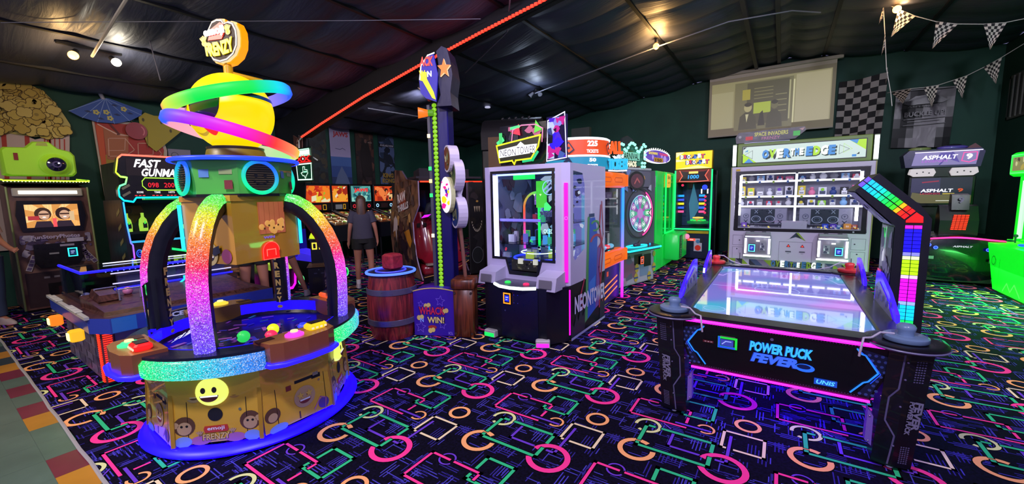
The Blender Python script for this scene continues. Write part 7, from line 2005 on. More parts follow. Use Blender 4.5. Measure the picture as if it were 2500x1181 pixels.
def p_jaws(g, w, h):
    g.fr(-w, w, -.02, h, D('#9d93b8', .6), -.010); g.fr(-w, w, -h, -.0, D('#2f4a86', .6), -.011); g.fr(-w, w, -.25, .0, D('#3f609c', .6), -.012); g.fr(-w, w, -h, -.55, D('#23345e', .6), -.013)
    g.text('JAWS', .02, h-.26, .17, D('#a82a34', .6), w=.46, y=-.016, bold=.04)
    g.stroke([(-.15, .22), (-.02, .20), (.06, .24), (.14, .20)], .015, D('#4a4a6a', .6), -.014)
    # a plain grey cone instead of the artwork
    g.fp([(-.24, -h), (-.14, -.5), (0, -.25), (.14, -.5), (.24, -h)], D('#5a6a8c', .6), -.015)
poster(6.52, 7.14, 1.98, 3.52, D('#8a80a8', .6), 'lavender and blue film poster with red JAWS lettering on the left wall', p_jaws)
def p_dark(seed, cs):
    def fn(g, w, h): g.splash(-w*.95, w*.95, -h*.97, h*.97, [D(c, .6) for c in cs], 60, seed, -.010, .28)
    return fn
poster(5.93, 6.42, 1.98, 3.50, D('#14181c', .6), 'dim dark teal poster left of the lavender poster', p_dark(3, ['#1c2a30', '#2a2420', '#10161c', '#3a3424', '#1a2228']))
def p_cloak(g, w, h):
    p_dark(5, ['#3a2420', '#241a1e', '#4a2c26', '#2c2024', '#5a3a30'])(g, w, h)
    g.fp([(-.1, h*.65), (.02, h*.8), (.12, h*.62), (.2, .1), (.22, -.5), (-.12, -.5), (-.18, .1)], D('#1a1216', .6), -.03); g.disc(.02, h*.68, .045, D('#6a4a42', .6), -.032, 12, .06); g.fr(.1, .24, h*.62, h*.66, D('#7a6a64', .6), -.032)
poster(7.30, 7.93, 1.95, 3.50, D('#1c1416', .6), 'brown poster showing a cloaked standing figure on the left wall', p_cloak)
def p_kong(g, w, h):
    p_dark(8, ['#20304a', '#3a4a6a', '#121a2a', '#4a5a80', '#1a2236'])(g, w, h)
    g.fr(-w*.9, w*.9, h-.38, h-.30, D('#0c0e14', .6), -.030); g.text('AVAILABLE NOW', 0, h-.37, .06, D('#b0b0c0', .6), w=w*1.7, y=-.033, bold=.02)
    g.text('KING', .0, -h+.22, .14, D('#8a7030', .6), w=.4, y=-.033, bold=.05); g.text('KONG', .0, -h+.06, .14, D('#8a7030', .6), w=.46, y=-.033, bold=.05)
poster(8.10, 8.70, 2.00, 3.53, D('#141c28', .6), 'dark blue film poster with gold KING KONG letters on the left wall', p_kong)
poster(4.93, 5.05, 2.62, 3.50, D('#8a8a9c', .6), 'narrow white topped poster on the wall just before the roof frame', lambda g, w, h: (g.fr(-w, w, -.1, .12, D('#3a4a8a', .6), -.01), g.fr(-w, w, -h, -.1, D('#5a3428', .6), -.011), g.splash(-w, w, -h, -.1, [D('#7a4a3a', .6), D('#3a2420', .6)], 10, 2, -.013, .5)))
poster(3.02, 3.39, 2.42, 2.66, D('#7a7688', .6), 'small white sign beside the cocktail cut-out', lambda g, w, h: g.ring(-.08, 0, .05, .06, D('#3a3a48', .6), -.011, 20))
# ribbon sign and neon sign on the frame's column
S = thing('ribbon_sign', 'narrow brown vertical ribbon sign with stacked letters on the dark steel column', 'sign', (-9.14, YF-.03, 2.68))
g = G(); g.prism([(-.17, .38), (.0, .30), (.20, .36), (.12, -.36), (-.02, -.28), (-.18, -.38)], -.02, .0, D('#4a2c26', .6), D('#7a5a50', .6)); g.out('board', S)
g = G()
for i, ch in enumerate('ARCADE'): g.text(ch, .01-.01*i, .20-i*.10, .075, D('#9a7a6a', .6), w=.11, y=-.024, bold=.03)
g.out('lettering', S)
S = thing('neon_sign', 'green and red neon sign, double X over a Texas outline, on the column', 'neon sign', (-8.67, YF-.20, 0))
g = G(); g.box(-.30, .30, .0, .03, 1.98, 2.72, D('#0c1c16', .3)); g.cyl((-.15, .015, 2.70), (-.15, .015, 3.0), .005, D('#3a3a3a', .5), 6); g.cyl((-.2, .03, 2.3), (-.2, .1, 2.3), .02, DARK, 6); g.out('backing', S)
g = G().at(0, -.01, 0)
NG = E('#b0ffd0', 1.8); NR = E('#ff2020', 1.4)
g.box(-.24, .24, -.005, .005, 2.57, 2.66, E('#eafff0', 1.5)); g.stroke([(-.25, 2.55), (.26, 2.55), (.24, 2.68), (-.24, 2.68)], .02, NG, -.008, True)
for x in (-.14, .14): g.stroke([(x-.12, 2.42), (x+.10, 2.54)], .03, NR, -.01); g.stroke([(x-.12, 2.54), (x+.10, 2.42)], .03, NR, -.011)
g.stroke([(-.27, 2.41), (.27, 2.41)], .02, NR, -.009); g.disc(0, 2.48, .03, E('#ffffff', 1.4), -.014, 4)
g.stroke([(-.29, 2.37), (-.27, 2.04), (.27, 2.03), (.29, 2.37)], .025, E('#c8ffe0', 2.0), -.008, True); g.fr(-.24, .24, 2.06, 2.34, D('#0f5a38', .4), -.004)
g.stroke([(-.04, 2.31), (.03, 2.31), (.03, 2.25), (.12, 2.24), (.14, 2.17), (.06, 2.10), (.04, 2.06), (-.01, 2.12), (-.06, 2.12), (-.12, 2.18), (-.04, 2.20)], .012, E('#d8ffe8', 1.8), -.012, True); g.stroke([(.0, 2.2), (.1, 2.2)], .03, E('#a0ffd0', 1.2), -.014)
g.out('neon_tube', S)

# ================================================================ pinball machines
def pinball(y, w, cs, label, seed, txt=None, txc='#e03030'):
    T = thing('pinball_machine', label, 'pinball machine', (-9.62, y, 0), 90, )
    T['group'] = 'pinball machines along the left wall'
    g = G(); g.box(-w/2-.03, w/2+.03, .0, .25, 1.30, 1.99, BLACK, .01); g.out('backbox', T)
    g = G().at(0, -.004, 0); h = w/2
    g.fr(-h, h, 1.52, 1.94, E(cs[0], .8)); g.splash(-h*.98, h*.98, 1.53, 1.93, [E(c, .85) for c in cs], 36, seed, -.002, .28)
    if txt:
        g.text(txt, 0, 1.76, .12, E(txc, 1.1), w=w*.72, y=-.012, bold=.06); g.fp([(-.1, 1.52), (-.06, 1.66), (0, 1.72), (.06, 1.66), (.1, 1.52)], E('#c8e8d8', .8), -.012)
    g.out('backglass', T)
    g = G().at(0, -.006, 0); g.fr(-h, h, 1.32, 1.49, D('#141218', .4))
    if seed % 2: 
        for x in (-h*.75, h*.75): g.ring(x, 1.40, .028, .05, E('#a0d8ff' if seed == 7 else '#c02030', 1.2), -.003, 18)
        g.fr(-.12, .12, 1.34, 1.46, D('#3a2024', .4), -.003)
        for q in range(4): g.disc(-.13+q*.085, 1.25, .022, E('#ffe8b0', 1.8), -.01, 10)
    else: g.fr(-h*.7, h*.2, 1.34, 1.46, E('#6a6a70' if seed == 4 else '#c04020', .6), -.003); g.stroke([(h*.35, 1.34), (h*.35, 1.46), (h*.6, 1.46), (h*.6, 1.34)], .012, E('#d8a020', 1.0), -.004, True)
    g.out('speaker_panel', T)
    g = G()
    g.sidep([(-1.15, .62), (-1.15, .98), (-.02, 1.28), (.2, 1.28), (.2, .70)], -w/2, w/2, D(['#101016', '#141420', '#16181c', '#10141c'][seed % 4], .35)); 
    g.out('cabinet', T)
    g = G(); M0 = g.M
    ang = math.atan2(.30, 1.13)
    def pf(x, t, o): return (x, -1.12+1.08*t, .995+.285*t+o)
    rr = random.Random(seed)
    g.quad(pf(-h*.95, 0, .003), pf(h*.95, 0, .003), pf(h*.95, 1, .003), pf(-h*.95, 1, .003), D('#2a1c14', .3))
    for i in range(46):
        x = (rr.random()-.5)*w*.85; t = .05+.85*rr.random(); s_ = .02+.04*rr.random()
        g.add([pf(x-s_, t-.04, .005+i*.0002), pf(x+s_, t-.04, .005+i*.0002), pf(x+s_*.8, t+.05, .005+i*.0002), pf(x-s_, t+.03, .005+i*.0002)], [(0, 1, 2, 3)], E(rr.choice(['#c86a30', '#e0a050', '#a03a20', '#80c040', '#f0e0b0', '#705030']), .5))
    for i in range(10): g.sph(pf((rr.random()-.5)*w*.8, .1+.8*rr.random(), .02), .013, E('#fff0c8', 1.6), 6, 4)
    for sx in (-1, 1): g.tube([pf(sx*h*.98, 0, .03), pf(sx*h*.98, 1, .03)], .012, D('#8a8a94', .3, .6), 6)
    g.out('playfield', T)
    for x in (-h*.9, h*.9):
        for yy in (-1.08, .12):
            g = G(); g.cyl((x, yy, .0), (x, yy, .72), .022, D('#2a2a30', .3, .5), 8); g.out('leg', T)
    if seed == 7: reader(T, .15, -1.16, .78, '#0a3040', '#30d8ff', s=1.0)
    if seed == 5: reader(T, .08, -1.16, .76, '#0a3040', '#30ffb0', s=1.0)
    return T
pinball(5.74, .66, ['#e04a18', '#90c030', '#f0d040', '#c02a18', '#e8e0b0', '#f08020'], 'pinball machine with red, lime and yellow backglass, first from the neon sign', 2)
pinball(6.35, .44, ['#d84a18', '#78b030', '#f0a030', '#e8e0c0', '#a02818'], 'pinball machine with orange and green backglass over a gold framed plate', 4)
pinball(6.99, .62, ['#5aa8a0', '#2a7078', '#90d0c0', '#1a4a58'], 'pinball machine with pale teal backglass lettered JAWS in red', 5, 'JAWS')
pinball(7.75, .64, ['#d84a20', '#f08040', '#2a1a18', '#e8c080', '#a02a18'], 'pinball machine with fiery orange backglass and two pale blue ring lights', 7)

# ================================================================ photo booth cabinet
def booth():
    T = thing('photo_booth_machine', 'tall photo booth cabinet with a lit screen showing a smiling couple', 'arcade machine', (-9.2, 1.24, 0), 90)
    BR_ = node_mat('booth_print', _noisy('#4a2a2e', '#7a5a50', 3, .35)); EG = D('#8a9a60', .4)
    g = G(); g.sidep([(.0, .05), (.0, .60), (.02, 1.0), (.05, 1.86), (.85, 1.95), (.85, .05)], -.40, .41, BR_)
    for sx in (-.405, .415): g.tube([(sx, -.004, .05), (sx, -.002, .60), (sx, .016, 1.0), (sx, .046, 1.87)], .012, EG, 6)
    g.box(-.38, .40, .05, .8, 0, .05, MATTE)
    g.out('cabinet', T)
    g = G().at(0, .03, 0, rx=0); g.box(-.36, .35, -.03, .03, 1.73, 1.85, D('#b0a8a0', .3), .01); g.box(-.30, .29, -.036, -.03, 1.765, 1.815, E('#fff4e0', 2.2)); g.out('flash_light', T)
    g = G().at(0, .02, 0)
    pts = [(-.33, 1.67), (-.36, 1.45), (-.32, 1.22), (.30, 1.20), (.35, 1.42), (.32, 1.66)]
    g.prism(pts, -.035, .02, D('#0a0a0e', .25)); g.out('screen_bezel', T)
    g = G().at(0, -.018, 0)
    g.fr(-.27, .27, 1.27, 1.61, E('#e8a050', .85))
    for q in range(16):
        a = R(q*22.5); c, s_ = math.cos(a), math.sin(a); a2 = a+R(11); 
        def cl(x, z): return (max(-.27, min(.27, x)), max(1.27, min(1.61, z)))
        g.fp([(0, 1.44), cl(.5*c, 1.44+.5*s_), cl(.5*math.cos(a2), 1.44+.5*math.sin(a2))], E('#ffe0a0', .9), -.002)
    for x, hc in ((-.10, '#4a3020'), (.11, '#3a2018')):
        g.fp([(x-.10, 1.27), (x-.07, 1.36), (x+.07, 1.36), (x+.10, 1.27)], E('#3a2a3a', .6), -.004); g.disc(x, 1.47, .085, E(hc, .6), -.005, 18, .095); g.disc(x+.01, 1.45, .055, E('#e0b090', .8), -.006, 18, .07); g.fr(x-.04, x+.06, 1.455, 1.475, E('#402018', .6), -.008); g.disc(x+.01, 1.42, .02, E('#ffffff', .9), -.008, 10, .01)
    g.fr(-.01, .03, 1.27, 1.4, E('#ff5a60', .9), -.009); g.fr(-.25, -.14, 1.38, 1.44, E('#c03a40', .8), -.010); g.fr(.17, .22, 1.36, 1.5, E('#e0c090', .9), -.010)
    g.out('screen_picture', T)
    g = G().at(0, .008, 0); LV_ = D('#8a80a0', .5); L2 = D('#5a4a78', .5)
    g.splash(-.36, .37, .70, 1.16, [LV_, L2, D('#6a6088', .5), D('#a098b0', .5), D('#3a2a50', .5)], 60, 6, -.002, .12)
    for a, x, z in ((20, -.28, .75), (-15, .28, .85), (-30, .33, .78)): g.at(x, -.02, z, ry=a); g.fr(-.03, .03, -.12, .12, D('#b0a8b0', .5), -.002); [g.fr(-.022, .022, -.11+q*.058, -.065+q*.058, L2, -.004) for q in range(4)]
    g.at(0, -.03, 0); g.text('FunStoryPhotos', .0, 1.08, .075, D('#b0a4c8', .5), w=.50, bold=.03)
    g.out('front_artwork', T)
    g = G().at(0, .0, 0); g.prism([(-.24, 1.02), (-.25, .75), (-.20, .66), (.20, .68), (.25, .78), (.24, 1.02)], -.06, .0, D('#0c0a12', .3), ); g.fr(-.1, .0, .86, .885, D('#8a8a90', .3), -.063); g.fr(.02, .17, .97, 1.0, D('#a098b0', .4), -.063); g.fr(.1, .28, 1.03, 1.09, D('#b0a8c0', .4), -.064); pn = g.out('panel', T)
    reader(T, .14, -.062, .87, '#1a3a70', '#30e0e8', s=1.25)
    g = G().at(0, -.002, 0); g.fr(-.36, .38, .08, .60, D('#2a1820', .4)); g.fr(-.15, .35, .14, .42, D('#0a080c', .3), -.004); g.fr(-.05, .28, .18, .36, D('#2c1018', .3), -.006)
    for q in range(5): g.fr(-.18+q*.10, -.12+q*.10, .50, .53, D('#6a6470', .4), -.006)
    g.out('lower_door', T)
    g = G(); g.box(-.42, .43, -.01, .8, 1.92, 1.98, D('#3a3a20', .4), .01); g.tube([(-.43, -.02, 1.96), (.44, -.02, 1.96)], .010, E('#b0ff30', 2.2), 6); g.tube([(-.43, .0, 1.97), (-.43, .8, 2.02)], .01, E('#b0ff30', 1.8), 6); g.tube([(.44, .0, 1.97), (.44, .8, 2.02)], .01, E('#b0ff30', 1.8), 6)
    for q in range(26): g.sph((-.42+q*.034, -.03, 1.945), .007, E('#f0ffc0', 2.0), 6, 4)
    g.out('top_light', T)
    # big green camera
    LM = node_mat('lime_plastic', lambda nt, b: (b.inputs['Base Color'].__setattr__('default_value', (.36, .72, .03, 1)), b.inputs['Roughness'].__setattr__('default_value', .35), b.inputs['Emission Color'].__setattr__('default_value', (.36, .72, .03, 1)), b.inputs['Emission Strength'].__setattr__('default_value', .12)))
    C_ = thing('giant_camera_topper', 'oversized lime green toy camera sitting on top of the photo booth cabinet', 'camera model', (-9.12, 1.18, 2.025), 90)
    g = G(); pts = [(-.35, .02), (-.36, .36), (-.32, .40), (-.12, .41), (-.04, .50), (.12, .51), (.20, .42), (.33, .38), (.37, .32), (.37, .06), (.33, .01), (-.30, .0)]
    n = len(pts)
    def sc(k): return [(x*k, .2+(z-.2)*k) for x, z in pts]
    A = [(x, -.02, z) for x, z in sc(.93)]; B_ = [(x, .03, z) for x, z in sc(1.0)]; C2 = [(x, .26, z) for x, z in sc(1.0)]; D2 = [(x, .32, z) for x, z in sc(.92)]
    g.add(A+B_+C2+D2, [tuple(range(n)), tuple(range(4*n-1, 3*n-1, -1))]+[(k*n+(i+1) % n, k*n+i, (k+1)*n+i, (k+1)*n+(i+1) % n) for k in range(3) for i in range(n)], LM, True); g.out('camera_body', C_)
    g = G(); g.M = Matrix.Translation((.15, -.02, .17)) @ Matrix.Rotation(R(90), 4, 'X')
    g.lathe([(.17, -.02), (.165, .03), (.13, .05), (.12, .09), (.105, .10), (.10, .08)], LM, 28); ln = g.out('lens_barrel', C_)
    g = G(); g.M = Matrix.Translation((.15, -.02, .17)) @ Matrix.Rotation(R(90), 4, 'X')
    g.lathe([(.105, .085), (.07, .10), (.0, .115)], D('#1a1638', .08, 0, .8, 1.0), 24); g.lathe([(.05, .112), (.045, .118), (.03, .118)], D('#5a5080', .2), 20); g.sph((.02, .02, .118), (.012, .012, .004), E('#e8e8ff', 1.2), 8, 4); g.out('lens', ln)
    g = G(); g.box(-.24, -.20, -.03, -.015, .22, .32, D('#8a2a20', .4)); g.fp([(-.02, .44), (.10, .44), (.09, .49), (.0, .49)], D('#a8b050', .4), -.023); g.out('viewfinder', C_)
booth()

# ================================================================ target gallery machine
def gunman():
    T = thing('target_shooting_machine', 'dark target shooting machine with a rainbow outlined Fast Gunman sign', 'arcade machine', (-7.9, 2.21, 0), 90); T.scale = (.62, 1, 1)
    # local x from -.79 (left) to .79
    g = G(); g.box(-.72, .79, .1, .95, .05, .80, D('#0e0c12', .35)); g.box(-.72, .79, .9, .95, .8, 2.2, MATTE); g.box(-.76, -.70, .0, .95, .05, 1.65, D('#15161c', .4)); g.box(.73, .79, .0, .95, .05, 1.65, D('#15161c', .4)); g.box(-.72, .79, .1, .9, 1.6, 2.2, MATTE)
    for q in range(6): g.at(-.765, 0, .3+q*.22, rz=-90); g.fp([(-.3, 0), (-.12, .08), (-.12, .14), (-.3, .06)], D('#8a8248', .5), .0)
    g.at(); g.out('cabinet', T)
    # marquee with cut corners
    g = G()
    mk = [(-.66, 2.29), (-.74, 2.24), (-.80, 2.04), (-.73, 1.98), (-.62, 1.97), (-.66, 1.88), (-.76, 1.85), (-.79, 1.80), (-.79, 1.70), (-.72, 1.64), (-.56, 1.62), (-.50, 1.68), (.50, 1.68), (.56, 1.62), (.72, 1.64), (.79, 1.70), (.79, 1.80), (.76, 1.85), (.66, 1.88), (.62, 1.97), (.73, 1.98), (.80, 2.04), (.74, 2.24), (.66, 2.29)]
    g.prism(mk, -.03, .1, D('#141218', .3)); mq = g.out('marquee', T)
    g = G()
    def hue(x, z):
        t = (z-1.62)/.67
        if t < .25: c = Vector((.0, .55, 1.0)).lerp(Vector((0, 1, .5)), t/.25)
        elif t < .6: c = Vector((0, 1, .4)).lerp(Vector((.4, 1, .02)), (t-.25)/.35)
        else: c = Vector((.4, 1, .02)).lerp(Vector((1, .12, .08)), min(1, (t-.6)/.38))
        return tuple(c)
    pts = mk+[mk[0]]; P_ = []
    for (a, b), (c, d) in zip(pts, pts[1:]):
        for q in range(4): P_.append((a+(c-a)*q/4, b+(d-b)*q/4))
    g.tube([(x, -.04, z) for x, z in P_], .014, RAIN2, 6, True, [hue(x, z) for x, z in P_]); g.out('outline_light', mq)
    g = G().at(0, -.034, 0)
    g.fp([(-.6, 2.24), (-.62, 2.0), (.62, 2.0), (.6, 2.24)], D('#2a2024', .4), .0)
    W1 = E('#ffffff', 1.6)
    g.text('FAST', -.22, 2.12, .12, W1, w=.52, bold=.03, shear=.35); g.text('GUNMAN', .05, 1.99, .12, W1, w=.80, bold=.03, shear=.35)
    oc = [(-.30, 1.97), (-.36, 1.92), (-.36, 1.85), (-.28, 1.79), (.34, 1.79), (.40, 1.85), (.40, 1.92), (.34, 1.97)]
    g.fp(oc, D('#0a0608', .3), -.004); g.stroke(oc, .014, E('#b0f040', 1.3), -.006, True); g.stroke([oc[4], oc[5], oc[6], oc[7]], .015, E('#ff8040', 1.3), -.008)
    g.text('098', -.16, 1.83, .07, E('#ff2030', 1.6), w=.20, y=-.010); g.text('2000', .18, 1.83, .07, E('#ff2030', 1.6), w=.27, y=-.010)
    for x, t in ((-.42, 'SCORE'), (-.10, 'TIME'), (.18, 'HITS'), (.46, 'TO ADVANCE')):
        g.text(t, x, 1.745, .028, E('#ffffff', .9), w=.12 if len(t) < 6 else .2, y=-.006, bold=.03)
        for q in range(3): g.fr(x-.10+q*.07, x-.055+q*.07, 1.705, 1.717, E('#ff4040', 1.3), -.006)
    for z in (1.72, 1.82): g.fp([(-.74, z), (-.6, z+.06), (-.58, z+.03), (-.72, z-.03)], D('#8a8270', .4), -.004)
    g.fr(-.40, .5, 1.645, 1.69, E('#10a050', .9), -.01); g.text('P1', -.38, 1.65, .035, E('#ff6a30', 1.2), y=-.014)
    g.out('marquee_lettering', mq)
    g = G(); pts = [(-.73, -.02, 1.62), (-.72, -.02, 1.3), (-.69, -.02, 1.02), (-.66, -.02, .99), (-.66, -.02, .80), (-.68, -.02, .76), (-.67, -.02, .55)]
    cc = [(.02, .35, 1), (.02, .3, 1), (.1, .12, 1), (.2, .1, 1), (.35, .05, 1), (.6, .04, .9), (.8, .03, .7)]
    g.tube(pts, .014, RAIN2, 6, False, cc); g.tube([(-x, y, z) for x, y, z in pts], .014, RAIN2, 6, False, cc); g.out('side_light', T)
    # inside gallery
    g = G().at(0, .5, 0); g.fr(-.7, .73, .8, 1.62, D('#16201a', .4), .35); g.fp([(-.62, 1.56), (-.15, 1.56), (-.10, 1.48), (-.3, 1.28), (-.58, 1.3), (-.66, 1.42)], D('#5a2c24', .5), .2); g.ring(-.38, 1.48, .03, .045, D('#1a1010', .4), .19, 14); g.text('SHOOTING ZONE', -.36, 1.40, .03, D('#2a1410', .4), w=.36, y=.19); g.box(-.7, .73, .0, .34, 1.12, 1.16, D('#2a2a30', .3)); g.box(-.7, .73, -.2, .34, 1.0, 1.02, D('#1a1a22', .3)); g.stroke([(-.66, 1.5), (-.68, 1.3), (-.6, 1.2)], .02, D('#6a4a6a', .4), .1)
    g.out('gallery', T)
    for x, k in ((-.54, 0), (-.24, 0), (.12, 1), (.38, 0), (.60, 1)):
        g = G().at(x, .45, 1.165)
        LMN = E('#b8f050', .75)
        if k == 0: g.lathe([(0, 0), (.08, 0), (.085, .10), (.07, .18), (.04, .21), (.03, .22), (.028, .27), (.034, .28), (0, .285)], LMN, 16)
        else: g.lathe([(0, 0), (.08, 0), (.085, .12), (.045, .20), (.005, .24), (0, .24)], LMN, 16)
        g.at(x, .36, 1.165); g.fr(-.04, .04, .05, .13, D('#2a3a2a', .4), -.002); g.fp([(-.02, .11), (.03, .12), (.0, .17)], E('#50ff50', .8), -.003); g.out('bottle_target', T)
    g = G(); g.box(-.70, .73, -.02, .0, 1.02, 1.05, E('#30a8d8', 1.1)); g.box(-.70, .73, -.01, .1, .70, 1.02, D('#1a0e14', .3)); g.out('apron', T)
    for x in (-.56, .56):
        g = G().at(x, -.02, .86); g.ring(0, 0, .045, .06, E('#2a60ff', 1.4), -.004, 20); g.ring(0, 0, .02, .03, E('#2a40ff', 1.2), -.004, 16); g.out('gun_holster_light', T)
    g = G(); g.box(-.72, .79, -.45, .1, .68, .74, D('#101018', .25)); g.out('gun_deck', T)
    for x, c in ((-.02, '#20ff80'), (-.6, '#40c8c0')):
        g = G().at(x, -.2, .76); g.tube([(0, 0, .14), (.22, -.05, .10), (.32, -.06, .07), (.33, -.06, .0)], .018, E(c, 1.1), 6); g.out('light_gun', T)
gunman()

# ================================================================ ice ball game with blue trays
def icegame():
    T = thing('ice_hockey_dome_game', 'low blue trayed tabletop game with glass case and red light post', 'arcade machine', (-5.6, .83, 0))
    FR = node_mat('frosty_brick_print', _noisy('#4a4454', '#7a7088', 9, .35)); BLF = D('#2a3ca0', .3); WD = node_mat('dark_slanted_wood', _wood('#2a1614', '#5a3630', .3))
    g = G(); g.box(-.68, .75, .0, 1.2, .03, .48, FR); g.at(0, 0, 0)
    for i in range(6):
        for j in range(5):
            x = -.66+i*.23+(j % 2)*.1; z = .06+j*.085
            g.fr(x, min(.74, x+.2), z, z+.07, D(['#5f5870', '#746c86', '#524a62'][(i+j) % 3], .4), -.003)
    g.out('base', T)
    g = G().at(.751, 0, 0, rz=90)
    for i in range(5):
        for j in range(5):
            x = .02+i*.23+(j % 2)*.1; z = .06+j*.085; g.fr(x, x+.2, z, z+.07, D(['#5f5870', '#6a5a86', '#524a62'][(i+j) % 3], .4), -.002)
    g.out('side_print', T)
    # red ribbed light post at the near corner
    g = G(); g.box(.68, .77, -.012, .08, .03, .56, D('#5a2a30', .3), .01)
    for q in range(26): g.box(.690, .748, -.022, -.010, .05+q*.019, .059+q*.019, E('#ff2a14', 2.2)); g.box(.768, .778, .0, .06, .05+q*.019, .059+q*.019, E('#ff2a14', 2.0))
    g.fr(.690, .748, .04, .55, E('#8a1010', .8), -.013); g.out('red_light_post', T)
    # tray
    g = G(); tr = [(-.88, -.07), (.74, -.07), (.92, .03), (.92, 1.35), (-.88, 1.35)]
    g.slab(tr, .50, .635, BLF, side=BLF, top=WD); g.out('tray', T)
    for x, c in ((.60, '#ffc020'), (-.25, '#ff8a20')):
        g = G().at(.0, -.073, 0); g.box(x-.10, x+.0, -.09, .0, .42, .52, E(c, .9), .012); [g.box(x-.085+q*.03, x-.07+q*.03, -.10, -.09, .44, .50, E('#fff0a0', 1.8)) for q in range(3)]
        g.out('ticket_light', T)
    g = G(); g.slab([(-.88, -.09), (.76, -.09), (.76, -.06), (-.88, -.06)], .625, .65, D('#b8b8b0', .3))
    for q in (-.5, .3): 
        for k in range(3): g.box(q-.2+k*.14, q-.08+k*.14, -.10, -.05, .65, .665, D('#c8c8bc', .3), .004)
    g.out('white_edge', T)
    g = G().at(.922, 0, 0, rz=90); g.fr(.04, .20, .505, .63, D('#2a70c0', .3), -.001)
    ov = [(.60+.24*math.cos(R(a)), .567+.045*math.sin(R(a))) for a in range(0, 360, 12)]
    g.prism(ov, -.012, .0, D('#7a6a5a', .3)); g.fp([(x*.95+.03, .567+(z-.567)*.8) for x, z in ov], D('#14121a', .3), -.014); g.text('ICE', .48, .545, .045, D('#d8e0f0', .3), w=.12, y=-.018, bold=.05); g.text('JAM', .70, .545, .045, D('#d8e0f0', .3), w=.14, y=-.018, bold=.05)
    g.out('logo', T)
    # hood with wooden deck, knobs and lit glass case
    g = G(); g.add([(.12, .0, .635), (.80, .02, .635), (.86, 1.25, .635), (.12, 1.25, .635), (.12, .0, .74), (.74, .04, .66), (.80, 1.22, .66), (.12, 1.22, .74)], [(4, 5, 6, 7), (0, 1, 5, 4), (1, 2, 6, 5), (2, 3, 7, 6), (3, 0, 4, 7)], WD); g.add([(.18, .05, .735), (.46, .06, .705), (.46, .22, .71), (.18, .22, .74), (.2, .07, .80), (.42, .08, .76), (.42, .2, .76), (.2, .2, .80)], [(4, 5, 6, 7), (0, 1, 5, 4), (1, 2, 6, 5), (2, 3, 7, 6), (3, 0, 4, 7)], WD); dk = g.out('wooden_deck', T)
    for x, y, c in ((.02, .06, '#a8a8c0'), (.30, .30, '#c87aa8'), (.42, .42, '#d08040')):
        g = G().at(x, y, .70 if x > .1 else .66); g.cyl((0, 0, 0), (0, 0, .03), .018, DARK, 8); g.sph((0, 0, .05), .04, D(c, .2, 0, .6, .5), 12, 8); g.out('knob', T)
    for x, y in ((.25, .13), (.48, .25)):
        g = G(); g.tube([(x, y-.05, .70), (x, y-.05, .80), (x, y+.1, .80), (x, y+.1, .70)], .008, D('#9a9aa8', .3, .6), 6); g.out('handle', T)
    g = G(); g.box(-.86, .10, .02, 1.30, .635, .66, D('#14182a', .2)); g.box(-.84, -.80, .04, 1.28, .66, .93, D('#14141e', .3)); g.box(-.80, -.1, .05, .08, .66, .93, D('#16182c', .3)); g.out('case_floor', T)
    g = G(); g.quad((.10, .03, .66), (.10, 1.3, .66), (.10, 1.3, .94), (.10, .03, .94), GLASS); g.quad((-.86, .03, .66), (.10, .03, .66), (.10, .03, .94), (-.86, .03, .94), GLASS); g.quad((-.86, .03, .942), (.10, .03, .942), (.10, 1.3, .942), (-.86, 1.3, .942), GLASS); g.out('glass_case', T)
    BL_ = E('#1c18ff', 2.2)
    g = G(); g.tube([(-.86, .03, .95), (.10, .03, .95), (.10, 1.32, .95)], .014, BL_, 6); g.tube([(.08, .25, .75), (.08, 1.3, .75)], .010, BL_, 6); g.out('blue_light', T)
    g = G()
    for q in range(24): g.sph((.112, .2+q*.044, .935), .006, E('#5060ff', 2.0), 6, 4)
    g.tube([(-.5, .3, .955), (-.5, 1.3, .955)], .006, E('#d0d8ff', 1.8), 6); g.tube([(.02, .25, .90), (.02, 1.3, .90)], .006, E('#c8c0ff', 1.5), 6); g.tube([(.05, .25, .80), (.05, 1.3, .80)], .006, E('#c8c0ff', 1.5), 6); g.tube([(.16, .75, .72), (.16, .8, .76), (.16, .8, .80)], .01, E('#20d8e0', 1.3), 6); g.out('case_light', T)
    g = G(); g.box(-.06, .0, .3, 1.25, .70, .90, D('#3a3850', .3)); g.out('inner_panel', T)
icegame()
def brown_machine():
    T = thing('slanted_pusher_cabinet', 'dark cabinet with a slanted brown lettered panel seen through the smiley coin machine', 'arcade machine', (-6.5, 2.42, 0), 60)
    g = G(); g.sidep([(.0, .03), (-.02, .45), (.35, .95), (.8, .98), (.8, .03)], -.34, .34, D('#1a1230', .35)); g.out('cabinet', T)
    g = G(); 
    def s_(x, t, o=.004): return (x, -.02+.37*t-o, .45+.50*t+o)
    BZ = D('#7a4a34', .4); BD = D('#3a2030', .4)
    g.quad(s_(-.3, .02), s_(.3, .02), s_(.3, .98), s_(-.3, .98), BD)
    rr = random.Random(4)
    for i in range(30):
        x = -.25+.5*rr.random(); t = .1+.8*rr.random(); w = .03+.04*rr.random(); g.quad(s_(x-w, t, .005), s_(x+w, t, .005), s_(x+w, t+.05, .005), s_(x-w, t+.05, .005), D(rr.choice(['#8a5a3a', '#5a3428', '#a06a44']), .4))
    g.out('slanted_panel', T)
    g = G(); g.cyl((-.36, -.02, .40), (-.36, -.02, .80), .016, E('#e8ff50', 1.5), 8); g.out('yellow_light', T)
    g = G(); g.sph((-.2, -.06, .35), .03, D('#9a9ac0', .2), 10, 6); g.out('knob', T)
brown_machine()

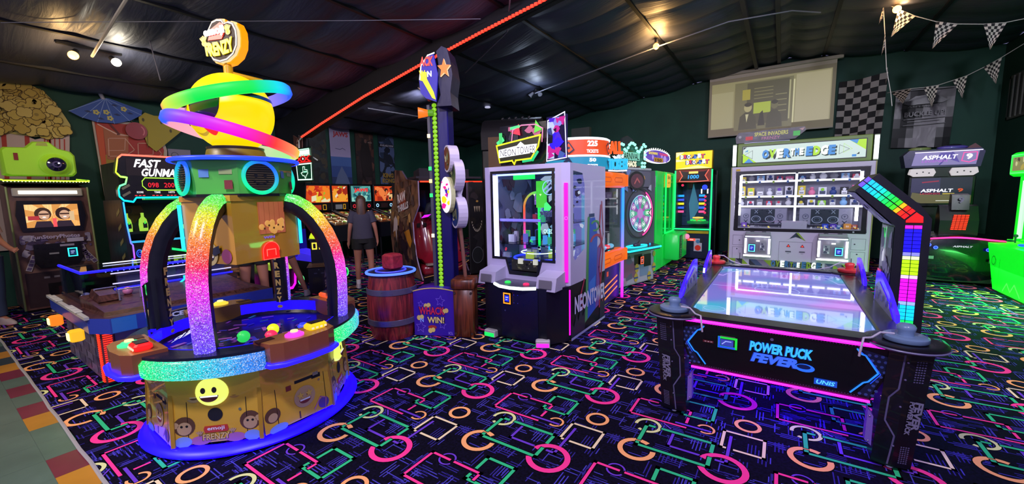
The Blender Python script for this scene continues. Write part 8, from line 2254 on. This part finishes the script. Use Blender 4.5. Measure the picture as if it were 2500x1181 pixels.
# ================================================================ alley games with pink and green light
def alley(x, y, deck, lab, nm, side):
    T = thing('alley_roller_game', lab, 'arcade machine', (x, y, 0), 90); T.scale = (.64, 1, 1)
    g = G(); g.box(-.30, .30, .0, 1.9, .0, .42, D('#0e0c22', .4)); g.sidep([(.0, .42), (.0, .50), (1.5, .62), (1.9, .95), (2.2, .95), (2.2, .42)], -.30, .30, deck); g.out('ramp', T)
    g = G()
    for q in range(5):
        xx = -.22+q*.11
        g.add([(xx-.01, .0, .506), (xx+.01, .0, .506), (xx+.01, 1.5, .626), (xx-.01, 1.5, .626)], [(0, 1, 2, 3)], E(side, 1.0))
    for q in range(3): g.box(-.28, .28, -.01-.0, .0, .43+q*.022, .44+q*.022, E(side, .7))
    g.out('lane_stripes', T)
    g = G(); g.tube([(-.26, -.03, .38), (-.24, -.03, .16), (-.18, -.03, .09), (.12, -.03, .09), (.20, -.03, .16), (.23, -.03, .38)], .022, E('#ff10e0', 2.2), 8); g.out('pink_light', T)
    g = G().at(.36, -.03, .20); g.ring(0, 0, .035, .085, E('#10c850', 1.0), -.01, 24); g.ring(0, 0, .07, .088, E('#60ff90', 1.8), -.014, 24); g.cyl((0, .03, 0), (0, -.008, 0), .09, D('#0a2a14', .4), 20); g.out('ring_light', T)
    g = G(); g.cyl((-.30, .95, .60), (-.26, .95, .60), .12, D('#7aa0a0', .35), 20); g.box(-.30, .30, 1.2, 1.24, .6, 1.0, D('#7aa0a0' if nm else '#1a1890', .35)); g.out('side_wheel', T)
alley(-7.02, 3.51, node_mat('lime_lane', lambda nt, b: (b.inputs['Base Color'].__setattr__('default_value', (.5, .7, .1, 1)), b.inputs['Emission Color'].__setattr__('default_value', (.45, .7, .05, 1)), b.inputs['Emission Strength'].__setattr__('default_value', .45))), 'lime green alley rolling game with a pink light bracket, left of the score post', 1, '#e8ff60')
alley(-7.0, 4.38, node_mat('blue_lane', lambda nt, b: (b.inputs['Base Color'].__setattr__('default_value', (.03, .02, .6, 1)), b.inputs['Emission Color'].__setattr__('default_value', (.05, .02, 1, 1)), b.inputs['Emission Strength'].__setattr__('default_value', .5))), 'deep blue alley rolling game with a pink light bracket, right of the score post', 0, '#4a40ff')
def scorepost():
    T = thing('score_post', 'black score post with a yellow dome on top and two lit zeros', 'scoreboard', (-6.58, 3.86, 0), 50)
    g = G(); g.box(-.17, .17, -.08, .2, .0, .48, D('#0c0a1e', .4)); g.box(-.12, .12, .0, .16, .48, .92, D('#0e0c20', .4)); g.fr(-.08, -.03, .34, .36, D('#3a3858', .4), -.082); g.fr(.03, .08, .34, .36, D('#3a3858', .4), -.082); g.disc(.0, .41, .01, CHROME, -.084, 8); g.out('cabinet', T)
    g = G(); g.add([(-.18, -.12, .46), (.18, -.12, .46), (.16, .02, .52), (-.16, .02, .52)], [(0, 1, 2, 3)], D('#6a4a3a', .4)); g.out('ledge', T)
    g = G(); g.box(-.14, .14, -.02, .18, .92, .945, D('#5a5a80', .3)); g.lathe([(.125, .945), (.12, .98), (.09, 1.04), (.05, 1.065), (0, 1.075)], E('#d8f020', .95), 24); g.out('dome', T)
    g = G().at(0, -.004, 0)
    for x in (-.055, .055): g.stroke([(x-.03, .76), (x-.03, .86), (x+.03, .86), (x+.03, .76)], .018, E('#ffd840', 1.5), -.003, True)
    g.out('digits', T)
scorepost()

# ================================================================ people
SKIN = D('#a8705c', .5, 0, .4)
def loft(g, rings, mat, n=14, cap=True):
    # rings: (center, (rx, ry), yaw) ; elliptical sections joined
    vs = []
    for c, r_, *yw in rings:
        a0 = R(yw[0]) if yw else 0
        for i in range(n):
            t = 2*PI*i/n; x = r_[0]*math.cos(t); y = r_[1]*math.sin(t)
            vs.append((c[0]+x*math.cos(a0)-y*math.sin(a0), c[1]+x*math.sin(a0)+y*math.cos(a0), c[2]))
    m = len(rings)
    g.add(vs, [(k*n+i, k*n+(i+1) % n, (k+1)*n+(i+1) % n, (k+1)*n+i) for k in range(m-1) for i in range(n)], mat, True)
    if cap: g.add(vs, [tuple(range(n-1, -1, -1)), tuple(range((m-1)*n, m*n))], mat)
def body(parent, J, edges, name='body', mat=SKIN):
    # one continuous skinned surface grown over a skeleton; J: name -> (pos, radius)
    names = list(J)
    me = bpy.data.meshes.new(name)
    me.from_pydata([J[n][0] for n in names], [(names.index(a), names.index(b)) for a, b in edges], [])
    o = bpy.data.objects.new(name, me); COL.objects.link(o); o.parent = parent
    me.materials.append(mat)
    md = o.modifiers.new('skin', 'SKIN'); md.use_smooth_shade = True
    for i, n in enumerate(names):
        v = me.skin_vertices[0].data[i]; r_ = J[n][1]; v.radius = (r_, r_) if not isinstance(r_, tuple) else r_
        v.use_root = (n == names[0])
    s_ = o.modifiers.new('sub', 'SUBSURF'); s_.levels = 2; s_.render_levels = 2
    return o
def person(lab, loc, rz, pose, top, bottom, hair, shoe='#c8c0c8', H=1.6, long_hair=True, jeans=False, socks=False):
    """faces local -y. pose: dict of joint overrides"""
    T = thing('person', lab, 'person', loc, rz)
    k = H/1.65
    J = dict(pelvis=((0, 0, .93), .13), belly=((0, .0, 1.08), .115), chest=((0, .01, 1.25), .125), neckb=((0, .02, 1.40), .055), neck=((0, .0, 1.46), .048), head0=((0, -.01, 1.53), .07), head1=((0, -.01, 1.60), .08),
             shL=((-.15, .01, 1.36), .055), elL=((-.21, .03, 1.10), .038), wrL=((-.24, -.04, .88), .026), haL=((-.245, -.06, .82), .03),
             shR=((.15, .01, 1.36), .055), elR=((.21, .03, 1.10), .038), wrR=((.24, -.04, .88), .026), haR=((.245, -.06, .82), .03),
             hiL=((-.09, 0, .88), .10), knL=((-.11, -.01, .50), .058), caL=((-.115, .015, .34), .055), anL=((-.12, .01, .10), .034), toL=((-.125, -.10, .04), .03),
             hiR=((.09, 0, .88), .10), knR=((.11, -.01, .50), .058), caR=((.115, .015, .34), .055), anR=((.12, .01, .10), .034), toR=((.125, -.10, .04), .03))
    for n, v in pose.items(): J[n] = (v, J[n][1])
    J = {n: (tuple(c*k for c in p), r_*k) for n, (p, r_) in J.items()}
    for S_ in 'LR':
        w = Vector(J['wr'+S_][0]); h = Vector(J['ha'+S_][0]); d = (h-w).normalized(); sx = -1 if S_ == 'L' else 1
        side = Vector((0, -1, 0)); side = (side-d*side.dot(d)).normalized()
        for f in range(4):
            b = h+side*(.024-.016*f)*k+d*.03*k
            l = (.040, .046, .043, .034)[f]*k
            J['f%s%da' % (S_, f)] = (tuple(b), .009*k); J['f%s%db' % (S_, f)] = (tuple(b+d*l*.6+Vector((-sx*.006, 0, 0))), .008*k); J['f%s%dc' % (S_, f)] = (tuple(b+d*l+Vector((-sx*.016, 0, -.004))), .007*k)
        t0 = w.lerp(h, .6)+side*.022*k; J['t%sa' % S_] = (tuple(t0), .010*k); J['t%sb' % S_] = (tuple(t0+side*.02*k+d*.035*k), .008*k)
    ed = [('pelvis', 'belly'), ('belly', 'chest'), ('chest', 'neckb'), ('neckb', 'neck'), ('neck', 'head0'), ('head0', 'head1')]
    for S_ in 'LR':
        ed += [('chest', 'sh'+S_), ('sh'+S_, 'el'+S_), ('el'+S_, 'wr'+S_), ('wr'+S_, 'ha'+S_), ('pelvis', 'hi'+S_), ('hi'+S_, 'kn'+S_), ('kn'+S_, 'ca'+S_), ('ca'+S_, 'an'+S_), ('an'+S_, 'to'+S_)]
        for f in range(4): ed += [('ha'+S_, 'f%s%da' % (S_, f)), ('f%s%da' % (S_, f), 'f%s%db' % (S_, f)), ('f%s%db' % (S_, f), 'f%s%dc' % (S_, f))]
        ed += [('wr'+S_, 't%sa' % S_), ('t%sa' % S_, 't%sb' % S_)]
    o = body(T, J, ed)
    P = {n: Vector(v[0]) for n, v in J.items()}
    # head detail: face on the -y side
    g = G(); hc = (P['head0']+P['head1'])/2
    g.sph(hc+Vector((0, 0, .005)), (.074*k, .088*k, .105*k), SKIN, 20, 14)
    g.sph(hc+Vector((0, -.088*k, -.01*k)), (.012*k, .018*k, .02*k), SKIN, 8, 6)
    for sx in (-1, 1):
        g.sph(hc+Vector((sx*.028*k, -.078*k, .012*k)), (.012*k, .008*k, .007*k), D('#e8e0dc', .3), 8, 6); g.sph(hc+Vector((sx*.028*k, -.084*k, .012*k)), .005*k, D('#2a1a14', .2), 6, 4)
        g.sph(hc+Vector((sx*.076*k, .005*k, -.002)), (.010*k, .018*k, .028*k), SKIN, 8, 6)
    g.sph(hc+Vector((0, -.080*k, -.045*k)), (.022*k, .008*k, .006*k), D('#8a4038', .4), 10, 6)
    g.out('face', T)
    g = G(); HM = node_mat('hair_'+hair.strip('#'), _wood(hair, '#6a4634' if long_hair else '#2a2020', .45))
    g.sph(hc+Vector((0, .012*k, .018*k)), (.086*k, .092*k, .108*k), HM, 20, 12)
    if long_hair:
        b = hc+Vector((0, .06*k, 0))
        loft(g, [((b.x, b.y, b.z+.04), (.08*k, .05*k)), ((b.x, b.y+.02, b.z-.08), (.085*k, .045*k)), ((b.x, b.y+.035, b.z-.22), (.08*k, .04*k)), ((b.x-.01, b.y+.04, b.z-.36), (.06*k, .032*k)), ((b.x-.02, b.y+.04, b.z-.48), (.025*k, .018*k))], HM)
    g.out('hair', T)
    # shirt
    TM_ = D(top, .85); g = G(); pe, be, ch, nb = P['pelvis'], P['belly'], P['chest'], P['neckb']
    loft(g, [(pe+Vector((0, 0, -.02*k)), (.185*k, .135*k)), (pe.lerp(be, .5), (.175*k, .13*k)), (be, (.165*k, .125*k)), (ch, (.18*k, .13*k)), (ch.lerp(nb, .55), (.175*k, .115*k)), (ch.lerp(nb, .9), (.12*k, .085*k)), (nb, (.07*k, .065*k))], TM_, 18)
    for S_ in 'LR':
        a = P['sh'+S_]; e = P['el'+S_]; m = a.lerp(e, .62)
        g.tube([a.lerp(ch, .35)+Vector((0, 0, .0)), a, a.lerp(m, .5), m], [.075*k, .078*k, .072*k, .068*k], TM_, 12)
    g.out('shirt', T)
    BM_ = D(bottom, .8); g = G()
    loft(g, [(pe+Vector((0, 0, -.10*k)), (.165*k, .13*k)), (pe+Vector((0, 0, .0)), (.172*k, .128*k)), (pe+Vector((0, 0, .06*k)), (.165*k, .12*k))], BM_, 18)
    for S_ in 'LR':
        h = P['hi'+S_]; kn = P['kn'+S_]; ca = P['ca'+S_]; an = P['an'+S_]
        if jeans: g.tube([h+Vector((0, 0, .03)), h.lerp(kn, .4), kn, ca, an+Vector((0, 0, .02))], [.118*k, .100*k, .075*k, .07*k, .062*k], BM_, 14)
        else: g.tube([h+Vector((0, 0, .03)), h.lerp(kn, .2), h.lerp(kn, .42)], [.112*k, .108*k, .104*k], BM_, 14)
    g.out('jeans' if jeans else 'shorts', T)
    for S_ in 'LR':
        an = P['an'+S_]; to = P['to'+S_]; g = G(); d = to-an; d.z = 0; yaw = math.degrees(math.atan2(d.x, -d.y))
        g.at(an.x, an.y, 0, rz=yaw); zb = min(an.z, to.z)-.04*k
        loft(g, [((0, -.07, max(0, zb)), (.045*k, .125*k)), ((0, -.07, max(0, zb)+.03), (.045*k, .12*k)), ((0, -.05, max(0, zb)+.06), (.038*k, .09*k)), ((0, -.005, max(0, zb)+.10), (.036*k, .042*k))], D(shoe, .5), 16)
        if socks: g.cyl((0, 0, zb+.08), (0, .005, zb+.16), .040*k, D('#d8d0dc', .7), 12)
        g.out('shoe', T)
    return T
# woman with long hair seen from behind, looking toward the pinball machines
person('woman with long brown hair and black shorts seen from behind near the pinball machines', (-6.22, 4.50, 0), 235,
       dict(haR=(.25, -.05, .80), elL=(-.22, .04, 1.10), wrL=(-.25, -.02, .88), haL=(-.25, -.03, .82), anL=(-.15, .03, .10), toL=(-.20, -.07, .04), knL=(-.12, .0, .5)), '#3c3a4c', '#0a0a0e', '#2a1810', '#c0b4c0', H=1.62, socks=True)
person('person in black shorts standing behind the hanging box of the smiley coin machine', (-6.1, 2.62, 0), 70,
       dict(anL=(-.13, .0, .1), anR=(.13, .02, .10), toL=(-.14, -.11, .04)), '#4a4060', '#08080c', '#2a1c14', '#c0b8c0', H=1.66)
person('person in grey shorts with one leg stretched sideways beside the lime alley game', (-6.72, 3.30, 0), 250,
       dict(knL=(-.22, -.02, .50), caL=(-.27, .01, .34), anL=(-.34, .02, .10), toL=(-.40, -.09, .04)), '#5a4c62', '#5f5068', '#3a2418', '#b0a8b8', H=1.55)
person('person in a pink top and blue jeans standing beside the photo booth', (-8.70, .48, 0), 120,
       dict(elR=(.20, -.02, 1.12), wrR=(.18, -.20, 1.0), haR=(.17, -.26, .99)), '#b08a88', '#2c3a5a', '#3a2418', '#b0a0a0', H=1.68, jeans=True)

# ================================================================ ceiling fittings
def track():
    T = thing('track_light', 'black ceiling track with two aimed spotlight bulbs, one orange and one white', 'light fitting', (-8.05, 1.62, 3.70))
    g = G(); g.box(-.03, .03, -.28, .36, .02, .05, D('#1a1a1c', .4)); g.cyl((0, 0, .05), (0, 0, .09), .03, DARK, 10); g.out('bar', T)
    for y, c, s_, col, d in ((-.10, '#ffb050', 22, (1, .62, .25), Vector((.35, -.35, -.7))), (.24, '#fff0d0', 20, (1, .9, .7), Vector((.5, .35, -.6)))):
        d.normalize(); g = G(); b = Vector((0, y, -.03)); g.cyl(b, b+d*.10, .03, DARK, 12, .05); h_ = g.out('lamp_head', T)
        g = G(); c0 = b+d*.10; g.sph(c0, (.055, .055, .055), E(c, 9), 14, 10); g.out('bulb', h_)
        w = Vector((-8.05, 1.62, 3.70))+c0
        point('bulb_glow', w+d*.07, s_, col, .05)
track()
def bulb_light(loc, col, pw, lab, em, name='hanging_bulb'):
    T = thing(name, lab, 'light fitting', loc)
    g = G(); g.cyl((0, 0, .06), (0, 0, .13), .03, DARK, 10); g.out('socket', T)
    g = G(); g.sph((0, 0, 0), .055, E(em, 10), 16, 10); g.out('bulb', T)
    point('bulb_glow', Vector(loc)+Vector((0, 0, -.07)), pw, col, .06)
    point('bulb_glow', Vector(loc)+Vector((0.07, 0, .02)), pw*.5, col, .06)
bulb_light((-2.10, 8.16, 4.33), (1, .55, .18), 40, 'single glowing orange bulb hanging under the black ceiling above the back row', '#ffa040')
bulb_light((1.39, 9.10, 4.42), (1, .6, .25), 9, 'orange bulb at the ceiling where the pennant strings meet', '#ffa850')
T = thing('twin_spotlight', 'small twin head spotlight under the ceiling, centre of the hall', 'light fitting', (-5.05, 8.72, 3.99))
g = G(); g.cyl((0, 0, .08), (0, 0, .14), .04, DARK, 12); g.box(-.10, .10, -.02, .02, .06, .09, DARK); g.out('bar', T)
for sx in (-1, 1):
    g = G(); g.cyl((sx*.07, 0, .07), (sx*.15, -.05, -.02), .03, D('#6a6a74', .4), 12, .055); g.out('lamp_head', T)
sl = spot('twin_spot_glow', (-5.05, 8.6, 3.88), (-4.6, 7.6, 4.1), 0.1, (.7, .8, 1), 150, .05)
point('twin_spot_glow', (-4.85, 8.35, 3.85), 10, (.62, .75, 1.0), .08)
for loc, lab in (((-6.54, 6.46, 3.90), 'round white ceiling disc left of the strength tower'), ((-6.55, 8.78, 3.90), 'round white ceiling disc right of the strength tower')):
    g = G(); g.lathe([(0, 0), (.07, 0), (.075, .02), (.06, .035), (0, .04)], E('#c8c8e8', .8), 20); g.out('ceiling_disc', label=lab, cat='light fitting', loc=loc)  # plain ceiling discs; their faint glow is added
def rod(name, lab, pts, r_, m, cat='pipe'):
    g = G(); g.tube(pts, r_, m, 6); g.out(name, label=lab, cat=cat)
def rf(x, y, d=.06): return (x, y, RZ-SL*abs(x)-d)
rod('ceiling_wire', 'thin taut wire crossing under the ceiling at the upper left', [rf(-7.69, .86, .1), rf(-6.4, 2.25, .1), rf(-5.1, 3.66, .1), (-3.80, 4.98, 4.18)], .005, D('#7a7a84', .5), 'wire')
rod('conduit', 'pale conduit pipe running down the ceiling to the track light', [rf(-4.5, 1.58, .17), rf(-6.58, 1.62, .17), rf(-8.0, 1.66, .17)], .018, D('#a8a49a', .5))
rod('conduit', 'long thin conduit crossing the ceiling past the orange bulb', [rf(-5.0, 8.6, .15), rf(-2.1, 8.25, .15), rf(-.9, 8.2, .15), rf(.0, 8.6, .17), rf(.4, 8.9, .15)], .012, D('#7a7a84', .5))
rod('ceiling_rod', 'thin rod spanning below the ceiling behind the strength tower', [rf(-8.1, 6.2, .1), rf(-8.0, 7.4, .1), rf(-7.95, 8.6, .1)], .014, D('#6a6a74', .5))
rod('ceiling_rod', 'slanting brace rod meeting the underside of the roof frame', [rf(-3.0, 4.6, .1), rf(-3.75, 5.6, .12), rf(-5.3, 6.4, .1)], .012, D('#6a6a74', .5))
rod('hanging_wire', 'short bent wire dangling from the ceiling left of the glowing globe sign', [rf(-7.35, 2.12, .05), (-7.5, 2.2, 3.6), (-7.55, 2.25, 3.35)], .008, D('#7a7a84', .5), 'wire')
